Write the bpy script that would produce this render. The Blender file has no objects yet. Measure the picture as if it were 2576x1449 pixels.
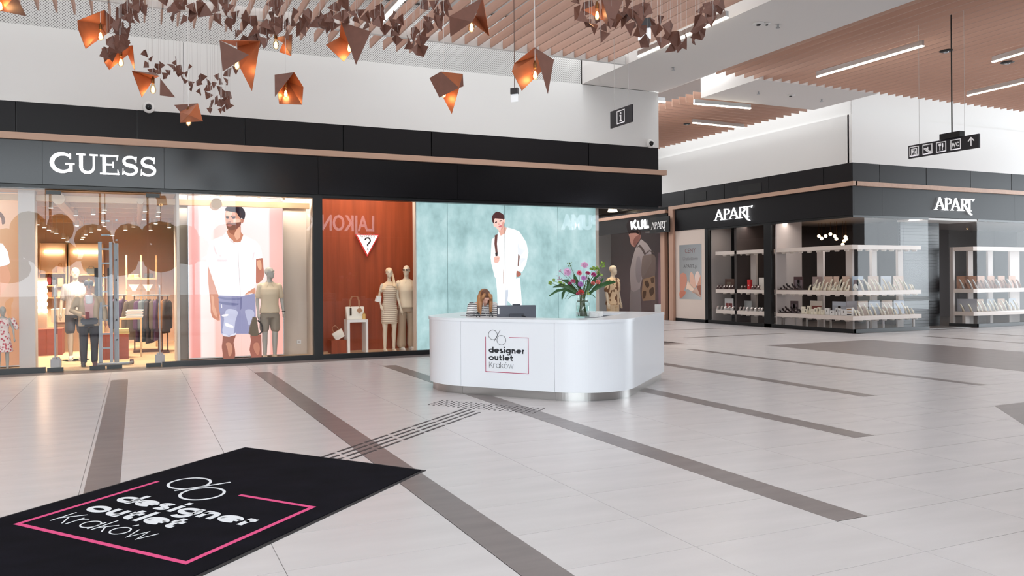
import bpy, bmesh, math, random
from mathutils import Vector, Matrix
random.seed(7)
S = bpy.context.scene
COL = S.collection
# ------------------------------------------------------------------ camera, world, light, exposure
FPX, CX, CY, YAW, ROLL, H = 1899.66, 1125.0, 702.7, math.radians(22.4391), -0.0073918, 1.62
CF = Vector((math.sin(YAW), math.cos(YAW), 0))
_R = Vector((math.cos(YAW), -math.sin(YAW), 0)); _U = Vector((0, 0, 1))
CR = _R*math.cos(ROLL)+_U*math.sin(ROLL); CU = _U*math.cos(ROLL)-_R*math.sin(ROLL)
CAM = Vector((0, 0, H))
cam = bpy.data.cameras.new('camera'); co = bpy.data.objects.new('camera', cam); COL.objects.link(co)
m = Matrix.Identity(4)
for i in range(3):
    m[i][0] = CR[i]; m[i][1] = CU[i]; m[i][2] = -CF[i]; m[i][3] = CAM[i]
co.matrix_world = m
cam.sensor_fit = 'HORIZONTAL'; cam.sensor_width = 36; cam.lens = FPX/2576*36
cam.shift_x = (1288-CX)/2576; cam.shift_y = (CY-724.5)/2576
cam.clip_start = .1; cam.clip_end = 300
S.camera = co
W = bpy.data.worlds.new('sky'); S.world = W; W.use_nodes = True
wn = W.node_tree; wn.nodes.clear()
wo = wn.nodes.new('ShaderNodeOutputWorld'); wb = wn.nodes.new('ShaderNodeBackground')
wb.inputs[0].default_value = (.86, .94, 1, 1); wb.inputs[1].default_value = 8.0
wn.links.new(wb.outputs[0], wo.inputs[0])
S.view_settings.view_transform = 'Standard'; S.view_settings.look = 'None'
S.view_settings.exposure = 0.0; S.view_settings.gamma = 1.0; S.view_settings.use_curve_mapping = False
cy_ = S.cycles
cy_.max_bounces = 7; cy_.diffuse_bounces = 4; cy_.glossy_bounces = 3; cy_.transmission_bounces = 4; cy_.transparent_max_bounces = 12
cy_.caustics_reflective = False; cy_.caustics_refractive = False; cy_.sample_clamp_indirect = 4.0

_ON = ['', 'one', 'two', 'three', 'four', 'five', 'six', 'seven', 'eight', 'nine', 'ten', 'eleven', 'twelve', 'thirteen', 'fourteen', 'fifteen', 'sixteen', 'seventeen', 'eighteen', 'nineteen']
_OR = ['', 'first', 'second', 'third', 'fourth', 'fifth', 'sixth', 'seventh', 'eighth', 'ninth', 'tenth', 'eleventh', 'twelfth', 'thirteenth', 'fourteenth', 'fifteenth', 'sixteenth', 'seventeenth', 'eighteenth', 'nineteenth']
def nth(n):
    if n < 20: return _OR[n]
    t, o = divmod(n, 10); T = ['', '', 'twent', 'thirt', 'fort', 'fift', 'sixt', 'sevent'][t]
    return T+'ieth' if o == 0 else T+'y-'+_OR[o]
def area(name, loc, rot, sx, sy, power, color=(1, 1, 1), portal=False):
    l = bpy.data.lights.new(name, 'AREA'); l.shape = 'RECTANGLE'; l.size = sx; l.size_y = sy; l.energy = power; l.color = color
    o = bpy.data.objects.new(name, l); o.location = loc; o.rotation_euler = rot; COL.objects.link(o)
    if portal: l.cycles.is_portal = True
    return o
HP = math.pi/2
# daylight: the tall entrance glazing behind the camera, the skylights along the walls, added overhead fills
SKY = (.95, .98, 1)
area('fill_hall', (9, 4.6, 6.6), (0, 0, 0), 27, 4.0, 420, SKY)  # added fill over the hall, out of view, no opening in the roof
area('fill_entrance', (-4, -1.5, 6.6), (0, 0, 0), 12, 8, 260, SKY)  # added unseen fill above the entrance area, under the closed roof
area('fill_slats_left', (-1.5, 10.6, 7.55), (0, 0, 0), 22, 8.6, 540, SKY)  # added dim light above the left slats, lifts walls and floor
area('fill_slats_right', (23, 10.0, 7.55), (0, 0, 0), 21, 7.4, 480, SKY)  # likewise added above the right slats to brighten the far side
area('skylight_shop_wall', (8.2, 14.45, 7.55), (0, 0, 0), 3.6, .9, 150, SKY)
area('skylight_corridor', (12.75, 19.0, 7.55), (0, 0, 0), 1.0, 10, 260, SKY)
area('skylight_side_wall', (18.1, 20.0, 7.55), (0, 0, 0), 1.0, 9, 110, SKY)
area('skylight_right_wall', (24.5, 14.5, 7.55), (0, 0, 0), 13, .9, 60, SKY)
area('skylight_corridor_end', (15.4, 27, 5.9), (0, 0, 0), 6, 4, 380, SKY)
area('portal_entrance', (-3.5, -6.9, 3.7), (HP, 0, math.pi), 16, 7.4, 1, portal=True)
area('portal_right_end', (33.9, 8, 3), (HP, 0, HP), 12, 5.6, 1, portal=True)

# ------------------------------------------------------------------ pixel helpers (camera ray met with a real plane)
def ray(u, v): return CF+CR*((u-CX)/FPX)-CU*((v-CY)/FPX)
def onZ(u, v, z=0.0): d = ray(u, v); return CAM+d*((z-H)/d.z)
def onY(u, v, y): d = ray(u, v); return CAM+d*(y/d.y)
def onX(u, v, x): d = ray(u, v); return CAM+d*(x/d.x)
def at(u, v, dep): return CAM+ray(u, v)*dep

# ------------------------------------------------------------------ materials
def lin(c):
    return tuple((x/255/12.92 if x/255 <= .04045 else ((x/255+.055)/1.055)**2.4) for x in c)
MATS = {}
def mat(name, rgb, rough=.5, metal=0.0, emit=0.0, emit_rgb=None, spec=.5, noise=None, bump=None, coat=0):
    """noise=(scale xyz, amount) varies the colour; bump=(scale, strength)"""
    if name in MATS: return MATS[name]
    M = bpy.data.materials.new(name); M.use_nodes = True; nt = M.node_tree; b = nt.nodes['Principled BSDF']
    c = lin(rgb)
    b.inputs['Base Color'].default_value = (*c, 1); b.inputs['Roughness'].default_value = rough
    b.inputs['Metallic'].default_value = metal; b.inputs['Specular IOR Level'].default_value = spec
    b.inputs['Coat Weight'].default_value = coat
    if emit:
        b.inputs['Emission Color'].default_value = (*lin(emit_rgb or rgb), 1); b.inputs['Emission Strength'].default_value = emit
    if noise or bump:
        tc = nt.nodes.new('ShaderNodeTexCoord')
    if noise:
        mp = nt.nodes.new('ShaderNodeMapping'); mp.inputs['Scale'].default_value = noise[0]
        nz = nt.nodes.new('ShaderNodeTexNoise'); nz.inputs['Scale'].default_value = 1; nz.inputs['Detail'].default_value = 5
        nt.links.new(tc.outputs['Object'], mp.inputs[0]); nt.links.new(mp.outputs[0], nz.inputs['Vector'])
        rp = nt.nodes.new('ShaderNodeMapRange'); rp.inputs[1].default_value = .3; rp.inputs[2].default_value = .7
        rp.inputs[3].default_value = 1-noise[1]; rp.inputs[4].default_value = 1+noise[1]
        nt.links.new(nz.outputs[0], rp.inputs[0])
        mx = nt.nodes.new('ShaderNodeVectorMath'); mx.operation = 'SCALE'; mx.inputs[0].default_value = c
        nt.links.new(rp.outputs[0], mx.inputs['Scale']); nt.links.new(mx.outputs[0], b.inputs['Base Color'])
        if emit and emit_rgb is None: nt.links.new(mx.outputs[0], b.inputs['Emission Color'])
    if bump:
        n2 = nt.nodes.new('ShaderNodeTexNoise'); n2.inputs['Scale'].default_value = bump[0]; n2.inputs['Detail'].default_value = 4
        nt.links.new(tc.outputs['Object'], n2.inputs['Vector'])
        bp = nt.nodes.new('ShaderNodeBump'); bp.inputs['Strength'].default_value = bump[1]; bp.inputs['Distance'].default_value = .01
        nt.links.new(n2.outputs[0], bp.inputs['Height']); nt.links.new(bp.outputs[0], b.inputs['Normal'])
    MATS[name] = M; return M
def print_mat(name, rgb, e=1.0):
    """ink on a backlit sheet: gives off its own colour"""
    if name in MATS: return MATS[name]
    M = bpy.data.materials.new(name); M.use_nodes = True; nt = M.node_tree; b = nt.nodes['Principled BSDF']
    b.inputs['Base Color'].default_value = (*[x*.15 for x in lin(rgb)], 1); b.inputs['Roughness'].default_value = .6; b.inputs['Specular IOR Level'].default_value = .1
    b.inputs['Emission Color'].default_value = (*lin(rgb), 1); b.inputs['Emission Strength'].default_value = e
    MATS[name] = M; return M
def glass_mat(name, refl=.055, tint=(1, 1, 1), rough=0.0):
    if name in MATS: return MATS[name]
    M = bpy.data.materials.new(name); M.use_nodes = True; nt = M.node_tree; nt.nodes.clear()
    o = nt.nodes.new('ShaderNodeOutputMaterial'); mx = nt.nodes.new('ShaderNodeMixShader')
    t = nt.nodes.new('ShaderNodeBsdfTransparent'); t.inputs[0].default_value = (*tint, 1)
    g = nt.nodes.new('ShaderNodeBsdfGlossy'); g.inputs['Roughness'].default_value = rough
    lw = nt.nodes.new('ShaderNodeLayerWeight'); lw.inputs[0].default_value = .5
    p = nt.nodes.new('ShaderNodeMath'); p.operation = 'POWER'; p.inputs[1].default_value = 5
    ma = nt.nodes.new('ShaderNodeMath'); ma.operation = 'MULTIPLY_ADD'; ma.inputs[1].default_value = .6; ma.inputs[2].default_value = refl; ma.use_clamp = True
    L = nt.links.new
    L(lw.outputs['Facing'], p.inputs[0]); L(p.outputs[0], ma.inputs[0]); L(ma.outputs[0], mx.inputs[0])
    L(t.outputs[0], mx.inputs[1]); L(g.outputs[0], mx.inputs[2]); L(mx.outputs[0], o.inputs[0])
    MATS[name] = M; return M
def wood_mat(name, rgb, axis='Y', rough=.5, amt=.16, scale=9, emit=0):
    st = {'X': (.35, scale, scale), 'Y': (scale, .35, scale), 'Z': (scale, scale, .35)}[axis]
    return mat(name, rgb, rough, noise=(st, amt), spec=.3)

M_wall = mat('white_plaster', (232, 231, 229), .75, spec=.2)
M_soffit = mat('white_soffit', (236, 232, 229), .8, spec=.2)
M_black = mat('black_coated_panel', (20, 19, 22), .2, spec=.4)
M_blackb = mat('black_matt_panel', (22, 20, 23), .45, spec=.25)
M_blackm = mat('black_metal', (18, 18, 20), .35)
M_strip = wood_mat('pale_oak_trim', (196, 162, 142), 'X', .5, .07)
M_stripY = wood_mat('pale_oak_trim_y', (196, 162, 142), 'Y', .5, .07)
M_stripZ = wood_mat('pale_oak_trim_z', (190, 152, 132), 'Z', .5, .07)
M_slat = wood_mat('slat_wood_y', (196, 160, 143), 'Y', .55, .10, 5)
M_slatX = wood_mat('slat_wood_x', (190, 152, 134), 'X', .55, .10, 5)
M_glass = glass_mat('shop_glass', .018)
M_glassdoor = glass_mat('door_glass', .02)
M_tile = mat('pale_stone_tile', (203, 198, 198), .26, spec=.45, noise=((1.1, 5.0, 1), .045))
M_dark = mat('dark_stone_tile', (122, 113, 112), .3, spec=.4, noise=((2.0, 9.0, 1), .12))
M_joint = mat('tile_joint', (120, 114, 112), .8)
M_white = mat('white_paint', (235, 234, 232), .5)
M_led = mat('led_diffuser', (255, 246, 232), .4, emit=7.0)
M_steel = mat('brushed_steel', (186, 184, 182), .28, metal=1.0)
M_alu = mat('aluminium', (196, 200, 204), .35, metal=.9)

# ------------------------------------------------------------------ mesh builder
ORG = {}
class MB:
    def __init__(s): s.v = []; s.f = []
    def add(s, vs, fs):
        n = len(s.v); s.v += [Vector(v) for v in vs]; s.f += [tuple(i+n for i in f) for f in fs]; return s
    def box(s, x0, x1, y0, y1, z0, z1):
        return s.add([(x0, y0, z0), (x1, y0, z0), (x1, y1, z0), (x0, y1, z0), (x0, y0, z1), (x1, y0, z1), (x1, y1, z1), (x0, y1, z1)],
                     [(3, 2, 1, 0), (4, 5, 6, 7), (0, 1, 5, 4), (1, 2, 6, 5), (2, 3, 7, 6), (3, 0, 4, 7)])
    def obox(s, c, ax, ay, az, hx, hy, hz):
        c = Vector(c); ax, ay, az = Vector(ax), Vector(ay), Vector(az)
        vs = [c+ax*(i*hx)+ay*(j*hy)+az*(k*hz) for k in (-1, 1) for (i, j) in ((-1, -1), (1, -1), (1, 1), (-1, 1))]
        return s.add(vs, [(3, 2, 1, 0), (4, 5, 6, 7), (0, 1, 5, 4), (1, 2, 6, 5), (2, 3, 7, 6), (3, 0, 4, 7)])
    def prism(s, pts, ext):
        """planar outline pushed along ext"""
        n = len(pts); e = Vector(ext); a = [Vector(p) for p in pts]
        return s.add(a+[p+e for p in a], [tuple(reversed(range(n))), tuple(range(n, 2*n))]+[(i, (i+1) % n, (i+1) % n+n, i+n) for i in range(n)])
    def poly(s, pts): return s.add(pts, [tuple(range(len(pts)))])
    def tube(s, pts, r, n=8, cap=True, closed=False):
        pts = [Vector(p) for p in pts]; k = len(pts); rr = r if isinstance(r, (list, tuple)) else [r]*k
        rings = []; prev = None
        for i, p in enumerate(pts):
            if closed: t = pts[(i+1) % k]-pts[i-1]
            else: t = pts[min(i+1, k-1)]-pts[max(i-1, 0)]
            t = t.normalized() if t.length > 1e-9 else Vector((0, 0, 1))
            if prev is None:
                a = Vector((0, 0, 1)) if abs(t.z) < .9 else Vector((1, 0, 0)); x = t.cross(a).normalized()
            else:
                x = (prev-t*prev.dot(t)).normalized()
            prev = x; y = t.cross(x)
            rings.append([p+x*(rr[i]*math.cos(2*math.pi*j/n))+y*(rr[i]*math.sin(2*math.pi*j/n)) for j in range(n)])
        vs = [q for g in rings for q in g]; fs = []
        for i in range(k if closed else k-1):
            i2 = (i+1) % k
            for j in range(n): fs.append((i*n+j, i*n+(j+1) % n, i2*n+(j+1) % n, i2*n+j))
        if cap and not closed: fs += [tuple(reversed(range(n))), tuple(range((k-1)*n, k*n))]
        return s.add(vs, fs)
    def lathe(s, prof, n=16, o=(0, 0, 0), sx=1, sy=1):
        """prof: list of (r, z) from bottom to top"""
        o = Vector(o); vs = []; fs = []
        for r, z in prof:
            for j in range(n): vs.append(o+Vector((r*sx*math.cos(2*math.pi*j/n), r*sy*math.sin(2*math.pi*j/n), z)))
        for i in range(len(prof)-1):
            for j in range(n): fs.append((i*n+j, i*n+(j+1) % n, (i+1)*n+(j+1) % n, (i+1)*n+j))
        fs += [tuple(reversed(range(n))), tuple(range((len(prof)-1)*n, len(prof)*n))]
        return s.add(vs, fs)
    def ell(s, c, rx, ry, rz, n=12, m=8, ax=None):
        c = Vector(c); vs = []; fs = []
        ax = ax or (Vector((1, 0, 0)), Vector((0, 1, 0)), Vector((0, 0, 1)))
        for i in range(m+1):
            th = math.pi*i/m-HP
            for j in range(n):
                ph = 2*math.pi*j/n
                vs.append(c+ax[0]*(rx*max(math.cos(th), 1e-3)*math.cos(ph))+ax[1]*(ry*max(math.cos(th), 1e-3)*math.sin(ph))+ax[2]*(rz*math.sin(th)))
        for i in range(m):
            for j in range(n): fs.append((i*n+j, i*n+(j+1) % n, (i+1)*n+(j+1) % n, (i+1)*n+j))
        fs += [tuple(reversed(range(n))), tuple(range(m*n, (m+1)*n))]
        return s.add(vs, fs)
    def ribbon(s, pts, w, ext, nrm):
        """stroke of width w (number or list) along pts in the plane with normal nrm, pushed along ext"""
        pts = [Vector(p) for p in pts]; k = len(pts); ww = w if isinstance(w, (list, tuple)) else [w]*k; nrm = Vector(nrm)
        Lf, Rt = [], []
        for i, p in enumerate(pts):
            a = (pts[i]-pts[i-1]).normalized() if i > 0 else None; b = (pts[i+1]-pts[i]).normalized() if i < k-1 else None
            t = a if b is None else b if a is None else (a+b).normalized()
            d = nrm.cross(t).normalized(); sc = 1.0
            if a is not None and b is not None: sc = min(1/max(.35, math.cos(a.angle(b)/2)), 2)
            Lf.append(p+d*(ww[i]/2*sc)); Rt.append(p-d*(ww[i]/2*sc))
        for i in range(k-1): s.prism([Lf[i], Rt[i], Rt[i+1], Lf[i+1]], ext)
        return s
    def mesh(s, name, M, off=None, smooth=False):
        me = bpy.data.meshes.new(name)
        me.from_pydata([tuple(v-off) if off is not None else tuple(v) for v in s.v], [], s.f); me.update()
        if M is not None: me.materials.append(M)
        if smooth:
            me.polygons.foreach_set('use_smooth', [True]*len(me.polygons))
        return me
    def build(s, name, M, parent=None, smooth=False, local=False, label=None, bevel=0, fix=False, auto=None):
        off = ORG.get(parent) if (parent is not None and not local) else None
        me = s.mesh(name, M, off, smooth)
        if fix or bevel:
            bm = bmesh.new(); bm.from_mesh(me)
            if fix: bmesh.ops.recalc_face_normals(bm, faces=bm.faces)
            if bevel: bmesh.ops.bevel(bm, geom=list(bm.edges), offset=bevel, segments=2, affect='EDGES', clamp_overlap=True)
            bm.to_mesh(me); bm.free()
        if auto: me.shade_auto_smooth(angle=auto) if hasattr(me, 'shade_auto_smooth') else None
        o = bpy.data.objects.new(name, me); COL.objects.link(o)
        if parent is not None: o.parent = parent
        ORG[o] = ORG.get(parent, Vector((0, 0, 0)))
        if label: o['label'] = label
        return o
def tag(o, label, cat, group=None, kind=None):
    if label: o['label'] = label
    if cat: o['category'] = cat
    if group: o['group'] = group
    if kind: o['kind'] = kind
    return o
def struct(o): o['kind'] = 'structure'; return o
def thing(name, label, cat, loc=(0, 0, 0), group=None, rz=0):
    o = bpy.data.objects.new(name, None); COL.objects.link(o); o.location = loc; o.rotation_euler = (0, 0, rz); o.empty_display_size = .1
    ORG[o] = Vector(loc); return tag(o, label, cat, group)
def single(mb, name, M, label, cat, loc, group=None, **k):
    """a thing that is one mesh, with its origin at loc"""
    me = mb.mesh(name, M, Vector(loc), k.get('smooth', False)); o = bpy.data.objects.new(name, me); COL.objects.link(o); o.location = loc
    ORG[o] = Vector(loc); return tag(o, label, cat, group)
def link(o, name, me, parent=None, loc=(0, 0, 0), rot=(0, 0, 0)):
    q = bpy.data.objects.new(name, me); COL.objects.link(q); q.parent = parent; q.location = loc; q.rotation_euler = rot
    ORG[q] = ORG.get(parent, Vector((0, 0, 0))); return q
def dup(root, loc, rz=None, label=None, group=None):
    r = root.copy(); COL.objects.link(r); r.location = loc; ORG[r] = Vector(loc)
    if rz is not None: r.rotation_euler = (0, 0, rz)
    if label: r['label'] = label
    if group: r['group'] = group
    for ch in list(root.children):
        c = ch.copy(); COL.objects.link(c); c.parent = r
        for g in ch.children:
            d = g.copy(); COL.objects.link(d); d.parent = c
    return r
def text_mesh(body, size, ext=.004, offset=0.0, spacing=1.0, shear=0, sx=1.0, align='LEFT'):
    cu = bpy.data.curves.new('t', 'FONT'); cu.body = body; cu.size = size; cu.extrude = ext; cu.offset = offset; cu.space_character = spacing; cu.shear = shear
    cu.resolution_u = 3; cu.align_x = align
    o = bpy.data.objects.new('t', cu); COL.objects.link(o)
    dg = bpy.context.evaluated_depsgraph_get(); me = bpy.data.meshes.new_from_object(o.evaluated_get(dg))
    bpy.data.objects.remove(o); bpy.data.curves.remove(cu)
    if sx != 1: me.transform(Matrix.Diagonal((sx, 1, 1, 1)))
    return me
def place_text(name, me, M, parent, org, ex, ey):
    """text plane axes ex (reading direction) and ey (up); org = start of the baseline in world space"""
    ex, ey = Vector(ex).normalized(), Vector(ey).normalized(); ez = ex.cross(ey)
    T = Matrix.Identity(4)
    o_ = Vector(org)-ORG.get(parent, Vector((0, 0, 0)))
    for i in range(3): T[i][0] = ex[i]; T[i][1] = ey[i]; T[i][2] = ez[i]; T[i][3] = o_[i]
    me = me.copy(); me.transform(T); me.materials.clear(); me.materials.append(M)
    o = bpy.data.objects.new(name, me); COL.objects.link(o); o.parent = parent; ORG[o] = ORG.get(parent, Vector((0, 0, 0))); return o
def arc(cx, cy, rx, ry, a0, a1, n=14):
    return [(cx+rx*math.cos(math.radians(a0+(a1-a0)*i/n)), cy+ry*math.sin(math.radians(a0+(a1-a0)*i/n))) for i in range(n+1)]
# ================================================================== THE SETTING
YG, XC = 15.25, 11.98           # left shop front plane and its corner
XA, YA = 18.85, 15.43           # jewellery shop corner
ZS = 6.21                       # soffit and slat level
# floor ----------------------------------------------------------------
floor = struct(MB().box(-14, 36, -8, 34, -.2, -.004).build('floor', M_joint))
CW, RW, X0, Y0 = 1.172, .604, 1.933, 3.635
tm = MB().box(0, CW-.004, 0, RW-.004, -.006, 0).mesh('tile', M_tile)
tiles = []
far = MB()
for i in range(-13, 29):
    for j in range(-12, 40):
        x, y = X0+CW*i+.002, Y0+RW*j+.002
        c = Vector((x+CW/2, y+RW/2, 0)); d = (c-CAM).dot(CF)
        if d > 1:
            u = CX+FPX*(c-CAM).dot(CR)/d; v = CY-FPX*(c-CAM).dot(CU)/d
            vis = -150 < u < 2720 and v < 1520 and y < 14.6
        else: vis = False
        tiles.append((d if vis else 999, x, y))
tiles.sort()
for k, (d, x, y) in enumerate(tiles):
    if k < 285 and d < 900: link(None, 'tile', tm, floor, (x, y, 0))
    elif y < 14.8 or x > 11.4: far.box(x, x+CW-.004, y, y+RW-.004, -.006, 0)
far.build('tile_field', M_tile, floor)['kind'] = 'stuff'
def inlay(x0, x1, y0, y1, nm='inlay_strip'):
    # a dark strip laid as a row of stone pieces
    y = y1; mb = MB()
    mb.box(x0, x1, y0, y1, -.005, .0012)
    mb.build(nm, M_dark, floor, label='dark grey stone strip set in the pale floor')
for x0, x1, y0, y1 in ((-2.71, -2.45, 4, 13.62), (-.38, -.123, 4.6, 13.62), (1.935, 2.2, -3, 13.62), (4.28, 4.56, 3.637, 13.62), (6.66, 6.935, 5.447, 13.62),
                       (9.04, 9.295, 7.252, 13.62), (11.46, 11.665, 7.275, 13.65), (19.42, 19.62, 6, 13.79), (21.72, 21.92, 6, 13.8), (24.05, 24.25, 6, 13.8)):
    inlay(x0, x1, y0, y1)
for x0, x1, y0, y1 in ((13.65, 17.2, 16.24, 16.4), (13.65, 17.13, 18.8, 18.96), (13.65, 17.13, 21.1, 21.26)):
    inlay(x0, x1, y0, y1)
inlay(13.8, 17.3, 3, 13.65, 'dark_field')
f3 = MB(); f3.prism([(9.85, 6.08, -.004), (7.0, 3.45, -.004), (9.9, 0.5, -.004), (14, 4.2, -.004), (12.5, 6.1, -.004)][::-1], (0, 0, .0052)); f3.build('dark_field', M_dark, floor, fix=True)
bd = MB(); bd.box(-14, 12.45, 14.82, YG+.1, -.005, .0013).box(XC-.1, 12.45, YG, 27, -.005, .0013); bd.build('border', M_dark, floor)
bd = MB(); bd.box(XA-.17, XA+.2, YA-.17, 27, -.005, .0013).box(XA, 36, YA-.17, YA+.9, -.005, .0013); bd.build('border', M_dark, floor)

# walls above the shop fronts -------------------------------------------
xj = onY(462, 200, YG).x
w = struct(MB().box(-14, xj-.004, YG, YG+.15, 4.83, 6.2).box(xj+.004, XC, YG, YG+.15, 4.83, 6.2).box(XC-.15, XC, YG+.15, 27, 4.83, 7.55).build('wall_back', M_wall))
M_perf = mat('perforated_metal', (222, 221, 219), .6)
nt = M_perf.node_tree; b = nt.nodes['Principled BSDF']
tc = nt.nodes.new('ShaderNodeTexCoord'); sx = nt.nodes.new('ShaderNodeSeparateXYZ'); nt.links.new(tc.outputs['Object'], sx.inputs[0])
def sn(o):
    k = nt.nodes.new('ShaderNodeMath'); k.operation = 'MULTIPLY'; k.inputs[1].default_value = 2*math.pi/.05; nt.links.new(o, k.inputs[0])
    q = nt.nodes.new('ShaderNodeMath'); q.operation = 'SINE'; nt.links.new(k.outputs[0], q.inputs[0]); return q.outputs[0]
ad = nt.nodes.new('ShaderNodeMath'); ad.operation = 'MULTIPLY'; nt.links.new(sn(sx.outputs[0]), ad.inputs[0]); nt.links.new(sn(sx.outputs[2]), ad.inputs[1])
gt = nt.nodes.new('ShaderNodeMath'); gt.operation = 'GREATER_THAN'; gt.inputs[1].default_value = .35; nt.links.new(ad.outputs[0], gt.inputs[0])
mxr = nt.nodes.new('ShaderNodeMix'); mxr.data_type = 'RGBA'; mxr.inputs[6].default_value = (*lin((220, 219, 217)), 1); mxr.inputs[7].default_value = (*lin((120, 118, 117)), 1)
nt.links.new(gt.outputs[0], mxr.inputs[0]); nt.links.new(mxr.outputs[2], b.inputs['Base Color'])
struct(MB().box(-14, 9.78, YG+.04, YG+.15, 6.2, 7.55).build('wall_perforated', M_perf))
# jewellery shop walls
struct(MB().box(XA, XA+.15, YA+.1, 30, 4.86, 6.24).box(XA+.12, XA+.2, YA+.1, 30, 6.24, 7.55).build('wall_side', M_wall))
struct(MB().box(XA, 36, YA, YA+.15, 4.86, 6.24).box(XA+.1, 36, YA+.12, YA+.2, 6.24, 7.55).build('wall_right', M_wall))
# beams and soffits
struct(MB().box(9.78, 12.03, 2, YG, ZS, 7.5).build('ceiling_beam', M_soffit))
struct(MB().box(13.4, 17.3, 13.42, 15.36, ZS, ZS+.75).build('ceiling_soffit', M_soffit))
# roof deck and outer shell
M_roof = mat('roof_deck', (215, 214, 214), .8)
struct(MB().box(-14, 36, -8, 34, 7.6, 7.8).build('ceiling', M_roof))
struct(MB().box(-14, -13.8, -8, 34, 0, 7.6).build('wall_left', M_wall))
struct(MB().box(-14, 36, 31, 31.2, 0, 7.6).build('wall_far', M_wall))
# opposite shop row, off to the right of the camera
struct(MB().box(4.6, 36, 1.7, 2.1, 3.3, 4.75).box(4.6, 36, 1.3, 1.7, 0, 3.3).box(4.6, 4.9, -8, 2.1, 0, 7.6).build('wall_opposite', M_blackm))
struct(MB().box(4.6, 36, 1.9, 2.1, 4.75, 7.6).build('wall_opposite_upper', mat('grey_wall', (84, 82, 84), .7)))
# entrance glazing behind the camera
rg = struct(MB().box(-14, 4.7, -7.3, -7.0, 7.45, 7.6).box(-14, -11.5, -7.3, -7, 0, 7.45).build('wall_rear', M_wall))
rw = struct(MB().box(-11.5, 4.6, -7.12, -7.0, 2.55, 2.65).build('window_9', M_alu))
for k in range(9):
    x = -11.5+2.0*k; MB().box(x, x+.09, -7.14, -6.98, 0, 7.45).build('mullion', M_alu, rw)
rs = struct(MB().box(34, 34.2, -8, 1.9, 0, 7.6).box(34, 34.2, 14, 31, 0, 7.6).box(34, 34.2, 1.9, 14, 6, 7.6).build('wall_end', M_wall))

# slat ceilings -----------------------------------------------------------
def slats(name, M, axis, lo, hi, a0, a1, h, z=ZS, ends=None, pitch=.277):
    root = struct(MB().box(*( (lo, hi, a0+.3, a0+.34) if axis == 'Y' else (a0+.3, a0+.34, lo, hi)), z+h, z+h+.03).build(name, M_white))
    n = int((hi-lo)/pitch); cache = {}
    for k in range(n):
        p = lo+pitch*(k+.5); e = ends(p) if ends else a1
        key = round(e, 2)
        if key not in cache:
            mb = MB()
            if axis == 'Y': mb.box(-.014, .014, a0, e, 0, h)
            else: mb.box(a0, e, -.014, .014, 0, h)
            cache[key] = mb.mesh('slat', M)
        link(None, 'slat', cache[key], root, (p, 0, z) if axis == 'Y' else (0, p, z))
    return root
sl = slats('ceiling_slats', M_slat, 'Y', -5.5, 9.72, 6.6, 13.5, .17, ends=lambda p: 14.41 if p < 5.4 else 13.5)
MB().box(-.68, 9.76, 13.52, 13.6, ZS-.0, ZS+.2).build('end_trim', M_white, sl)
# closed white backing over the near part of the slats
sr = slats('ceiling_slats', M_slat, 'Y', 12.04, 27.5, 6.6, 13.45, .17)
sm = slats('ceiling_slats', M_slatX, 'X', 15.45, 26.5, 13.35, 17.3, .21)
for x in (12.5, 13.1):
    MB().box(x, x+.08, 13.6, 26, ZS+.42, ZS+.52).build('steel_rail', M_white, sm)
for k in range(8):
    y = 14.2+1.5*k; MB().box(12.05, 13.4, y, y+.09, ZS+.52, ZS+.66).build('steel_joist', M_white, sm)

# left shop front ------------------------------------------------------------
up = struct(MB().box(-14, XC-.02, YG+.06, YG+.2, 4.2, 4.84).box(XC-.2, XC-.04, YG+.2, 27, 3.37, 4.84).build('trim_1', M_blackm))
xs = [-14]+[onY(u, 300, YG).x for u in (40, 345, 615, 863, 1085, 1480)]+[XC]
for a, c in zip(xs, xs[1:]): MB().box(a+.012, c-.012, YG, YG+.07, 4.24, 4.826).build('panel', M_blackb, up)
lo_ = struct(MB().box(-14, XC-.02, YG, YG+.2, 3.3, 4.16).build('trim_2', M_blackm))
xs = [-14]+[onY(u, 450, YG-.06).x for u in (107, 413, 800, 1150)]+[XC]
for a, c in zip(xs, xs[1:]): MB().box(a+.003, c-.003, YG-.07, YG, 3.37, 4.145).build('panel', M_black, lo_)
MB().box(XC, XC+.03, YG-.07, 27, 3.37, 4.145).build('panel', M_black, lo_)
struct(MB().box(-14, XC+.13, YG-.14, YG+.05, 4.145, 4.262).box(XC-.1, XC+.13, YG, 27, 4.145, 4.262).build('trim_3', M_strip))
M_base = M_blackm
struct(MB().box(-14, -1.5, YG-.02, YG+.06, 0, .10).box(.46, XC-.06, YG-.02, YG+.06, 0, .10).box(XC-.12, XC-.04, YG, 18.3, 0, .1).build('baseboard_front', M_base))
struct(MB().box(3.35, 3.54, YG-.03, YG+.12, .0, 3.37).build('trim_4', M_blackm))
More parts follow.
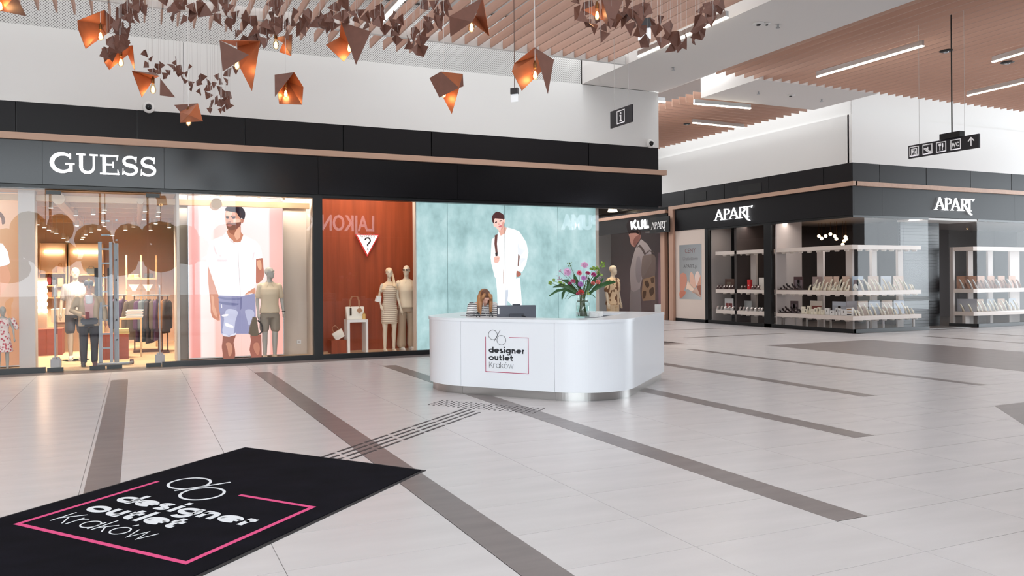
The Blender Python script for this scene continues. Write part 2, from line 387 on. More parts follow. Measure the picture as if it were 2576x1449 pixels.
# panes
def pane(par, x0, x1, y, z0, z1, M=None):
    return MB().box(x0, x1, y-.006, y+.006, z0, z1).build('pane', M or M_glass, par)
def xg(u): return onY(u, 700, YG).x
win = struct(MB().box(-14, 3.35, YG-.015, YG+.015, 3.31, 3.37).build('window_1', M_blackm))
for a, c in ((-6, -1.487), (.455, 1.92), (1.926, 3.35)): pane(win, a, c, YG, .09, 3.33)
win2 = struct(MB().box(3.54, XC-.08, YG-.015, YG+.015, 3.31, 3.37).build('window_2', M_blackm))
us = [3.54]+[xg(u) for u in (973, 1127, 1271, 1405)]+[11.885]
for a, c in zip(us, us[1:]): pane(win2, a+.003, c-.003, YG, .09, 3.33)
win3 = struct(MB().box(11.87, 11.9, YG, 18.3, 3.31, 3.37).build('window_3', M_blackm))
ys = [YG]+[onX(u, 700, 11.885).y for u in (1567, 1539)]+[18.3]
for a, c in zip(ys, ys[1:]): MB().box(11.879, 11.891, a+.004, c-.004, .09, 3.33).build('pane', M_glass, win3)
# glass entrance doors: two leaves with black patch fittings
for k, (a, c, s_) in enumerate(((-1.48, -.512, 0), (-.505, .448, 1))):
    d = struct(MB().box(a+.004, c-.004, YG-.006, YG+.006, .015, 3.24).build('door_%d' % (k+1), M_glassdoor))
    for q in (a, c): 
        xa, xb = (a+.01, a+.27) if q == a else (c-.27, c-.01)
        MB().box(xa, xb, YG-.02, YG+.02, .012, .085).build('patch_fitting', M_blackm, d)
    xa, xb = (a+.01, a+.25) if k == 0 else (c-.25, c-.01)
    MB().box(xa, xb, YG-.02, YG+.02, 3.2, 3.27).build('patch_fitting', M_blackm, d)
    xm = c-.06 if k == 0 else a+.06
# shell of the left shop
M_shopfloor = wood_mat('shop_floor_oak', (226, 196, 160), 'X', .35, .12, 3)
struct(MB().box(-6, 11.86, YG+.06, 24, 0, .02).build('floor_shop', M_shopfloor))
M_shopwall = mat('shop_wall_beige', (216, 190, 166), .7)
struct(MB().box(-3.6, -3.5, YG+.1, 22, 0, 4.3).box(-3.6, 4.5, 21.5, 21.6, 0, 4.3).build('wall_shop', M_shopwall))
xb0_ = onY(445, 700, 16.4).x
M_shopceil = mat('shop_ceiling', (226, 196, 162), .7)
sc = struct(MB().box(-3.6, xb0_-.06, YG+.1, 24, 3.3, 3.35).box(xb0_-.06, 11.86, YG+.1, 24, 4.25, 4.3).build('ceiling_shop', M_shopceil))
for k in range(11):
    y = 15.8+.55*k
    MB().box(-3.5, 3.4, y, y+.1, 3.13+.05*(k % 2), 3.24).build('joist', mat('joist_tan', (228, 194, 156), .6), sc)
for k in range(4):
    x = -2.7+1.4*k; MB().tube([(x, 15.6, 3.16), (x, 21.4, 3.16)], .11 if k % 2 else .06, 10).build('duct', mat('duct_tan', (222, 190, 156), .5), sc)
# partitions behind the windows
M_beige = mat('display_beige', (214, 202, 190), .7)
xb0 = onY(445, 700, 16.4).x
struct(MB().box(xb0, 3.5, 16.4, 16.5, 0, 4.2).box(xb0-.05, xb0, YG+.1, 16.5, 0, 4.2).box(3.45, 3.56, YG+.14, 16.9, 0, 4.2).build('wall_display', M_beige))
M_redwood = wood_mat('cherry_wood', (150, 72, 44), 'Z', .38, .28, 7)
struct(MB().box(3.5, 6.3, 16.7, 16.8, 0, 4.2).build('wall_cherry', M_redwood))
struct(MB().box(6.2, 11.86, 18.3, 18.4, 0, 4.2).box(10.3, 10.36, 15.75, 18.3, 0, 4.2).box(6.2, 6.3, 15.7, 18.3, 0, 4.2).box(11.75, 11.86, 18.3, 24, 0, 4.2).build('wall_backing', mat('backing_grey', (150, 140, 134), .7)))
struct(MB().box(.95, 1.0, 18.6, 21.5, 0, 2.6).build('wall_shop_cherry', M_redwood))
struct(MB().box(.95, 1.0, 18.6, 21.5, 2.6, 4.2).build('wall_shop_brown', mat('brown_panel', (104, 74, 60), .6)))
# white column at the left window
struct(MB().box(onY(47, 700, 15.6).x, onY(88, 700, 15.6).x, 15.6, 16.0, 0, 4.2).build('wall_pier', mat('pier_grey', (212, 202, 196), .7)))
struct(MB().box(-6, onY(50, 700, 16.3).x, 16.3, 16.4, 0, 4.2).build('wall_window_back', mat('window_back_orange', (226, 176, 136), .7)))

# jewellery shop front -----------------------------------------------------------
aj = struct(MB().box(XA+.04, XA+.2, YA+.06, 30, 4.2, 4.87).box(XA+.04, 36, YA+.06, YA+.2, 4.2, 4.87).build('trim_5', M_blackm))
ys = [YA]+[onX(u, 460, XA).y for u in (2072, 1934, 1822, 1722)]+[27]
for a, c in zip(ys, ys[1:]): MB().box(XA, XA+.06, a+.012, c-.012, 4.33, 4.86).build('panel', M_blackb, aj)
xs = [XA]+[onY(u, 440, YA).x for u in (2213, 2330, 2441, 2544)]; xs += [xs[-1]+2.1*k for k in range(1, 5)]
for a, c in zip(xs, xs[1:]): MB().box(a+.012, c-.012, YA, YA+.06, 4.33, 4.86).build('panel', M_blackb, aj)
for u0, u1 in ((1730, 1777), (1858, 1915)):
    y1, y0 = onX(u0, 495, XA).y, onX(u1, 480, XA).y
    g = struct(MB().box(XA-.012, XA+.01, y0, y1, 4.40, 4.70).build('vent_grille', mat('vent_black', (8, 8, 9), .6)))
    g['kind'] = 'thing'; tag(g, 'black ventilation grille in the dark band, %s' % ('nearer the far oak portal' if u0 == 1730 else 'nearer the shop corner'), 'vent', 'ventilation grilles over the jewellery shop')
fl = struct(MB().box(XA+.02, XA+.3, YA+.05, 23.2, 3.37, 4.2).box(XA+.02, 36, YA+.02, YA+.3, 3.37, 4.2).build('trim_6', M_blackm))
MB().box(XA-.03, XA+.03, YA-.03, 23.05, 3.37, 4.19).build('panel', M_blackb, fl)
xs = [XA, onY(2215, 500, YA).x, 26, 30, 36]
for a, c in zip(xs, xs[1:]): MB().box(a+.033, c+.03, YA-.03, YA+.03, 3.37, 4.19).build('panel', M_blackb, fl)
struct(MB().box(XA-.12, XA+.05, YA-.12, 23.3, 4.19, 4.315).box(XA, 36, YA-.12, YA+.05, 4.19, 4.315).build('trim_7', M_stripY))
struct(MB().box(XA-.12, XA+.2, 23.06, 23.3, 0, 4.19).build('trim_8', M_stripZ))
struct(MB().box(XA-.02, XA+.08, YA-.02, 23.05, 0, .11).box(XA, 22.0, YA-.02, YA+.08, 0, .11).build('baseboard_side', M_base))
y4, y5 = onX(1923, 700, XA).y, onX(1941, 700, XA).y
y3, y2 = onX(1782, 700, XA).y, onX(1776, 700, XA).y
struct(MB().box(XA-.02, XA+.1, y5, y4, 0, 3.37).box(XA-.02, XA+.1, y3, y2+.03, 0, 3.37).build('trim_9', M_blackm))
ja = struct(MB().box(XA-.01, XA+.02, YA, 23.05, 3.3, 3.37).build('window_4', M_blackm))
for a, c in ((YA+.006, onX(2035, 700, XA).y), (onX(2035, 700, XA).y+.006, y5), (y4, onX(1847, 700, XA).y), (onX(1847, 700, XA).y+.006, y3)):
    MB().box(XA-.006, XA+.006, a, c, .1, 3.34).build('pane', M_glass, ja)
xd = 22.0
jb = struct(MB().box(XA, xd, YA-.01, YA+.02, 3.3, 3.37).build('window_5', M_blackm))
xs = [XA+.006]+[onY(u, 700, YA).x for u in (2210, 2274)]+[xd]
for a, c in zip(xs, xs[1:]): pane(jb, a, c-.006, YA, .1, 3.34)
# recessed doorway with black roller shutter
sh = struct(MB().box(xd+.02, 23.9, YA+.98, YA+1.05, 0, 3.37).build('door_3', M_blackm))
M_shut = mat('shutter_black', (26, 26, 30), .4)
sm_ = MB().box(xd+.06, 23.85, YA+.94, YA+.985, -.045, .045).mesh('shutter_slat', M_shut)
for k in range(33): link(None, 'shutter_slat', sm_, sh, (0, 0, .06+.1*k))
# second display: angled corner pane then straight
pA, pB = onZ(2388, 821.5), Vector((24.25, YA+.02, 0))
jc = struct(MB().box(pB.x, 36, YA-.01, YA+.02, 3.3, 3.37).build('window_6', M_blackm))
d = (pB-pA); d.z = 0; L_ = d.length; d.normalize(); nn = Vector((-d.y, d.x, 0))
for a, c in ((pB.x+.004, onY(2503, 700, YA).x), (onY(2503, 700, YA).x+.006, 29)): pane(jc, a, c, YA+.02, .1, 3.34)
mid = (pA+pB)/2
MB().obox((mid.x, mid.y, 1.72), d, nn, (0, 0, 1), L_/2-.004, .006, 1.62).build('pane', M_glass, jc)
b = MB(); b.obox((mid.x, mid.y, .055), d, nn, (0, 0, 1), L_/2, .05, .055); b.box(pB.x, 36, YA-.02, YA+.08, 0, .11); struct(b.build('baseboard_right', M_base))
struct(MB().box(xd, 24.4, YA+.0, YA+1.0, 3.3, 3.36).build('ceiling_porch', M_white))
# interior of the jewellery shop
M_jdark = mat('jewel_dark', (62, 52, 50), .6); M_jwall = mat('jewel_grey', (186, 176, 172), .7)
struct(MB().box(XA+.1, 36, YA+.1, 25, 0, .02).build('floor_jewel', mat('jewel_floor', (120, 112, 108), .3)))
struct(MB().box(XA+4.2, XA+4.3, YA+1.2, 23, 0, 3.6).box(XA+.1, 36, YA+4.6, YA+4.7, 0, 3.6).box(XA+.1, 26, 23.05, 23.2, 0, 3.6).build('wall_jewel', M_jdark))
struct(MB().box(XA+.1, 36, YA+.1, 25, 3.42, 3.47).build('ceiling_jewel', mat('jewel_ceiling', (150, 140, 136), .7)))
# next shop along the corridor
k0 = struct(MB().box(XA, XA+.2, 23.5, 31, 3.5, 4.1).box(XA+.02, XA+.2, 23.3, 31, 4.2, 4.87).box(XA+.1, XA+.3, 23.3, 23.75, 0, 4.2).build('trim_10', M_black))
struct(MB().box(XA-.08, XA+.1, 23.55, 31, 4.1, 4.23).box(XA-.06, XA+.1, 23.62, 23.86, 0, 3.5).build('trim_11', M_stripZ))
kw = struct(MB().box(XA, XA+.04, 23.8, 31, 0, .1).build('window_7', M_blackm))
for k in range(4): MB().box(XA+.01, XA+.022, 23.9+1.7*k, 25.59+1.7*k, .1, 3.5).build('pane', M_glass, kw)
struct(MB().box(XA+2.6, XA+2.7, 23.3, 31, 0, 4).build('wall_corridor_shop', mat('plum_wall', (112, 84, 84), .7)))
# outside: pavement, sky is the world
struct(MB().box(-60, 60, -70, -8, -.25, -.05).build('ground', mat('pavement', (150, 148, 142), .9)))
# ================================================================== PRINTS, SIGNS, LOGOS
def crm(pts, n=4):
    """closed Catmull-Rom outline"""
    out = []; k = len(pts)
    for i in range(k):
        p0, p1, p2, p3 = [Vector(pts[(i+j-1) % k]) for j in range(4)]
        for s in range(n):
            t = s/n
            out.append(tuple(.5*((2*p1)+(p2-p0)*t+(2*p0-5*p1+4*p2-p3)*t*t+(3*p1-p0-3*p2+p3)*t**3)))
    return out
def prints(parent, plane, tf, items, e=1.0, step=.0012, base=.002, nrm=(0, -1, 0), maker=None):
    """flat inked areas on a sheet; items: (part name, rgb, outline, smooth?)"""
    n = Vector(nrm)
    for k, (nm, rgb, pts, sm) in enumerate(items):
        q = crm(pts) if sm else pts
        P = [plane(*tf(x, y))+n*(base+step*k) for x, y in q]
        bm = bmesh.new(); vs = [bm.verts.new(p-ORG.get(parent, Vector())) for p in P]
        f = bm.faces.new(vs); bmesh.ops.triangulate(bm, faces=[f], ngon_method='EAR_CLIP')
        for f in bm.faces:
            f.normal_update()
            if f.normal.dot(n) < 0: f.normal_flip()
        me = bpy.data.meshes.new(nm); bm.to_mesh(me); bm.free()
        M = (maker or (lambda r: print_mat('ink_%02x%02x%02x_%s' % (*r, e), r, e)))(rgb); me.materials.append(M)
        o = bpy.data.objects.new(nm, me); COL.objects.link(o); o.parent = parent; ORG[o] = ORG.get(parent)
def ramp_print(name, x0, x1, z0, z1, top, bot, e=1.0, axis=0):
    M = bpy.data.materials.new(name); M.use_nodes = True; nt = M.node_tree; b = nt.nodes['Principled BSDF']
    tc = nt.nodes.new('ShaderNodeTexCoord'); sp = nt.nodes.new('ShaderNodeSeparateXYZ'); nt.links.new(tc.outputs['Object'], sp.inputs[0])
    def mr(o, a, c):
        k = nt.nodes.new('ShaderNodeMapRange'); k.inputs[1].default_value = a; k.inputs[2].default_value = c; nt.links.new(o, k.inputs[0]); return k.outputs[0]
    def rp(o, st):
        k = nt.nodes.new('ShaderNodeValToRGB'); el = k.color_ramp.elements
        while len(el) < len(st): el.new(.5)
        for q, (p, c) in zip(el, st): q.position = p; q.color = (*lin(c), 1)
        nt.links.new(o, k.inputs[0]); return k.outputs[0]
    fx = mr(sp.outputs[axis], x0, x1); fz = mr(sp.outputs[2], z0, z1)
    mx = nt.nodes.new('ShaderNodeMix'); mx.data_type = 'RGBA'
    nt.links.new(fz, mx.inputs[0]); nt.links.new(rp(fx, bot), mx.inputs[6]); nt.links.new(rp(fx, top), mx.inputs[7])
    nt.links.new(mx.outputs[2], b.inputs['Emission Color']); b.inputs['Emission Strength'].default_value = e
    b.inputs['Base Color'].default_value = (.1, .1, .1, 1); b.inputs['Specular IOR Level'].default_value = .1
    return M

# pink lightbox with the man in the white shirt ---------------------------------
YP = 15.95
a0, a1 = onY(472, 490, YP), onY(712, 497, YP)
x0, x1, zt = a0.x, a1.x, a0.z
lb = thing('lightbox', 'tall pink backlit advertising lightbox showing a man in white shirt and denim shorts', 'lightbox', (x0, YP, 0))
MB().box(x0, x1, YP+.02, YP+.16, .06, zt).build('frame', M_alu, lb)
Mbg = ramp_print('print_pink', 0, x1-x0, .1, zt,
    [(0, (252, 205, 200)), (.05, (246, 176, 172)), (.10, (247, 190, 187)), (.125, (255, 246, 246)), (.25, (255, 250, 250)), (.27, (255, 226, 222)), (.5, (255, 244, 243)), (.84, (255, 250, 250)), (.86, (252, 205, 200)), (1, (246, 190, 182))],
    [(0, (255, 205, 196)), (.04, (232, 140, 130)), (.115, (228, 138, 128)), (.13, (255, 228, 222)), (.26, (255, 214, 206)), (.28, (252, 182, 168)), (.5, (255, 196, 184)), (.84, (254, 206, 196)), (.86, (246, 170, 156)), (1, (244, 176, 162))], 1.05)
MB().poly([(x0+.01, YP+.018, .08), (x1-.01, YP+.018, .08), (x1-.01, YP+.018, zt-.015), (x0+.01, YP+.018, zt-.015)]).build('printed_backdrop', Mbg, lb)
PL = lambda u, v: onY(u, v, YP+.016)
T1 = lambda x, y: (500+x/6.586, 500+y/6.586); T2 = lambda x, y: (500+x/6.9, 700+y/6.9)
def t2(pts): # lower crop coordinates into the frame of the upper one
    return [((T2(x, y)[0]-500)*6.586, (T2(x, y)[1]-500)*6.586) for x, y in pts]
SK, SKL, SKD = (205, 138, 112), (236, 180, 152), (150, 92, 76)
prints(lb, PL, T1, [
 ('printed_arm', SK, [(152, 1030), (318, 1040), (312, 1250), (300, 1449)]+t2([(320, 100), (300, 250), (278, 400), (322, 468), (358, 560), (396, 640), (380, 668), (352, 600), (345, 640), (366, 732), (330, 735), (240, 682), (206, 590), (204, 450), (182, 250), (166, 100)]), False),
 ('printed_arm', (190, 120, 100), [(892, 1005), (1050, 980), (1066, 1100), (1082, 1240), (1062, 1330), (1000, 1390), (952, 1400), (943, 1300), (946, 1180), (920, 1090)], True),
 ('printed_leg', SKD, t2([(430, 990), (632, 965), (612, 1080), (602, 1150), (626, 1230), (615, 1392), (430, 1392), (415, 1290), (400, 1180), (420, 1080)]), True),
 ('printed_leg', (158, 98, 84), t2([(890, 990), (1085, 980), (1092, 1392), (915, 1392), (880, 1240), (905, 1080)]), False),
 ('printed_highlight', (198, 138, 112), t2([(470, 1130), (545, 1120), (585, 1210), (560, 1330), (520, 1345), (500, 1230)]), True),
 ('printed_highlight', (190, 128, 106), t2([(960, 1130), (1030, 1120), (1060, 1220), (1030, 1330), (990, 1300), (950, 1210)]), True),
 ('printed_highlight', (232, 176, 146), [(960, 1040), (1020, 1020), (1040, 1110), (1030, 1180), (985, 1150)], True),
 ('printed_highlight', (228, 168, 140), [(200, 1120), (260, 1110), (265, 1240), (250, 1380), (215, 1300)], True),
 ('printed_highlight', (226, 168, 140), t2([(215, 300), (260, 330), (270, 470), (300, 560), (320, 680), (270, 640), (232, 540), (226, 430)]), True),
 ('printed_shirt', (255, 252, 252), [(460, 548), (398, 612), (250, 668), (190, 740), (150, 860), (128, 1000), (130, 1038), (318, 1066), (334, 1010), (330, 1180), (322, 1449)]+t2([(345, 120), (342, 300), (520, 326), (700, 326), (745, 314), (830, 290), (965, 260), (985, 60)])+[(945, 1400), (943, 1250), (905, 1100), (885, 1010), (1052, 982), (1042, 880), (1010, 780), (950, 705), (800, 640), (735, 598), (690, 716), (640, 724), (590, 722), (520, 690), (478, 615)], False),
 ('printed_fold', (247, 226, 228), [(250, 760), (270, 830), (310, 930), (330, 1010), (318, 1060), (300, 960), (262, 860), (240, 800)], True),
 ('printed_fold', (250, 232, 234), [(345, 930), (420, 1000), (480, 990), (420, 1030), (370, 1120), (400, 1300), (350, 1280), (338, 1100)], True),
 ('printed_fold', (250, 230, 232), [(900, 900), (930, 890), (905, 960), (912, 1008), (886, 1006)], True),
 ('printed_fold', (249, 234, 236), [(340, 1320), (440, 1340), (560, 1330), (480, 1375), (360, 1380)], True),
 ('printed_placket', (205, 192, 198), [(641, 800), (647, 800), (683, 1449), (676, 1449)], False),
 ('printed_placket', (200, 188, 192), t2([(705, 0), (712, 0), (722, 320), (714, 322)]), False),
 ('printed_neck', SK, [(490, 505), (540, 515), (600, 500), (690, 425), (698, 560), (735, 600), (690, 715), (640, 722), (590, 720), (530, 685), (480, 612), (460, 545)], False),
 ('printed_highlight', SKL, [(620, 520), (680, 470), (690, 560), (680, 640), (630, 680), (600, 640), (590, 590)], True),
 ('printed_shade', (168, 104, 84), [(490, 515), (560, 522), (640, 480), (600, 545), (580, 600), (540, 580), (500, 560)], True),
 ('printed_collar', (255, 255, 255), [(398, 612), (460, 545), (490, 630), (570, 700), (500, 690), (430, 728)], False),
 ('printed_collar', (228, 210, 212), [(505, 688), (530, 684), (606, 750), (600, 755), (540, 712)], False),
 ('printed_ear', (196, 126, 104), [(698, 335), (738, 342), (738, 385), (714, 410), (694, 396)], True),
 ('printed_face', (226, 164, 138), [(442, 215), (470, 182), (560, 176), (605, 185), (640, 205), (634, 245), (664, 292), (692, 332), (700, 400), (686, 445), (648, 478), (600, 508), (545, 518), (492, 512), (466, 482), (450, 430), (440, 370), (436, 300)], True),
 ('printed_highlight', (246, 200, 176), [(450, 230), (500, 200), (560, 210), (540, 270), (500, 290), (455, 280)], True),
 ('printed_highlight', (246, 204, 182), [(570, 350), (650, 330), (680, 370), (640, 420), (590, 420)], True),
 ('printed_beard', (134, 84, 72), [(456, 415), (500, 398), (552, 412), (566, 452), (610, 448), (650, 410), (690, 385), (696, 420), (684, 448), (646, 480), (600, 510), (545, 520), (492, 514), (466, 484)], True),
 ('printed_mouth', (196, 126, 120), [(470, 432), (508, 424), (550, 434), (532, 456), (486, 458)], True),
 ('printed_nose', (176, 112, 92), [(470, 384), (498, 396), (532, 384), (536, 366), (520, 398), (486, 404)], True),
 ('printed_eye', (70, 42, 42), [(446, 308), (470, 300), (492, 308), (486, 330), (456, 328)], True),
 ('printed_eye', (70, 42, 42), [(544, 312), (572, 302), (604, 306), (592, 328), (556, 330)], True),
 ('printed_eyebrow', (52, 32, 36), [(442, 286), (490, 284), (490, 296), (444, 300)], False),
 ('printed_eyebrow', (52, 32, 36), [(524, 294), (560, 282), (608, 286), (606, 298), (562, 295), (528, 304)], False),
 ('printed_hair', (46, 30, 40), [(436, 205), (438, 166), (468, 130), (520, 108), (590, 103), (650, 116), (702, 136), (738, 176), (762, 222), (766, 275), (746, 348), (722, 330), (700, 318), (690, 332), (660, 292), (632, 246), (640, 206), (602, 180), (560, 174), (520, 184), (470, 180)], True),
 ('printed_shorts', (150, 150, 184), t2([(342, 298), (520, 324), (715, 326), (745, 314), (830, 290), (966, 262), (982, 500), (985, 700), (892, 880), (862, 962), (840, 940), (832, 820), (782, 680), (722, 562), (690, 650), (652, 800), (648, 930), (630, 982), (520, 1012), (430, 1002), (388, 962), (380, 800), (370, 640), (344, 500)]), False),
 ('printed_denim_fade', (196, 198, 222), t2([(480, 545), (600, 540), (676, 590), (640, 700), (610, 860), (600, 960), (500, 985), (420, 960), (410, 860), (470, 760), (430, 690)]), True),
 ('printed_denim_fade', (186, 188, 214), t2([(800, 560), (900, 540), (960, 600), (940, 700), (870, 820), (830, 700)]), True),
 ('printed_denim_fade', (120, 122, 160), t2([(350, 400), (480, 430), (640, 445), (700, 440), (640, 470), (470, 460), (356, 430)]), True),
 ('printed_denim_fade', (126, 128, 166), t2([(350, 320), (520, 345), (710, 345), (700, 372), (520, 380), (352, 350)]), True),
 ('printed_fly', (112, 112, 150), t2([(716, 330), (740, 330), (736, 520), (718, 556)]), False),
 ('printed_rip', (244, 240, 244), t2([(400, 634), (500, 620), (498, 652), (412, 664)]), True),
 ('printed_rip', (244, 240, 244), t2([(462, 770), (520, 790), (594, 828), (590, 858), (520, 848), (458, 822)]), True),
 ('printed_rip', (250, 248, 250), t2([(386, 452), (396, 450), (400, 510), (390, 512)]), False),
 ('printed_hem', (222, 222, 236), t2([(388, 950), (520, 994), (646, 940), (632, 984), (520, 1014), (430, 1004)]), False),
 ('printed_hand', (214, 150, 122), t2([(790, 292), (840, 240), (900, 204), (970, 168), (972, 262), (900, 262), (830, 286)]), True),
 ('printed_finger', (240, 196, 176), t2([(812, 282), (850, 262), (900, 250), (880, 272), (830, 294)]), True),
], e=1.0)

# teal lightbox --------------------------------------------------------------------
YT = 15.50
x0, x1 = onY(1049, 700, YT).x, onY(1500, 700, YT).x; zt = onY(1049, 508, YT).z
lt = thing('lightbox', 'wide teal backlit advertising wall showing a man in a white jacket', 'lightbox', (x0, YT, 0))
MB().box(x0-.02, x1+.09, YT+.02, YT+.2, .06, zt+.01).build('frame', M_beige, lt)
Mt = bpy.data.materials.new('print_teal'); Mt.use_nodes = True; nt = Mt.node_tree; b = nt.nodes['Principled BSDF']
tc = nt.nodes.new('ShaderNodeTexCoord'); mp = nt.nodes.new('ShaderNodeMapping'); mp.inputs['Scale'].default_value = (1.1, 1, .8)
nz = nt.nodes.new('ShaderNodeTexNoise'); nz.inputs['Scale'].default_value = 1.5; nz.inputs['Detail'].default_value = 8; nz.inputs['Roughness'].default_value = .62
rp = nt.nodes.new('ShaderNodeValToRGB'); el = rp.color_ramp.elements; el[0].position = .34; el[0].color = (*lin((142, 178, 180)), 1); el[1].position = .66; el[1].color = (*lin((198, 226, 228)), 1)
q = el.new(.5); q.color = (*lin((170, 206, 208)), 1)
L = nt.links.new; L(tc.outputs['Object'], mp.inputs[0]); L(mp.outputs[0], nz.inputs['Vector']); L(nz.outputs[0], rp.inputs[0]); L(rp.outputs[0], b.inputs['Emission Color'])
b.inputs['Emission Strength'].default_value = 1.0; b.inputs['Base Color'].default_value = (.1, .12, .12, 1); b.inputs['Specular IOR Level'].default_value = .1
MB().poly([(x0, YT+.018, .08), (x1, YT+.018, .08), (x1, YT+.018, zt), (x0, YT+.018, zt)]).build('printed_backdrop', Mt, lt)
PLT = lambda u, v: onY(u, v, YT+.016)
T3 = lambda x, y: (1200+x/5.575, 520+y/5.575)
WH = (255, 255, 255); FL = (236, 240, 246)
prints(lt, PLT, T3, [
 ('printed_trousers', (250, 251, 254), [(262, 1000), (545, 1010), (600, 990), (618, 1200), (630, 1390), (645, 2010), (525, 2010), (500, 1390), (436, 1165), (402, 1390), (425, 2010), (315, 2010), (308, 1390), (280, 1180)], False),
 ('printed_fold', (206, 214, 226), [(400, 1170), (436, 1165), (436, 1240), (412, 1390), (396, 1390)], False),
 ('printed_neck', (232, 178, 160), [(300, 330), (355, 305), (375, 268), (400, 290), (414, 300), (385, 395), (330, 405), (312, 370)], False),
 ('printed_jacket', WH, [(302, 345), (282, 396), (205, 460), (200, 600), (190, 720), (200, 800), (250, 818), (245, 980), (265, 1012), (300, 1080), (380, 1088), (392, 1012), (545, 1022), (548, 900), (560, 860), (600, 905), (630, 922), (690, 800), (720, 640), (690, 500), (640, 420), (590, 345), (500, 310), (418, 290), (385, 398), (330, 408)], False),
 ('printed_strap', (132, 98, 92), [(578, 590), (598, 600), (596, 720), (582, 832), (568, 830), (574, 700)], False),
 ('printed_fold', FL, [(570, 500), (600, 590), (650, 610), (690, 600), (640, 650), (600, 690), (570, 640)], True),
 ('printed_fold', FL, [(610, 720), (690, 730), (640, 770), (600, 850), (590, 790)], True),
 ('printed_fold', (214, 200, 196), [(360, 860), (372, 930), (378, 1085), (362, 1080), (366, 1000)], False),
 ('printed_fold', (240, 242, 246), [(400, 420), (410, 700), (400, 1010), (392, 1010), (396, 700)], False),
 ('printed_strap', (112, 74, 70), [(246, 402), (286, 386), (276, 520), (286, 640), (256, 650), (240, 520)], False),
 ('printed_buckle', (60, 50, 52), [(250, 648), (286, 640), (284, 690), (256, 696)], False),
 ('printed_hand', (240, 192, 178), [(230, 722), (265, 696), (310, 702), (302, 770), (262, 792), (236, 772)], True),
 ('printed_finger', (222, 160, 150), [(250, 730), (300, 722), (302, 732), (252, 742)], False),
 ('printed_hand', (176, 112, 98), [(550, 905), (575, 905), (612, 935), (600, 970), (560, 985), (548, 970)], True),
 ('printed_face', (246, 206, 194), [(226, 232), (232, 190), (250, 150), (290, 126), (340, 148), (362, 185), (374, 168), (390, 186), (380, 216), (372, 270), (355, 312), (322, 342), (286, 322), (262, 290), (236, 282), (225, 255)], True),
 ('printed_shade', (224, 164, 150), [(350, 220), (372, 216), (370, 270), (352, 312), (322, 340), (340, 290)], True),
 ('printed_eye', (84, 58, 58), [(246, 218), (270, 208), (273, 222), (252, 231)], True),
 ('printed_eye', (84, 58, 58), [(308, 200), (334, 190), (337, 203), (314, 211)], True),
 ('printed_nose', (226, 166, 152), [(288, 240), (306, 236), (308, 252), (294, 254)], True),
 ('printed_mouth', (212, 120, 128), [(292, 278), (324, 262), (342, 268), (318, 292)], True),
 ('printed_hair', (84, 52, 52), [(206, 192), (202, 150), (225, 105), (270, 72), (330, 88), (368, 120), (374, 166), (362, 188), (342, 150), (292, 126), (250, 152), (232, 190), (228, 232), (212, 218)], True),
], e=1.05)
# print joints of the teal wall
for u in (1127, 1271, 1405):
    x = onY(u, 700, YT).x; MB().box(x-.003, x+.003, YT+.01, YT+.02, .08, zt).build('fabric_joint', mat('teal_joint', (120, 152, 156), .7), lt)

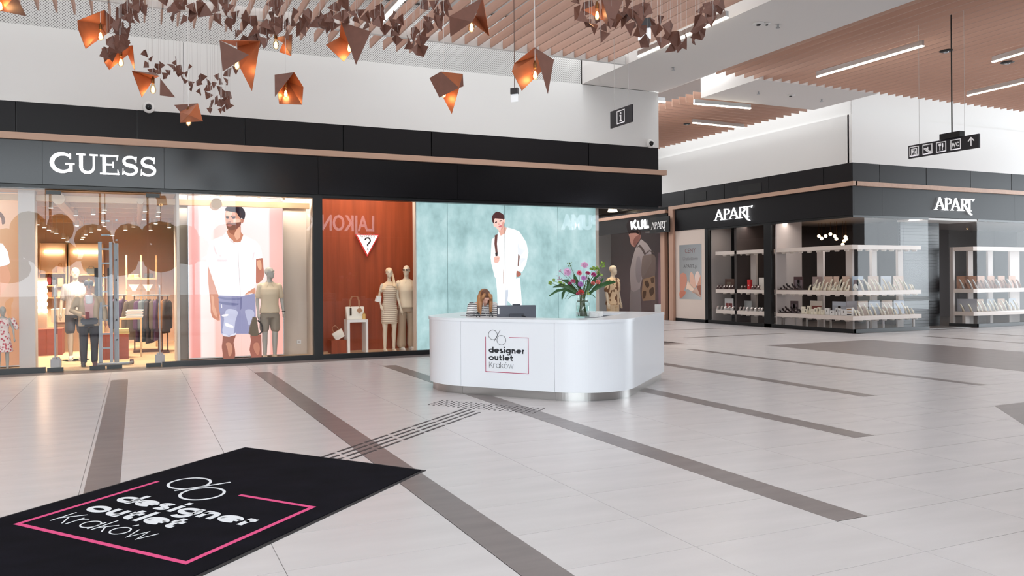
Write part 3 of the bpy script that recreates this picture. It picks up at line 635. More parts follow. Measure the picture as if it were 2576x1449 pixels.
# reflection of a backpacker, painted as translucent shapes on the side glass ---------------------------------
def reflection_tint(rgb, a=.62, nm='reflection_tint'):
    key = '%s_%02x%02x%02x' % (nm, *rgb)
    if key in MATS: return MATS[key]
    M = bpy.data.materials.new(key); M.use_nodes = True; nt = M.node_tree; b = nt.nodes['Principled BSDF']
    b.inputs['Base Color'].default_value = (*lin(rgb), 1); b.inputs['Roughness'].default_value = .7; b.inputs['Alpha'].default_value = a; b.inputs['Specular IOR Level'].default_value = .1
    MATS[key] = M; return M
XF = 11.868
fw = thing('painted_reflection', 'painted reflection of a man wearing a grey backpack, on the corner side glass', 'reflection_tint', (XF, 16.4, 1.7))
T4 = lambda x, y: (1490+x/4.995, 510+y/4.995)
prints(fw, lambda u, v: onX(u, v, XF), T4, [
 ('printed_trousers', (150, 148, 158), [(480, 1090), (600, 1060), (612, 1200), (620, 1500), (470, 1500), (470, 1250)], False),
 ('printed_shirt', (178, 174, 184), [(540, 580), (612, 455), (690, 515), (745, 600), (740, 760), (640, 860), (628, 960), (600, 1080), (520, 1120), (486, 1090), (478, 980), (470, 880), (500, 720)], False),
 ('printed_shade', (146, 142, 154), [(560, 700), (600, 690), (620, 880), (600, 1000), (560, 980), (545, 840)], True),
 ('reflected_backpack', (122, 110, 108), [(630, 700), (668, 660), (790, 668), (792, 900), (770, 960), (640, 960), (618, 860)], True),
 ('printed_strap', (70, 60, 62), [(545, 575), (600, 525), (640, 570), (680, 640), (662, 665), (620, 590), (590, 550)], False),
 ('reflected_handle', (80, 70, 70), [(676, 628), (720, 595), (780, 618), (790, 640), (720, 610), (684, 645)], False),
 ('reflected_leaf_shirt', (170, 142, 116), [(640, 960), (790, 920), (795, 1220), (640, 1235), (622, 1150)], False),
 ('reflected_leaf', (76, 60, 54), [(660, 1000), (700, 980), (720, 1040), (690, 1070)], True),
 ('reflected_leaf', (76, 60, 54), [(720, 1100), (770, 1060), (780, 1130), (740, 1170)], True),
 ('reflected_leaf', (76, 60, 54), [(640, 1120), (680, 1110), (670, 1190), (640, 1200)], True),
 ('reflected_leaf', (84, 66, 58), [(740, 950), (780, 940), (780, 1000), (750, 1010)], True),
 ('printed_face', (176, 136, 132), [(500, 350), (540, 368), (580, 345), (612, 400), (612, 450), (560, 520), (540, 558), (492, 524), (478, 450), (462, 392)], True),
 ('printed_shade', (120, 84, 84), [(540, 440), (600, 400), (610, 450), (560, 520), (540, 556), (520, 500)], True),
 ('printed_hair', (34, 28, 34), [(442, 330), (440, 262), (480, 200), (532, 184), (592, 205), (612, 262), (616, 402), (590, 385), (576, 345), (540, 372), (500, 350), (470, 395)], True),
], nrm=(-1, 0, 0), maker=lambda r: reflection_tint(r))

# ------------------------------------------------------------------ lettering by strokes
def glyph(mb, ch, org, ex, ey, h, nrm, ext, bold=1.0):
    """serif capitals drawn with strokes; unit height 1"""
    def P(x, y): return Vector(org)+Vector(ex)*(x*h)+Vector(ey)*(y*h)
    def st(pts, w): mb.ribbon([P(*p) for p in pts], [q*h*bold for q in w] if isinstance(w, (list, tuple)) else w*h*bold, Vector(nrm)*ext, nrm)
    if ch == 'G':
        a = arc(.54, .5, .44, .45, 48, 318, 22); ws = [.10+.09*max(0, math.sin(math.pi*i/22)) for i in range(23)]
        st(a, ws); st([(.88, .06), (.88, .46)], .15); st([(.66, .455), (1.04, .455)], .07); st([(.86, .70), (.86, .97)], .07); return 1.06
    if ch == 'U':
        st([(.20, .97), (.20, .36)], .16); st([(.20, .38)]+arc(.47, .34, .27, .29, 180, 360, 14)+[(.74, .38)], [.16]+[.16-.06*i/14 for i in range(15)]+[.09]); st([(.74, .97), (.74, .36)], .09)
        st([(.02, .965), (.38, .965)], .07); st([(.57, .965), (.91, .965)], .07); return .92
    if ch == 'E':
        st([(.22, 0), (.22, 1)], .16); st([(.04, .965), (.80, .965)], .07); st([(.04, .035), (.84, .035)], .07); st([(.22, .51), (.60, .51)], .07)
        st([(.765, .76), (.80, 1.0)], [.03, .07]); st([(.80, .27), (.84, 0)], [.03, .08]); st([(.60, .36), (.60, .66)], .055); return .90
    if ch == 'S':
        p = arc(.40, .735, .28, .225, 25, 262, 14)+arc(.38, .275, .30, .235, 82, -155, 16)
        ws = [.08+.075*math.exp(-((i-15)/6.5)**2)+.02 for i in range(len(p))]
        st(p, ws); st([(.655, .67), (.665, .98)], [.035, .06]); st([(.085, .34), (.075, .02)], [.035, .06]); return .76
    if ch == 'A':
        st([(.08, .02), (.44, 1.0)], [.05, .06]); st([(.42, 1.0), (.78, .02)], [.10, .13]); st([(.24, .34), (.66, .34)], .05)
        st([(-.04, .02), (.22, .02)], .05); st([(.60, .02), (.92, .02)], .05); return .84
    if ch == 'P':
        st([(.16, .0), (.16, .98)], .12); st([(.10, .96), (.30, .96)]+arc(.34, .73, .24, .23, 80, -80, 12)+[(.16, .49)], [.05, .05]+[.05+.07*math.sin(math.pi*i/12) for i in range(13)]+[.04])
        st([(.0, .02), (.34, .02)], .05); return .60
    if ch == 'R':
        st([(.16, .0), (.16, .98)], .12); st([(.10, .96), (.30, .96)]+arc(.34, .75, .24, .21, 80, -80, 12)+[(.16, .53)], [.05, .05]+[.05+.07*math.sin(math.pi*i/12) for i in range(13)]+[.04])
        st([(.34, .54), (.62, .12), (.86, -.20), (1.04, -.30)], [.08, .13, .12, .05]); st([(.0, .02), (.32, .02)], .05); return .64
    if ch == 'T':
        st([(.38, .02), (.38, .97)], .12); st([(.02, .955), (.76, .955)], .07); st([(.04, .82), (.02, .98)], [.03, .06]); st([(.74, .84), (.80, 1.02)], [.03, .06]); st([(.24, .02), (.54, .02)], .05); return .80
    return .5
M_sign = mat('lit_letter_white', (255, 255, 255), .4, emit=2.6, emit_rgb=(250, 252, 255))
M_signside = mat('letter_side', (240, 240, 242), .4, emit=1.2)
def sign_letters(name, word, label, org, ex, ey, h, nrm, total, ext=.045, kern=.04, cat='sign', M=None, kernpair=None, bold=1.0):
    root = thing(name, label, cat, org)
    adv = 0; plan = []
    for i, ch in enumerate(word):
        tmp = MB(); w = glyph(tmp, ch, (0, 0, 0), (1, 0, 0), (0, 0, 1), 1, (0, -1, 0), .01)
        plan.append((ch, adv)); adv += w+kern+(kernpair or {}).get(i, 0)
    sx = total/((adv-kern)*h)
    for ch, a in plan:
        mb = MB(); glyph(mb, ch, Vector(org)+Vector(ex)*(a*h*sx)+Vector(nrm)*.025, Vector(ex)*sx, ey, h, nrm, ext, bold); mb.build('letter', M or M_sign, root)
    return root
UP = Vector((0, 0, 1))
sign_letters('shop_sign', 'GUESS', 'white illuminated serif letters GUESS on the black fascia over the glass entrance', (-1.40, YG-.07, 3.585), (1, 0, 0), UP, .352, (0, -1, 0), 1.78, kern=.05, bold=1.02)
sign_letters('shop_sign', 'GUESS', 'white serif letters GUESS round the corner, seen only mirrored in the jewellery window', (XC+.03, 18.2, 3.585), (0, 1, 0), UP, .36, (1, 0, 0), 1.8, kern=.05)
y0, y1 = onX(1800, 550, XA-.03).y, onX(1894, 545, XA-.03).y
sign_letters('shop_sign', 'APART', 'white illuminated letters APART on the fascia facing the reception desk', (XA-.03, y0, 3.60), (0, -1, 0), UP, .375, (-1, 0, 0), abs(y0-y1)+.02, kern=.02, kernpair={0: -.02, 1: -.04, 3: -.22}, bold=.82)
x0, x1 = onY(2348, 530, YA-.03).x, onY(2446, 520, YA-.03).x
sign_letters('shop_sign', 'APART', 'white illuminated letters APART over the shuttered jewellery doorway', (x0, YA-.03, 3.60), (1, 0, 0), UP, .375, (0, -1, 0), x1-x0, kern=.02, kernpair={0: -.02, 1: -.04, 3: -.22}, bold=.82)
# rounded letters KUL. on the shop further down the corridor
def onK(u, v): return onX(u, v, XA-.03)
kl = thing('shop_sign', 'white rounded letters KUL on the dark shop down the corridor, seen through the corner glass', 'sign', tuple(onK(1610, 568)))
M_k = mat('kul_letter', (255, 255, 255), .4, emit=4.0)
for strokes in ([[(1589, 557), (1591, 577)], [(1600, 554), (1591.5, 567)], [(1592.5, 566), (1602, 575)]], [[(1605.5, 556), (1607, 570), (1609.5, 574.5), (1615, 573.5), (1617.5, 569), (1616, 553.5)]], [[(1623, 553), (1624.5, 572), (1632, 570.5)]], [[(1637.4, 571), (1638.6, 571)]]):
    mb = MB()
    for s_ in strokes: mb.ribbon([onK(*p) for p in s_], .085, (-.04, 0, 0), (-1, 0, 0))
    mb.build('letter', M_k, kl)
# small APART blade sign on the dark pier beside the oak portal
bl = thing('blade_sign', 'small black projecting sign reading APART between the two oak portals', 'sign', tuple(onX(1660, 552, XA-.5)))
q0, q1 = onX(1637, 559, XA-.3), onX(1678, 553, XA-.3)
MB().box(XA-.28, XA-.24, q1.y-.1, q0.y+.1, 3.35, 3.95).build('panel', M_blackm, bl); MB().box(XA-.24, XA+.12, q0.y-.05, q0.y+.05, 3.55, 3.7).build('bracket', M_blackm, bl)
mb = MB(); tot = q0.y-q1.y; a = 0
for i, ch in enumerate('APART'): a += glyph(mb, ch, (XA-.285, q0.y-a*.27, 3.5), (0, -1, 0), UP, .27*1.0, (-1, 0, 0), .006, .7)-.08
mb.build('letter', mat('pale_letter', (226, 222, 220), .5, emit=.6), bl)

# red bordered triangle badge on the cherry wall
yT = 16.66
tb = thing('triangle_sign', 'white triangle badge with red border, question mark and GUESS on the cherry wood wall', 'sign', tuple(onY(923, 612, yT)))
A_, B_, C_ = onY(893, 589, yT), onY(953.5, 590, yT), onY(923, 645.5, yT)
MB().prism([A_, B_, C_], (0, -.04, 0)).build('red_border', print_mat('badge_red', (206, 66, 60), 1.0), tb, fix=True)
G_ = (A_+B_+C_)/3; k = .86
MB().prism([G_+(p-G_)*k+Vector((0, -.038, 0)) for p in (A_, B_, C_)], (0, -.006, 0)).build('white_face', print_mat('badge_white', (255, 252, 250), 1.1), tb, fix=True)
mb = MB(); mb.ribbon([(G_.x+x, yT-.046, G_.z-.02+z) for x, z in arc(0, .045, .062, .062, 170, -50, 14)+[(0, -.045), (0, -.085)]], .032, (0, -.003, 0), (0, -1, 0)); mb.build('question_mark', mat('badge_ink', (40, 28, 28), .6), tb)
mb = MB(); mb.prism([(G_.x-.022, yT-.046, G_.z-.185), (G_.x+.022, yT-.046, G_.z-.185), (G_.x, yT-.046, G_.z-.145)], (0, -.003, 0)); mb.build('small_triangle', mat('badge_ink', (40, 28, 28), .6), tb)
me = text_mesh('GUESS', .105, .001, 0, spacing=1.25, align='CENTER'); place_text('badge_word', me, mat('badge_grey', (150, 140, 138), .6), tb, (G_.x, yT-.047, G_.z+.10), (1, 0, 0), UP)

# ------------------------------------------------------------------ the designer outlet logo
def SANS(ch, wt):
    """round sans letters as strokes; x-height 1"""
    h = wt/2; r = .5-h*.2; C = lambda cx=.5, a0=0, a1=360, n=26: arc(cx, .5, .5-h*.25, .5-h, a0, a1, n)
    X1 = 1-h*.9
    if ch == 'o': return [C()], 1.0
    if ch == 'ó': return [C(), [(.46, 1.2), (.62, 1.45)]], 1.0
    if ch in 'dagq':
        st = [C()]
        if ch == 'd': st.append([(X1, 0), (X1, 1.45)])
        if ch == 'a': st.append([(X1, 0), (X1, 1.0)])
        if ch == 'g': st.append([(X1, 1.0), (X1, .05)]+arc(.5, -.05, .5-h*.9, .36-h*.3, 0, -140, 12))
        return st, 1.0
    if ch == 'e': return [[(.08, .5), (.95, .5)], C(a0=2, a1=312)], 1.0
    if ch == 's': return [arc(.36, .74-h*.1, .30-h*.3, .26-h*.6, 40, 265, 12)+arc(.38, .26+h*.1, .32-h*.3, .26-h*.6, 85, -140, 12)], .74
    if ch == 'i': return [[(h, 0), (h, 1.0)], [(h, 1.2), (h, 1.2+wt*.95)]], wt
    if ch == 'l': return [[(h, 0), (h, 1.45)]], wt
    if ch == 'n': return [[(h, 0), (h, 1)], [(h, .5)]+arc(.46, .52, .46-h, .48-h, 165, 0, 12)+[(.92-h, 0)]], .92
    if ch == 'u': return [[(.92-h, 0), (.92-h, 1)], [(h, 1), (h, .48)]+arc(.46, .46, .46-h, .46-h, 180, 350, 12)], .92
    if ch == 'r': return [[(h, 0), (h, 1)], [(h, .5)]+arc(.5, .45, .5-h, .55-h, 160, 92, 8)], .56
    if ch == 't': return [[(.18+h*.4, 1.32), (.18+h*.4, .3)]+arc(.18+h*.4+.24, .28, .24, .28-h, 180, 290, 8), [(0, 1-h), (.62, 1-h)]], .62
    if ch == 'K': return [[(h, 0), (h, 1.4)], [(.95, 1.4), (h, .45)], [(.38, .78), (1.0, 0)]], 1.0
    if ch == 'k': return [[(h, 0), (h, 1.45)], [(.74, 1.0), (h, .32)], [(.30, .58), (.8, 0)]], .78
    if ch == 'w': return [[(0.02, 1), (.36, .03), (.70, 1), (1.04, .03), (1.38, 1)]], 1.4
    return [], .4
def logo(parent, org, ex, ey, nrm, Md, Mp, ext, lw, bold=.012):
    ex, ey, nrm = Vector(ex), Vector(ey), Vector(nrm); o = Vector(org); U1 = ex.length; V1 = ey.length
    def P(x, y): return o+ex*x+ey*y
    nn = nrm.normalized()
    mb = MB(); mb.ribbon([P(0, .83), P(0, 0), P(1, 0), P(1, .83), P(.56, .83)], lw, nn*ext, nn); mb.build('logo_frame', Mp, parent)
    mb = MB()
    for cx, cy in ((.177, .88), (.377, .76)):
        mb.ribbon([P(x, y) for x, y in arc(cx, cy, .105, .113, 0, 360, 40)], lw*.62, nn*ext, nn)
    mb.ribbon([P(.213, .735), P(.353, 1.0)], lw*.62, nn*ext, nn); mb.build('logo_symbol', Md, parent)
    for body, y, w, wt in (('designer', .455, .83, .34), ('outlet', .277, .56, .34), ('Kraków', .10, .57, .085)):
        mb = MB(); adv = 0; plan = []
        for ch in body:
            st_, a_ = SANS(ch, wt); plan.append((st_, adv)); adv += a_+(.16 if wt > .2 else .22)
        tot = adv-(.16 if wt > .2 else .22); sx = w/tot; sy = .100
        for st_, a0 in plan:
            for pts in st_: mb.ribbon([P(.084+(a0+px)*sx, y+py*sy) for px, py in pts], wt*sy*V1*.92, nn*ext, nn)
        mb.build('logo_word', Md, parent)
# ================================================================== RECEPTION DESK, MAT, GUIDE PATH
DO = Vector((4.272, 9.806, 0)); DA = Vector((math.cos(math.radians(-50)), math.sin(math.radians(-50)), 0)); DB = Vector((math.cos(math.radians(40)), math.sin(math.radians(40)), 0))
def DL(a, b, z=0): return DO+DA*a+DB*b+Vector((0, 0, z))
def desk_path(off, a_l=-.8, a_r=2.19, b_back=2.75, r=.8, lb=2.75, n=30):
    """outline seen from above, left back -> left curve -> front -> right curve -> right back, grown by off"""
    p = [(a_l-off, lb)]
    p += [(a_l+r+(r+off)*math.cos(math.radians(t)), r+(r+off)*math.sin(math.radians(t))) for t in [180+90*i/n for i in range(n+1)]]
    p += [(a_r-r+(r+off)*math.cos(math.radians(t)), r+(r+off)*math.sin(math.radians(t))) for t in [270+90*i/n for i in range(n+1)]]
    p += [(a_r+off, b_back)]
    return p
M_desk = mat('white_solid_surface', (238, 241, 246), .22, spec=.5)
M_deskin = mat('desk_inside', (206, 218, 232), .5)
desk = thing('reception_desk', 'white curved information desk with steel plinth and designer outlet logo', 'desk', tuple(DL(.7, 1.2)))
def strip(outer, inner, z0, z1):
    mb = MB(); k = len(outer)
    for i in range(k-1):
        q = [outer[i], outer[i+1], inner[i+1], inner[i]]
        mb.prism([DL(a, b, z0) for a, b in q], (0, 0, z1-z0))
    return mb
po, pi_ = desk_path(.05), desk_path(.02)
def seg(i0, i1): return po[i0:i1+1], pi_[i0:i1+1]
# path points: 0 left back, 1..13 left curve, 14..26 right curve, 27 right back
for nm, i0, i1 in (('side_panel', 0, 1), ('curved_panel', 1, 31), ('front_panel', 31, 32), ('curved_panel', 32, 62), ('side_panel', 62, 63)):
    o_, q_ = seg(i0, i1)
    if nm == 'front_panel': o_ = [(o_[0][0]+.004, o_[0][1]), (o_[1][0]-.004, o_[1][1])]; q_ = [(q_[0][0]+.004, q_[0][1]), (q_[1][0]-.004, q_[1][1])]
    strip(o_, q_, .115, 1.035).build(nm, M_desk, desk)
ko, ki = desk_path(0), desk_path(-.03)
for nm, i0, i1 in (('plinth', 0, 1), ('plinth', 1, 31), ('plinth', 31, 32), ('plinth', 32, 62), ('plinth', 62, 63)):
    o_, q_ = ko[i0:i1+1], ki[i0:i1+1]
    if i0 == 31: o_ = [(o_[0][0]+.004, o_[0][1]), (o_[1][0]-.004, o_[1][1])]
    strip(o_, q_, 0, .125).build(nm, M_steel, desk)
to = desk_path(.06); ti = [(a_, b_) for a_, b_ in desk_path(-.42)]
strip(to, ti, 1.03, 1.072).build('countertop', M_desk, desk)
mb = MB(); mb.prism([DL(*p, 1.03) for p in ((.95, 2.25), (1.78, 2.25), (1.78, 2.75), (.95, 2.75))], (0, 0, .042)); mb.build('countertop', M_desk, desk)
mb = MB(); mb.prism([DL(*p, .115) for p in ((.95, 2.70), (2.19, 2.70), (2.19, 2.75), (.95, 2.75))], (0, 0, .915)); mb.build('back_panel', M_desk, desk)
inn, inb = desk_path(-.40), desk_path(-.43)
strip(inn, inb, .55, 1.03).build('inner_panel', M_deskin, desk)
mb = MB(); mb.prism([DL(*p, .74) for p in ((-.3, .42), (1.7, .42), (1.7, 1.05), (-.3, 1.05))], (0, 0, .03)); mb.build('work_surface', M_desk, desk)
# logo on the front panel
fp = DL(0, -.051)
def onF(u, v):
    d = ray(u, v); t = (fp-CAM).dot(DB)/d.dot(DB); return CAM+d*t
bl_, br_, tl_ = onF(1222, 934.5), onF(1329.5, 940), onF(1221.5, 847)
M_ink = mat('logo_ink', (44, 46, 52), .5); M_pink = mat('logo_raspberry', (178, 48, 88), .5)
ux = (br_-bl_).dot(DA)
logo(desk, bl_, DA*ux, Vector((0, 0, (tl_.z-bl_.z)/.83)), -DB, M_ink, M_pink, .002, .008)
# things on and in the desk -------------------------------------------------
def onTop(u, v, z=1.072): return onZ(u, v, z)
# monitor
mo = DL(.78, .62); mo = onZ(1299, 797, 1.07); 
dmon = 10.95; c = at(1299, 782, dmon); zt_ = at(1299, 768, dmon).z
mdir = DA; mx_ = Vector((c.x, c.y, 0))
mon = thing('monitor', 'dark grey computer monitor seen from behind on the reception desk', 'monitor', (c.x, c.y, .77))
M_mon = mat('monitor_grey', (84, 86, 96), .45)
ax, ay = Vector((math.cos(-.28), math.sin(-.28), 0)), Vector((math.sin(.28), math.cos(.28), 0))
hw = .285
MB().obox((c.x, c.y, zt_-.17), ax, ay, UP, hw, .018, .17).build('housing', M_mon, mon, bevel=.006)
MB().obox((c.x+ay.x*-.03, c.y+ay.y*-.03, zt_-.21), ax, ay, UP, .11, .014, .09).build('mount_cover', mat('monitor_dark', (62, 64, 74), .5), mon, bevel=.008)
MB().obox((c.x, c.y, zt_+.008), ax, ay, UP, .055, .016, .012).build('webcam', mat('monitor_dark', (62, 64, 74), .5), mon, bevel=.003)
MB().tube([Vector((c.x, c.y, .80))-ay*.045, Vector((c.x, c.y, zt_-.2))-ay*.045], .025, 10).build('stand', M_mon, mon)
MB().lathe([(.11, 0), (.11, .012), (.03, .03)], 20, (c.x-ay.x*.05, c.y-ay.y*.05, .77)).build('base', M_mon, mon)
MB().tube([Vector((c.x, c.y, zt_-.15))+ax*.07-ay*.047, Vector((c.x, c.y, zt_-.16))+ax*.12-ay*.047, Vector((c.x, c.y, zt_-.30))+ax*.13-ay*.047], .007, 6).build('cable', M_blackm, mon)
MB().obox((c.x-ax.x*(hw-.02)-ay.x*.019, c.y-ax.y*(hw-.02)-ay.y*.019, zt_-.08), ax, ay, UP, .012, .001, .045).build('sticker', M_white, mon)
# small boxes right of the vase
for k, (u, v, wd, hh, lab) in enumerate(((1494, 797, .10, .055, 'small white card box beside the flower vase'), (1507, 796, .085, .075, 'taller white leaflet holder right of the vase'))):
    p = onTop(u, v); mb = MB(); mb.obox((p.x, p.y, p.z+hh/2), DA, DB, UP, wd/2, .05, hh/2)
    single(mb, ('card_box', 'leaflet_holder')[k], M_white, lab, 'box', tuple(p))
# vase with flowers
vp = onTop(1466, 799); vp.z = 1.072
D_ = (vp-CAM).dot(CF); S_ = D_/FPX       # metres per photo pixel at the vase
vase = thing('vase', 'clear ribbed glass vase with water holding the flower bouquet on the desk', 'vase', tuple(vp))
r = 17*S_; hv = 62*S_
prof = [(r*.92, 0), (r, .01), (r, hv*.60), (r*.80, hv*.66), (r*.74, hv*.72), (r*.76, hv*.95), (r*.84, hv)]
MB().lathe(prof, 20, vp).build('glass_body', glass_mat('vase_glass', .08, (.93, .96, .95)), vase, smooth=True)
MB().lathe([(r*.9, .012), (r*.93, .015), (r*.93, hv*.5)], 20, vp).build('water', glass_mat('vase_water', .02, (.86, .92, .90)), vase)
MB().tube([(vp.x+r*.79*math.cos(t), vp.y+r*.79*math.sin(t), vp.z+hv*.67) for t in [2*math.pi*i/16 for i in range(16)]], .006, 6, closed=True).build('neck_band', mat('band_green', (70, 80, 60), .6), vase)
bq = thing('bouquet', 'mixed bouquet of pink, purple and coral flowers with long green leaves in the vase', 'bouquet', tuple(vp+Vector((0, 0, .02))))
M_stem = mat('stem_green', (74, 92, 44), .6); M_leaf = mat('leaf_green', (44, 84, 40), .5, noise=((30, 30, 8), .25)); M_lgreen = mat('bell_green', (150, 176, 88), .5)
rx_, rz_ = CR.copy(), UP
def BP(u, v, dy=0.0):  # point around the bouquet: photo offset turned into the upright plane of the vase
    return vp+_R*((u-1466)*S_)+UP*((799-v)*S_)+Vector((CF.x, CF.y, 0))*dy
base_pts = []
def stem(u, v, dy, rad=.0035, M=None, nm='stem'):
    b0 = vp+Vector((random.uniform(-.5, .5)*r, random.uniform(-.5, .5)*r, .02)); b1 = vp+Vector((random.uniform(-.35, .35)*r, random.uniform(-.35, .35)*r, hv*.95)); e = BP(u, v, dy)
    b0 = vp+(b0-vp)-(e-b1)*Vector((.12, .12, 0)).length*0
    m_ = (b1+e)/2+UP*.02
    MB().tube([b0, b1, m_, e], [rad, rad, rad*.9, rad*.7], 6).build(nm, M or M_stem, bq, smooth=True)
def spiky(u, v, dy, R_, rgb, rgb2, tilt=0):
    c = BP(u, v, dy); nrm = (Vector((-CF.x, -CF.y, .35+tilt))).normalized(); x = nrm.cross(UP).normalized(); y = x.cross(nrm); mb = MB()
    for ring, (n, rr, lift) in enumerate(((22, 1.0, .12), (20, .82, .32), (16, .62, .5), (12, .4, .62), (7, .2, .7))):
        for i in range(n):
            t = 2*math.pi*(i+.5*ring)/n+random.uniform(-.08, .08); d_ = x*math.cos(t)+y*math.sin(t); s_ = d_.cross(nrm)
            a = c+nrm*(.1*R_); tip = c+d_*(R_*rr*random.uniform(.9, 1.08))+nrm*(R_*lift); md = c+d_*(R_*rr*.55)+nrm*(R_*lift*1.15); w_ = R_*.085
            mb.add([a, md-s_*w_, tip, md+s_*w_], [(0, 1, 2, 3)])
    mb.ell(c, R_*.35, R_*.35, R_*.35, 8, 6)
    o = mb.build('chrysanthemum', mat('petal_%02x%02x%02x' % rgb, rgb, .6, noise=((60, 60, 60), .12)), bq)
    MB().ell(c+nrm*(R_*.55), R_*.2, R_*.2, R_*.15, 8, 6).build('flower_heart', mat('heart_%02x%02x%02x' % rgb2, rgb2, .7), o)
def rose(u, v, dy, R_, rgb):
    c = BP(u, v, dy); nrm = (Vector((-CF.x, -CF.y, .6))).normalized(); x = nrm.cross(UP).normalized(); y = x.cross(nrm); mb = MB()
    for ring, (n, rr, hh) in enumerate(((6, 1.0, .25), (5, .74, .55), (4, .48, .8), (3, .24, .95))):
        for i in range(n):
            t0 = 2*math.pi*(i+.37*ring)/n; w_ = 2*math.pi/n*.62; pts = []
            for s_, (f, l) in ((-1, (.92, 0)), (-.5, (1.02, .10)), (0, (1.06, .14)), (.5, (1.02, .10)), (1, (.92, 0))):
                d_ = x*math.cos(t0+w_*s_)+y*math.sin(t0+w_*s_); pts.append(c+d_*(R_*rr*f)+nrm*(R_*(hh+l)))
            for s_ in (1, 0, -1):
                d_ = x*math.cos(t0+w_*s_)+y*math.sin(t0+w_*s_); pts.append(c+d_*(R_*rr*.45)-nrm*(R_*.3))
            mb.add(pts, [(0, 1, 6, 7), (1, 2, 6), (2, 3, 6), (3, 4, 5, 6)])
    return mb.build('rose', mat('rose_%02x%02x%02x' % rgb, rgb, .55, noise=((40, 40, 40), .1)), bq, smooth=False)
def leaf(pts, w, M=None):
    P_ = [BP(*p) for p in pts]; mb = MB(); vs = []; k = len(P_)
    for i, p in enumerate(P_):
        t = (P_[min(i+1, k-1)]-P_[max(i-1, 0)]).normalized(); s_ = t.cross(Vector((CF.x, CF.y, .15))).normalized(); ww = w*S_*math.sin(math.pi*(i+.35)/(k-.3))
        vs += [p-s_*ww, p+Vector((CF.x, CF.y, 0))*ww*.35, p+s_*ww]
    fs = []
    for i in range(k-1): fs += [(3*i, 3*i+1, 3*i+4, 3*i+3), (3*i+1, 3*i+2, 3*i+5, 3*i+4)]
    mb.add(vs, fs).build('leaf', M or M_leaf, bq, smooth=True)
random.seed(11)
spiky(1427, 685, -.03, 13*S_, (222, 172, 210), (206, 130, 180)); stem(1427, 690, -.02)
spiky(1472, 668, .02, 12*S_, (226, 170, 208), (214, 150, 190), .5); stem(1471, 672, .02)
spiky(1467, 700, -.05, 8.5*S_, (190, 122, 190), (170, 96, 170)); stem(1467, 704, -.04)
spiky(1459, 715, -.07, 9*S_, (166, 104, 176), (150, 84, 160)); stem(1459, 718, -.06)
spiky(1457, 687, -.03, 8.5*S_, (214, 62, 100), (120, 20, 50)); stem(1457, 690, -.03)
for u, v, R_, rgb in ((1461, 736, 7.5, (242, 104, 104)), (1493, 692, 6.5, (214, 92, 160)), (1477, 688, 5.5, (210, 80, 130)), (1440, 708, 6, (222, 120, 160)), (1433, 713, 4.5, (206, 96, 150)), (1491, 713, 5.5, (236, 150, 142)), (1502, 711, 6, (240, 160, 150)), (1452, 739, 4.5, (216, 110, 140))):
    rose(u, v, random.uniform(-.08, -.02), R_*S_, rgb); stem(u, v+2, -.03)
def cups(u, v, n, spread, M, nm, rad):
    o = None; mb = MB()
    for i in range(n):
        c = BP(u+random.uniform(-spread, spread), v+random.uniform(-spread, spread), random.uniform(-.04, .04)); q = rad*S_*random.uniform(.8, 1.2)
        a = random.uniform(0, 6.28); dr = Vector((math.cos(a), math.sin(a)*.5-.4, .6)).normalized(); x = dr.cross(UP).normalized(); y = x.cross(dr); vs = []
        for k in range(6): t = k*math.pi/3; vs += [c+(x*math.cos(t)+y*math.sin(t))*q*.4, c+(x*math.cos(t)+y*math.sin(t))*q+dr*q*1.1]
        mb.add(vs, [(2*k, 2*((k+1) % 6), 2*((k+1) % 6)+1, 2*k+1) for k in range(6)]+[(0, 2, 4, 6, 8, 10)])
    mb.build(nm, M, bq); stem(u, v, 0, .003)
for u, v, n, s_ in ((1385, 712, 6, 4), (1393, 706, 4, 3), (1413, 713, 8, 6), (1517, 668, 9, 6), (1502, 678, 6, 6), (1493, 676, 5, 4), (1511, 690, 5, 5), (1476, 738, 5, 4)):
    cups(u, v, n, s_, M_lgreen, 'bells_of_ireland', 3.4)
for u, v, n, s_ in ((1410, 682, 6, 4), (1407, 700, 8, 6), (1480, 702, 14, 7), (1415, 705, 6, 5), (1506, 701, 8, 5)):
    cups(u, v, n, s_, mat('waxflower', (206, 178, 196), .6), 'waxflower', 1.7)
cups(1435, 667, 12, 6, mat('fennel_green', (112, 134, 66), .6), 'dill_umbel', 1.8)
for pts, w in (([(1455, 742), (1420, 727), (1400, 731), (1382, 744)], 4), ([(1455, 740), (1430, 722), (1410, 718), (1392, 722)], 5), ([(1450, 738), (1424, 728), (1417, 738), (1415, 753)], 4.5), ([(1480, 740), (1505, 722), (1530, 712), (1551, 710)], 6),
               ([(1482, 742), (1495, 728), (1508, 716), (1520, 700)], 5), ([(1456, 735), (1436, 716), (1425, 706), (1415, 704)], 5), ([(1478, 735), (1490, 716), (1500, 700), (1508, 690)], 6), ([(1465, 735), (1455, 715), (1447, 700), (1444, 690)], 5),
               ([(1472, 738), (1480, 722), (1482, 708), (1480, 698)], 5), ([(1450, 742), (1436, 744), (1428, 752)], 1), ([(1455, 738), (1432, 733), (1421, 752)], 1), ([(1480, 740), (1492, 742), (1497, 749)], 1.2), ([(1452, 730), (1440, 722), (1432, 716)], 5)):
    leaf([(u, v, random.uniform(-.05, .05)) for u, v in pts], w)
for k in range(9): stem(1466+random.uniform(-12, 12), 735+random.uniform(-12, 6), random.uniform(-.03, .03), .0042)

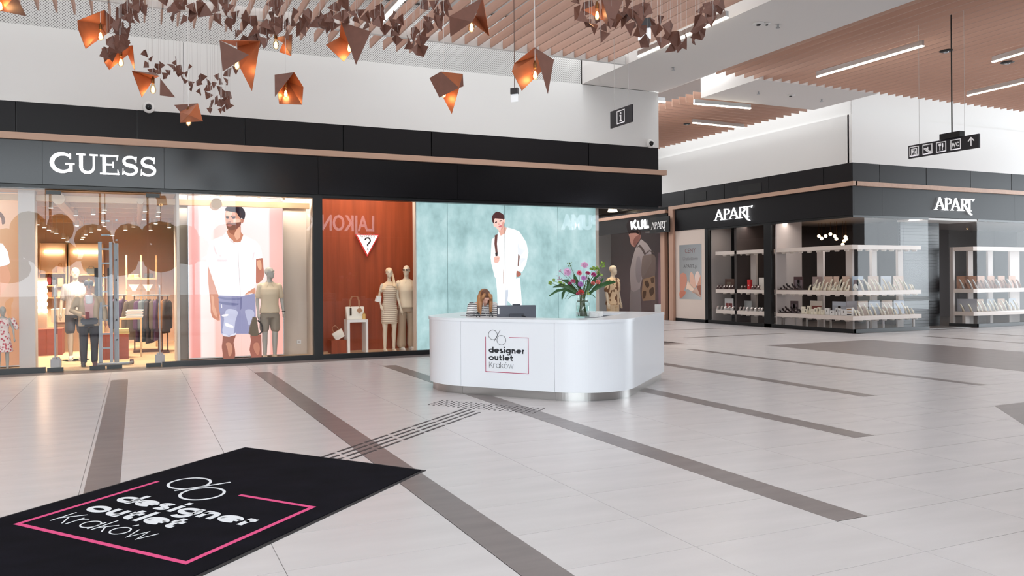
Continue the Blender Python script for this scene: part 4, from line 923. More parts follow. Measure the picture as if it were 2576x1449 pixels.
# entrance mat ------------------------------------------------------------------------
M_mat = mat('black_carpet', (15, 14, 22), .95, spec=.1, noise=((2.5, 5, 1), .35), bump=(420, .5))
m1, m2 = Vector((.971, 7.498, 0)), Vector((2.225, 5.992, 0)); dl = (Vector((-.867, 5.945, 0))-m1).normalized(); wv = (m2-m1)
mc = m1+wv*.5+dl*1.7
matt = thing('entrance_mat', 'black carpet mat with white designer outlet lettering and pink frame', 'mat', tuple(mc))
mb = MB(); mb.prism([m1, m2, m2+dl*3.4, m1+dl*3.4][::-1], (0, 0, .009)); mb.build('carpet', M_mat, matt, fix=True)
mb = MB(); e = .03; wn_ = wv.normalized()
mb.prism([m1-wn_*e-dl*e, m2+wn_*e-dl*e, m2+wn_*e+dl*3.4, m1-wn_*e+dl*3.4][::-1], (0, 0, .004)); mb.build('rubber_edge', mat('rubber_black', (34, 32, 34), .7), matt, fix=True)
o_ = onZ(44, 1318, .01); c_ = onZ(468, 1416, .01); a_ = onZ(408, 1208, .01)
logo(matt, o_, c_-o_, (a_-o_)/.86, Vector((0, 0, 1)), mat('mat_white', (222, 224, 228), .9), mat('mat_pink', (216, 74, 128), .9), .0015, .036, .022)
# tactile guide path ------------------------------------------------------------------
tp = thing('tactile_path', 'dark tactile guide bars and dots on the floor leading to the desk', 'guide path', (2.8, 7.8, 0))
M_tac = mat('tactile_dark', (58, 52, 54), .5)
A0, A1 = onZ(770, 1164), onZ(1172, 1027.5); dr = (A1-A0).normalized(); pr = Vector((dr.y, -dr.x, 0)); LT = (A1-A0).length
bm_ = MB().obox((0, 0, .002), (1, 0, 0), (0, 1, 0), UP, .2, .0135, .002).mesh('tactile_bar', M_tac)
ang = math.atan2(dr.y, dr.x)
for row in range(4):
    n = int((LT-.1)/.452)
    for k in range(n+1):
        s_ = LT-.2-.452*k-(.22 if row % 2 else 0)*0-row*.06
        if s_ < -.3: continue
        p = A0+dr*s_+pr*(.093*row); link(None, 'tactile_bar', bm_, tp, tuple(p-ORG[tp]), (0, 0, ang))
mb = MB(); d0 = onZ(1079, 1018); dd = (onZ(1318, 1038)-d0).normalized(); dq = Vector((-dd.y, dd.x, 0))
for i in range(21):
    for j in range(6):
        p = d0+dd*(.072*i)+dq*(.072*j); mb.lathe([(.017, 0), (.015, .004)], 8, p)
mb.build('tactile_dots', M_tac, tp)['kind'] = 'stuff'
# ================================================================== FIGURES
def remesh(mb, voxel, it=3, name='body'):
    me = mb.mesh('t', None); bm = bmesh.new(); bm.from_mesh(me); bmesh.ops.recalc_face_normals(bm, faces=bm.faces); bm.to_mesh(me); bm.free()
    o = bpy.data.objects.new('t', me); COL.objects.link(o)
    r = o.modifiers.new('r', 'REMESH'); r.mode = 'VOXEL'; r.voxel_size = voxel; r.use_smooth_shade = True
    s = o.modifiers.new('s', 'SMOOTH'); s.factor = .5; s.iterations = it
    dg = bpy.context.evaluated_depsgraph_get(); out = bpy.data.meshes.new_from_object(o.evaluated_get(dg)); out.name = name
    bpy.data.objects.remove(o); bpy.data.meshes.remove(me)
    out.polygons.foreach_set('use_smooth', [True]*len(out.polygons))
    return out
def limb(mb, pts, rad, n=12):
    """chain of tapering capsules with round ends; radius numbers or (rx, ry) pairs"""
    pts = [Vector(p) for p in pts]
    P, R = [pts[0]], [rad[0]]
    rings = []
    def frame(t):
        a = Vector((0, 1, 0)) if abs(t.y) < .9 else Vector((1, 0, 0)); x = a.cross(t).normalized(); return x, t.cross(x)
    k = len(pts); seq = []
    t0 = (pts[1]-pts[0]).normalized(); t1 = (pts[-1]-pts[-2]).normalized()
    rr = [r if isinstance(r, tuple) else (r, r) for r in rad]
    for f in (.95, .6): seq.append((pts[0]-t0*(min(rr[0])*f), tuple(q*math.sqrt(max(.03, 1-f*f)) for q in rr[0]), t0))
    for i in range(k):
        t = (pts[min(i+1, k-1)]-pts[max(i-1, 0)]).normalized(); seq.append((pts[i], rr[i], t))
    for f in (.6, .95): seq.append((pts[-1]+t1*(min(rr[-1])*f), tuple(q*math.sqrt(max(.03, 1-f*f)) for q in rr[-1]), t1))
    for c, r, t in seq:
        x, y = frame(t); rings.append([c+x*(r[0]*math.cos(2*math.pi*j/n))+y*(r[1]*math.sin(2*math.pi*j/n)) for j in range(n)])
    vs = [q for g in rings for q in g]; fs = [tuple(reversed(range(n))), tuple(range((len(rings)-1)*n, len(rings)*n))]
    for i in range(len(rings)-1):
        for j in range(n): fs.append((i*n+j, i*n+(j+1) % n, (i+1)*n+(j+1) % n, (i+1)*n+j))
    mb.add(vs, fs)
def stack(mb, rows, n=20):
    """torso: rows (z, halfwidth, halfdepth, y centre[, x centre])"""
    vs = []; fs = []
    for row in rows:
        z, a, b, yc = row[:4]; xc = row[4] if len(row) > 4 else 0
        for j in range(n): t = 2*math.pi*j/n; vs.append((xc+a*math.copysign(abs(math.cos(t))**.85, math.cos(t)), yc+b*math.sin(t), z))
    for i in range(len(rows)-1):
        for j in range(n): fs.append((i*n+j, i*n+(j+1) % n, (i+1)*n+(j+1) % n, (i+1)*n+j))
    fs += [tuple(reversed(range(n))), tuple(range((len(rows)-1)*n, len(rows)*n))]
    mb.add(vs, fs)
def hand(mb, w, d, side, palm=(0, -1, 0), s=1.0, curl=.35):
    """w wrist, d direction of the fingers, side = direction of the thumb"""
    w, d, side = Vector(w), Vector(d).normalized(), Vector(side).normalized(); pn = d.cross(side).normalized()
    limb(mb, [w-d*.01*s, w+d*.045*s, w+d*.085*s], [(.026*s, .018*s), (.036*s, .016*s), (.038*s, .013*s)] , 10)
    k = w+d*.085*s
    for i, L_ in enumerate((.068, .078, .072, .056)):
        b = k+side*((.028-.0187*i)*s); dd = (d+side*(.10-.07*i)).normalized(); c1 = b+dd*(L_*.5*s); d2 = (dd*math.cos(curl)+Vector(palm)*math.sin(curl)).normalized()
        limb(mb, [b-dd*.02*s, c1, c1+d2*(L_*.5*s)], [.0092*s, .0088*s, .0076*s], 8)
    b = w+d*.02*s+side*.026*s; td = (d*.72+side*.62+Vector(palm)*.3).normalized(); limb(mb, [b, b+td*.035*s, b+(td*.5+d*.6).normalized()*.066*s], [.013*s, .011*s, .009*s], 8)
def head(mb, c, turn=0.0, s=1.0, face=True, nod=0.0, fem=False):
    """c = head centre; faces -y turned about z by turn; nod tips the face down"""
    Rm = Matrix.Rotation(turn, 3, 'Z') @ Matrix.Rotation(nod, 3, 'X'); c = Vector(c)
    X, Y, Z = Rm @ Vector((1, 0, 0)), Rm @ Vector((0, 1, 0)), Rm @ Vector((0, 0, 1))
    def e(x, y, z, a, b, g, n=14, m=10): mb.ell(c+X*x*s+Y*y*s+Z*z*s, a*s, b*s, g*s, n, m, (X, Y, Z))
    jw = .052 if fem else .058
    e(0, .012, .03, .076, .097, .092, 18, 14); e(0, -.022, -.035, .064, .074, .080, 16, 12); e(0, -.055, -.085, jw*.75, .036, .032)
    if face:
        limb(mb, [c+Z*(.022*s)-Y*(.086*s), c-Z*(.012*s)-Y*(.106*s), c-Z*(.022*s)-Y*(.098*s)], [.010*s, .015*s, .014*s], 8)     # nose
        e(0, -.084, -.058, .024, .014, .009); e(0, -.082, -.070, .020, .014, .009)                                             # lips
        for q in (-1, 1): e(q*.031, -.084, .022, .016, .010, .011); e(q*.032, -.088, .046, .022, .010, .007)
    for q in (-1, 1): limb(mb, [c+X*(q*.074*s)+Y*(.012*s)+Z*(.024*s), c+X*(q*.078*s)+Y*(.014*s)-Z*(.026*s)], [(.009*s, .018*s), (.008*s, .012*s)], 8)
    return X, Y, Z
def figure(mb, H_=1.86, fem=False, turn=0.0, arms=None, legs=None, skip=(), hand_=True, face=True, child=False):
    """standing figure, feet at z = 0, facing -y"""
    k = H_/1.86; hs = k*(1.16 if child else 1.0)
    sw = (.165 if fem else .195)*k; hw = (.105 if fem else .10)*k
    zs, zn, zh = 1.50*k, 1.57*k, 1.735*k
    if child: zh = 1.70*k
    if fem: rows = [(.84, .10, .08, .01), (.90, .168, .112, .012), (.99, .172, .112, .012), (1.08, .142, .092, .004), (1.16, .124, .084, 0), (1.25, .138, .094, -.004), (1.33, .150, .112, -.016), (1.41, .152, .096, -.004), (1.48, .135, .072, .004), (1.53, .075, .056, .01), (1.56, .045, .045, .01)]
    else: rows = [(.83, .11, .09, .01), (.90, .166, .115, .012), (1.0, .168, .112, .01), (1.10, .156, .102, .004), (1.2, .162, .108, .0), (1.31, .182, .122, -.008), (1.41, .19, .112, -.002), (1.48, .172, .085, .006), (1.54, .09, .068, .01), (1.575, .055, .055, .01)]
    stack(mb, [(z*k, a*k, b*k, y*k) for z, a, b, y in rows])
    limb(mb, [(0, .012*k, 1.50*k), (0, .002*k, 1.60*k), (0, -.004*k, zh-.06*hs)], [(.056 if not fem else .046)*k, (.052 if not fem else .041)*k, (.054 if not fem else .043)*k], 12)
    head(mb, (0, -.012*k, zh), turn, hs*(1.0 if not fem else .94), face, 0, fem)
    legs = legs or [((-hw, .01, .90), (-hw*1.0, -.005, .50), (-hw*.98, .02, .09)), ((hw, .01, .90), (hw*1.0, -.005, .50), (hw*.98, .02, .09))]
    th, kn, cf, an = ((.088, .052, .052, .033) if fem else (.090, .056, .056, .038))
    for q in legs:
        a, b, c = [Vector(v)*(1) for v in q]; a, b, c = Vector((a.x, a.y*k, a.z*k)), Vector((b.x, b.y*k, b.z*k)), Vector((c.x, c.y*k, c.z*k))
        limb(mb, [a, a.lerp(b, .45), b, b.lerp(c, .33)+Vector((0, .012*k, 0)), c], [th*k, th*.88*k, kn*k, cf*k, an*k], 12)
        if 'feet' not in skip:
            limb(mb, [c+Vector((0, .025*k, -.045*k)), c+Vector((0, -.06*k, -.055*k)), c+Vector((0, -.145*k, -.068*k))], [(.036*k, .042*k), (.041*k, .034*k), (.038*k, .020*k)], 10)
    arms = arms or [((-sw, 0, 1.475), (-sw-.055, .02, 1.19), (-sw-.075, -.03, .935)), ((sw, 0, 1.475), (sw+.055, .02, 1.19), (sw+.075, -.03, .935))]
    ar = (.047, .038, .036, .024) if not fem else (.038, .031, .030, .021)
    for i, q in enumerate(arms):
        a, b, c = [Vector((v[0]*(1 if arms is None else 1), v[1]*k, v[2]*k)) for v in q]
        limb(mb, [a, a.lerp(b, .5), b, b.lerp(c, .35), c], [ar[0]*k*1.12, ar[0]*k*.95, ar[1]*k, ar[2]*k, ar[3]*k], 10)
        if hand_:
            d = (c-b).normalized(); sgn = -1 if i == 0 else 1
            hand(mb, c, d, Vector((-sgn*.25, -1, 0)), Vector((-sgn, 0, 0)), k*(.92 if fem else 1.0))
    return k
def wear(name, parent, M, parts, voxel=.013, it=4, scale=(1, 1, 1), M2=None):
    mb = MB(); parts(mb); me = remesh(mb, voxel, it, name); me.materials.append(M)
    return link(None, name, me, parent)
def torso_wear(mb, k, z0, z1, grow, fem=False, sleeves=None, flare=0.0, sr=.062, neck=True):
    if fem: base = [(.80, .172, .118, .012), (.90, .170, .114, .012), (.99, .172, .112, .012), (1.08, .142, .092, .004), (1.16, .124, .084, 0), (1.25, .138, .094, -.004), (1.33, .150, .112, -.016), (1.41, .152, .096, -.004), (1.48, .135, .074, .004), (1.52, .08, .06, .01)]
    else: base = [(.80, .168, .118, .012), (.90, .168, .117, .012), (1.0, .168, .113, .01), (1.10, .158, .104, .004), (1.2, .164, .11, .0), (1.31, .184, .124, -.008), (1.41, .192, .114, -.002), (1.48, .175, .088, .006), (1.54, .095, .072, .01)]
    def s(z):
        for (a, b) in zip(base, base[1:]):
            if a[0] <= z <= b[0]: t = (z-a[0])/(b[0]-a[0]); return [a[i]+(b[i]-a[i])*t for i in range(4)]
        return list(base[0] if z < base[0][0] else base[-1])
    zs = [z0]+[b[0] for b in base if z0+.02 < b[0] < z1-.01]+[z1]; rows = []
    for z in zs:
        q = s(z); f = flare*max(0, (1.15-z)/.35); rows.append((z*k, (q[1]+grow+f)*k, (q[2]+grow+f*.7)*k, q[3]*k))
    stack(mb, rows, 24)
    for q in (sleeves or []): 
        limb(mb, [Vector((p[0], p[1]*k, p[2]*k)) for p in q], [sr*k*1.02]+[sr*k]*(len(q)-1), 12)
def place_fig(root, body_parts, M, voxel=.012, it=3):
    mb = MB(); body_parts(mb); me = remesh(mb, voxel, it, 'body'); me.materials.append(M); return link(None, 'body', me, root)
M_manne = mat('mannequin_cream', (226, 212, 190), .5); M_manneg = mat('mannequin_grey', (176, 172, 164), .5)
def shoes(root, k, hw, M, Ms, y=.02, nm='shoe'):
    for q in (-1, 1):
        mb = MB(); c = Vector((q*hw, y*k, .09*k))
        limb(mb, [c+Vector((0, .03*k, -.035*k)), c+Vector((0, -.05*k, -.045*k)), c+Vector((0, -.16*k, -.058*k))], [(.045*k, .052*k), (.05*k, .044*k), (.046*k, .030*k)], 12)
        me = remesh(mb, .011, 3, nm); me.materials.append(M); o = link(None, nm, me, root)
        mb = MB(); mb.prism([(q*hw+x*k, (y+yy)*k, .0) for x, yy in ((-.042, .07), (-.05, -.06), (-.045, -.16), (-.02, -.205), (.02, -.205), (.045, -.16), (.05, -.06), (.042, .07))], (0, 0, .026*k)); mb.build('sole', Ms, o, local=True, fix=True)
def collar(root, k, M, z=1.535):
    for q in (-1, 1):
        mb = MB(); mb.prism([(q*.012*k, -.072*k, (z-.085)*k), (q*.03*k, -.066*k, z*k), (q*.065*k, -.045*k, (z+.028)*k), (q*.088*k, -.066*k, (z-.03)*k), (q*.07*k, -.098*k, (z-.075)*k)], (0, -.012, 0)); mb.build('collar', M, root, local=True, fix=True)
M_whites = mat('shoe_white', (240, 238, 232), .5); M_sole = mat('shoe_sole', (214, 208, 198), .6)

# --- woman working behind the desk: upper body leaning forward ----------------------------------
pw = at(1214, 770, 11.4)
wom = thing('person', 'woman in a black and white striped top bending her head over the reception desk', 'person', (pw.x, pw.y, 0), rz=-.25)
zt_ = at(1216, 727, 11.4).z
M_skin = mat('skin_fair', (222, 172, 152), .55, spec=.3)
sh_z = zt_-.235
def womb(mb):
    stack(mb, [(.52, .16, .13, .22), (.62, .185, .14, .22), (.72, .17, .13, .20), (.84, .15, .11, .15), (.96, .16, .115, .08), (sh_z-.08, .175, .11, .02), (sh_z, .165, .085, -.02), (sh_z+.05, .09, .07, -.04), (sh_z+.08, .05, .05, -.05)])
    limb(mb, [(0, -.03, sh_z+.02), (0, -.085, sh_z+.10), (0, -.12, sh_z+.14)], [.048, .046, .046])
    head(mb, (0, -.165, zt_-.125), .18, .97, True, .70, True)
    for q in (-1, 1):
        a, b, c = Vector((q*.175, -.02, sh_z-.02)), Vector((q*.215, -.10, sh_z-.29)), Vector((q*.13, -.30, sh_z-.36))
        limb(mb, [a, a.lerp(b, .5), b, b.lerp(c, .4), c], [.05, .046, .038, .035, .024]); hand(mb, c, (c-b)+Vector((0, 0, -.03)), (-q, .1, 0), (0, 0, -1), .9)
        limb(mb, [(q*.10, .20, .55), (q*.12, -.05, .56), (q*.12, -.18, .54)], [.085, .08, .065]); limb(mb, [(q*.12, -.18, .53), (q*.12, -.16, .3), (q*.12, -.12, .1)], [.06, .052, .036]); limb(mb, [(q*.12, -.1, .05), (q*.12, -.24, .04)], [.035, .03])
place_fig(wom, womb, M_skin, .011)
M_stripe = bpy.data.materials.new('striped_cotton'); M_stripe.use_nodes = True; nt = M_stripe.node_tree; b = nt.nodes['Principled BSDF']; b.inputs['Roughness'].default_value = .8
tc = nt.nodes.new('ShaderNodeTexCoord'); sp = nt.nodes.new('ShaderNodeSeparateXYZ'); nzz = nt.nodes.new('ShaderNodeTexNoise'); nzz.inputs['Scale'].default_value = 6
ml = nt.nodes.new('ShaderNodeMath'); ml.operation = 'MULTIPLY_ADD'; ml.inputs[1].default_value = 1/.028; ml2 = nt.nodes.new('ShaderNodeMath'); ml2.operation = 'MULTIPLY'; ml2.inputs[1].default_value = .9
fr = nt.nodes.new('ShaderNodeMath'); fr.operation = 'FRACT'; g = nt.nodes.new('ShaderNodeMath'); g.operation = 'GREATER_THAN'; g.inputs[1].default_value = .56
mx = nt.nodes.new('ShaderNodeMix'); mx.data_type = 'RGBA'; mx.inputs[6].default_value = (*lin((240, 238, 236)), 1); mx.inputs[7].default_value = (*lin((58, 54, 62)), 1)
L = nt.links.new; L(tc.outputs['Object'], sp.inputs[0]); L(tc.outputs['Object'], nzz.inputs['Vector']); L(nzz.outputs[0], ml2.inputs[0]); L(sp.outputs[2], ml.inputs[0]); L(ml2.outputs[0], ml.inputs[2]); L(ml.outputs[0], fr.inputs[0]); L(fr.outputs[0], g.inputs[0]); L(g.outputs[0], mx.inputs[0]); L(mx.outputs[2], b.inputs['Base Color'])
def womt(mb):
    stack(mb, [(.66, .20, .155, .20), (.84, .172, .135, .15), (.96, .18, .135, .08), (sh_z-.08, .19, .128, .02), (sh_z, .178, .10, -.02), (sh_z+.035, .10, .08, -.035)])
    for q in (-1, 1):
        a, b = Vector((q*.172, -.02, sh_z-.02)), Vector((q*.205, -.07, sh_z-.19)); limb(mb, [a, a.lerp(b, .5), b], [.064, .066, .064])
wear('top', wom, M_stripe, womt, .011)
M_hair = mat('hair_blond', (168, 118, 76), .5, noise=((40, 40, 4), .35)); M_hairr = mat('hair_roots', (104, 66, 46), .5, noise=((60, 60, 4), .3))
hR = Matrix.Rotation(.18, 3, 'Z') @ Matrix.Rotation(.70, 3, 'X'); hX, hY, hZ = hR @ Vector((1, 0, 0)), hR @ Vector((0, 1, 0)), hR @ Vector((0, 0, 1)); hc = Vector((0, -.165, zt_-.125))
def womh(mb):
    mb.ell(hc+hZ*.016+hY*.034, .090, .096, .104, 18, 14, (hX, hY, hZ))
    for q in (-1, 1):
        limb(mb, [hc+hZ*.09+hX*(q*.035)-hY*.04, hc+hZ*.06+hX*(q*.066)-hY*.066, hc+hX*(q*.083)-hY*.066-hZ*.01, hc+hX*(q*.084)+Vector((0, -.065, -.14)), hc+hX*(q*.074)+Vector((0, -.055, -.25))], [(.026, .026), (.028, .030), (.030, .036), (.028, .028), (.010, .010)], 10)
        limb(mb, [hc+hX*(q*.09)+hZ*.03, hc+hX*(q*.10)+Vector((0, 0, -.10)), hc+hX*(q*.095)+Vector((0, -.01, -.22))], [(.03, .045), (.03, .04), (.014, .02)], 10)
    limb(mb, [hc+hY*.06, hc+Vector((0, .09, -.10)), hc+Vector((0, .10, -.2))], [(.09, .05), (.09, .045), (.07, .03)], 12)
wear('hair', wom, M_hair, womh, .0085, 2)
wear('hair_roots', wom, M_hairr, lambda mb: mb.ell(hc+hZ*.045+hY*.012, .078, .090, .084, 16, 12, (hX, hY, hZ)), .009, 2)
wear('trousers', wom, mat('dark_trousers', (40, 40, 48), .8), lambda mb: ([stack(mb, [(.48, .175, .15, .22), (.62, .20, .155, .22), (.70, .185, .145, .20)])]+[limb(mb, [(q*.10, .20, .55), (q*.12, -.05, .56), (q*.12, -.18, .54), (q*.12, -.16, .3), (q*.12, -.12, .12)], [.095, .09, .075, .065, .06]) for q in (-1, 1)]), .014)
mb = MB(); mb.tube([(-.035, -.235, zt_-.2), (-.02, -.2, sh_z-.06), (.02, -.19, sh_z-.16), (.05, -.17, sh_z-.06)], .003, 6); mb.build('lanyard', M_white, wom, local=True)
# office chair
ch = thing('office_chair', 'black office chair with armrests under the woman at the desk', 'chair', (pw.x+.02, pw.y+.2, 0), rz=-.25)
MB().obox((0, .02, .44), (1, 0, 0), (0, 1, 0), UP, .23, .23, .035).build('seat', M_blackm, ch, local=True, bevel=.02)
MB().obox((0, .27, .72), (1, 0, 0), (0, 1, 0), UP, .20, .025, .22).build('backrest', M_blackm, ch, local=True, bevel=.02)
for q in (-1, 1):
    mb = MB(); mb.tube([(q*.235, .1, .44), (q*.27, .06, .60), (q*.265, -.12, .80), (q*.25, -.16, 1.09), (q*.20, -.14, 1.12), (q*.18, -.1, 1.08)] if False else [(q*.235, .1, .44), (q*.27, .1, .60), (q*.27, -.10, .66), (q*.27, .14, .66)], .014, 8); mb.build('armrest', M_blackm, ch, local=True)
MB().tube([(0, 0, .09), (0, 0, .42)], .028, 10).build('column', M_alu, ch, local=True)
for k in range(5):
    a = 2*math.pi*k/5; mb = MB(); mb.tube([(0, 0, .10), (.28*math.cos(a), .28*math.sin(a), .065)], .018, 8); l_ = mb.build('leg', M_blackm, ch, local=True)
    mb = MB(); mb.tube([(.28*math.cos(a)-.02*math.sin(a), .28*math.sin(a)+.02*math.cos(a), .03), (.28*math.cos(a)+.02*math.sin(a), .28*math.sin(a)-.02*math.cos(a), .03)], .03, 10); mb.build('caster', M_blackm, l_, local=True)
# dark bag straps standing on the work surface
bg = thing('shoulder_bag', 'black bag with upright handles beside the woman behind the desk', 'bag', tuple(at(1218, 800, 11.0)))
p = at(1218, 806, 11.0); 
for u in (1202, 1235):
    MB().tube([at(u-3, 797, 10.95), at(u-1, 786, 10.95), at(u+1, 786.5, 10.95), at(u+5, 797, 10.95)], .008, 8).build('handle', M_blackm, bg)
MB().obox((p.x, p.y, .90), DA, DB, UP, .14, .05, .125).build('bag_body', M_blackm, bg, bevel=.02)
# ================================================================== HANGING LAMPS AND FOLDED BIRDS
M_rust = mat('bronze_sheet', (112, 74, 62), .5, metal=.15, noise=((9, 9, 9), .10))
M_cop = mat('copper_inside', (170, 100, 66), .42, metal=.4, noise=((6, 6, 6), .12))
M_cord = mat('white_cord', (226, 224, 222), .6)
M_wire = mat('steel_wire', (206, 204, 202), .5)
M_brass = mat('brass_socket', (120, 78, 40), .4, metal=.8)
M_bulb = glass_mat('bulb_glass', .06, (1, .86, .66))
M_fil = mat('filament', (255, 190, 110), .4, emit=60, emit_rgb=(255, 196, 120))
M_glow = mat('bulb_core', (255, 214, 160), .4, emit=9, emit_rgb=(255, 206, 140))
M_rust2 = bpy.data.materials.new('folded_shade'); M_rust2.use_nodes = True; nt = M_rust2.node_tree; b = nt.nodes['Principled BSDF']
gm = nt.nodes.new('ShaderNodeNewGeometry'); mx = nt.nodes.new('ShaderNodeMix'); mx.data_type = 'RGBA'
b.inputs['Roughness'].default_value = .42; b.inputs['Metallic'].default_value = .3
ZC = 6.36
def bulb_mesh():
    out = MB().lathe([(.012, .075), (.017, .06), (.030, .025), (.034, 0), (.028, -.026), (.012, -.042), (.002, -.046)][::-1], 14).mesh('bulb', M_bulb, smooth=True)
    core = MB().lathe([(.003, -.03), (.014, -.018), (.017, .0), (.013, .03), (.004, .045)], 10).mesh('filament', M_glow, smooth=True)
    soc = MB().lathe([(.014, .07), (.017, .075), (.017, .125), (.012, .13), (.004, .15)], 12).mesh('socket', M_brass, smooth=True)
    return out, core, soc
ME_B, ME_F, ME_S = bulb_mesh()
def lamp(label, dep, V, faces, bulb, cord=None, power=3.2):
    """V: {key: (u, v, depth offset)}; faces: (keys, inside?)"""
    bu = bulb or (cord[0], cord[1]); c = at(bu[0], bu[1], dep)
    root = thing('pendant_lamp', label, 'lamp', tuple(c), 'folded copper pendant lamps')
    P = {k: at(u, v, dep+d_) for k, (u, v, d_) in V.items()}
    for nm, M, flag in (('shade', M_rust, 0), ('shade_inside', M_cop, 1)):
        mb = MB()
        for keys, ins in faces:
            if ins != flag: continue
            pts = [P[k] for k in keys]; n = (pts[1]-pts[0]).cross(pts[2]-pts[0]).normalized()
            if n.dot(CAM-pts[0]) < 0: pts = pts[::-1]; n = -n
            mb.prism([p-n*.004 for p in pts], n*.004)
        if mb.v: mb.build(nm, M, root, fix=True, label=None if not flag else 'warm copper inner face lit by the bulb')
    cu, cv = cord; top = at(cu, cv, dep); x0 = c if bulb else top
    MB().tube([(c.x, c.y, c.z+.15), (c.x, c.y, ZC)], .004, 6).build('cord', M_cord, root)
    if bulb:
        s_ = 1.25
        for nm, me in (('bulb', ME_B), ('filament', ME_F), ('socket', ME_S)):
            o = link(None, nm, me, root); o.scale = (s_, s_, s_)
        l = bpy.data.lights.new('bulb_light', 'POINT'); l.energy = power; l.color = (1, .70, .42); l.shadow_soft_size = .04
        q = bpy.data.objects.new('bulb_light', l); COL.objects.link(q); q.parent = root
    return root
lamp('copper folded lamp left of the bird column, wide open towards the entrance', 10.2, dict(A=(195, 52, -.1), B=(263.5, 25, 0), C=(268, 86, .25), D=(216, 123, -.05), A2=(197, 73, -.16), E=(291, 53, .2), F=(274, 82, .22), K=(266, 62, .22)),
     [('ABK', 1), ('AKCD', 1), ('A2AD', 1) if False else (('A2', 'A', 'D'), 1), ('BEFC', 0)], (253, 92), (253, 10))
lamp('copper folded lamp hidden behind two birds under the bird column', 10.6, dict(a=(256, 122, -.15), b=(333.5, 114.5, 0), c=(321.5, 138, .15), d=(275, 176, 0), e=(339.5, 180, -.1), f=(263, 157, -.2), g=(290, 131, .05)),
     [('agf', 0), ('abcg', 1), ('gcd', 1), ('gdf', 1), ('bec', 1)], (304, 158), (303, 120))
lamp('copper folded lamp with two pointed wings below the bird column', 10.4, dict(a=(332, 178, -.15), b=(401, 192, -.1), c=(357, 245, -.1), d=(386, 200, .15), e=(403, 197, 0), f=(402, 240, 0), g=(441, 245, .1), h=(389, 183, 0)),
     [('ahb', 0), ('adc', 1), ('abd', 1), ('egf', 0)], (385, 226), (388, 180))
lamp('large copper folded lamp with one long hanging point, among the birds', 9.6, dict(a=(552, 101.5, -.2), b=(654, 103.5, 0), c=(626, 138, -.2), d=(560, 180, -.15), e=(633.5, 229, .1), f=(604, 171, .2), m=(596, 118, .3)),
     [('acd', 0), ('abm', 1), ('mbf', 1), ('bef', 1)], (596, 165), (597, 100))
lamp('five sided copper lamp hanging alone in front of the white wall', 9.9, dict(a=(691, 188, -.15), b=(739.4, 181.6, -.05), c=(762.8, 219.4, 0), d=(759.5, 263, -.1), e=(702.7, 261, -.12), f=(699.4, 234, -.1), g=(691.6, 243.4, -.2), o=(724, 206, .25)),
     [('abg', 0), ('bco', 1), ('cdo', 1), ('deo', 1), ('efo', 1), ('bof', 1)], (719, 238), (722, 182))
lamp('copper lamp with a big dark front triangle, right of the bird cloud', 9.8, dict(a=(858, 55, -.1), c=(933, 79, -.2), d=(895.3, 163, -.15), e=(854, 93, .15), f=(820, 113, -.05), g=(865, 155, 0), h=(892, 118, .2)),
     [('acd', 0), ('ahe', 1), ('efg', 1), ('ehg', 1)], (879, 122), (882, 60))
lamp('small copper lamp almost hidden inside the bird cloud', 10.6, dict(a=(705, 92, 0), b=(735, 86, -.05), c=(732.5, 141, 0), d=(702, 131, .15), e=(712, 108, .1), f=(690, 96, .05)),
     [('abe', 0), ('bce', 0), ('ecd', 1), ('fae', 0)], (694, 114), (696, 84))
lamp('dark copper lamp with a hanging spike in front of the perforated wall', 10.0, dict(a=(1080, 196.5, -.05), b=(1109, 180, -.1), c=(1164.5, 186, .1), d=(1155, 221, 0), e=(1166, 217, .05), f=(1105, 245.6, -.15), g=(1136.3, 286.5, 0), h=(1112, 240, .15)),
     [('abf', 0), ('bdf', 0), ('bcd', 1), ('hdg', 1), ('dec', 0)], (1117, 236), (1117, 182))
lamp('copper lamp hanging nearest the oak slat edge, with one long right blade', 9.4, dict(a=(1345, 119, -.05), b=(1393.5, 150, -.15), c=(1378, 237, -.1), d=(1288, 179, -.1), e=(1313, 228.5, -.05), f=(1362, 180, .2), g=(1294, 160, 0), m=(1352, 140, .2)),
     [('abc', 0), ('amg', 1), ('gmfd', 1), ('dfe', 1)], (1346, 190), (1345, 122))
lamp('broad copper lamp cut by the top edge, under the oak slats', 9.0, dict(a=(1214, -6, -.1), b=(1130, 41, -.05), c=(1132.7, 92.5, 0), d=(1188, 55, -.2), e=(1230.7, 90, -.1), f=(1196, 40, .25)),
     [('abd', 0), ('bcd', 0), ('aef', 1), ('dfe', 1)], (1186, 70), (1181, 10))
lamp('copper lamp in the far left top corner, its bulb half cut by the edge', 9.6, dict(a=(-34, -24, 0), b=(40, -12, -.1), c=(66, 41, -.1), d=(4, 28, .1), e=(-30, 22, .1)),
     [('bcd', 0), ('abd', 1), ('ade', 1)], (1, 17), (1, -10))
lamp('copper lamp hanging lowest, closed towards the entrance, over the dark band', 9.3, dict(a=(438, 264, .05), b=(498, 260, .05), c=(510.4, 305, 0), d=(453.5, 308.6, -.05), e=(452.6, 281, 0), m=(475, 289, -.2)),
     [('abe', 0), ('bcm', 1), ('mcd', 1), ('dem', 1), ('bme', 1)], (474, 306), (475, 262), 2)
lamp('copper lamp wrapped in birds at the top, left of the ceiling light line', 9.2, dict(a=(1512, -14, -.1), b=(1572, -10, -.1), c=(1536, 74, -.15), d=(1516, 50, .05), e=(1467, 25, .05), f=(1510, 8, .2)),
     [('abc', 0), ('acd', 0), ('efd', 1)], (1502, 40), (1520, -10), 2)
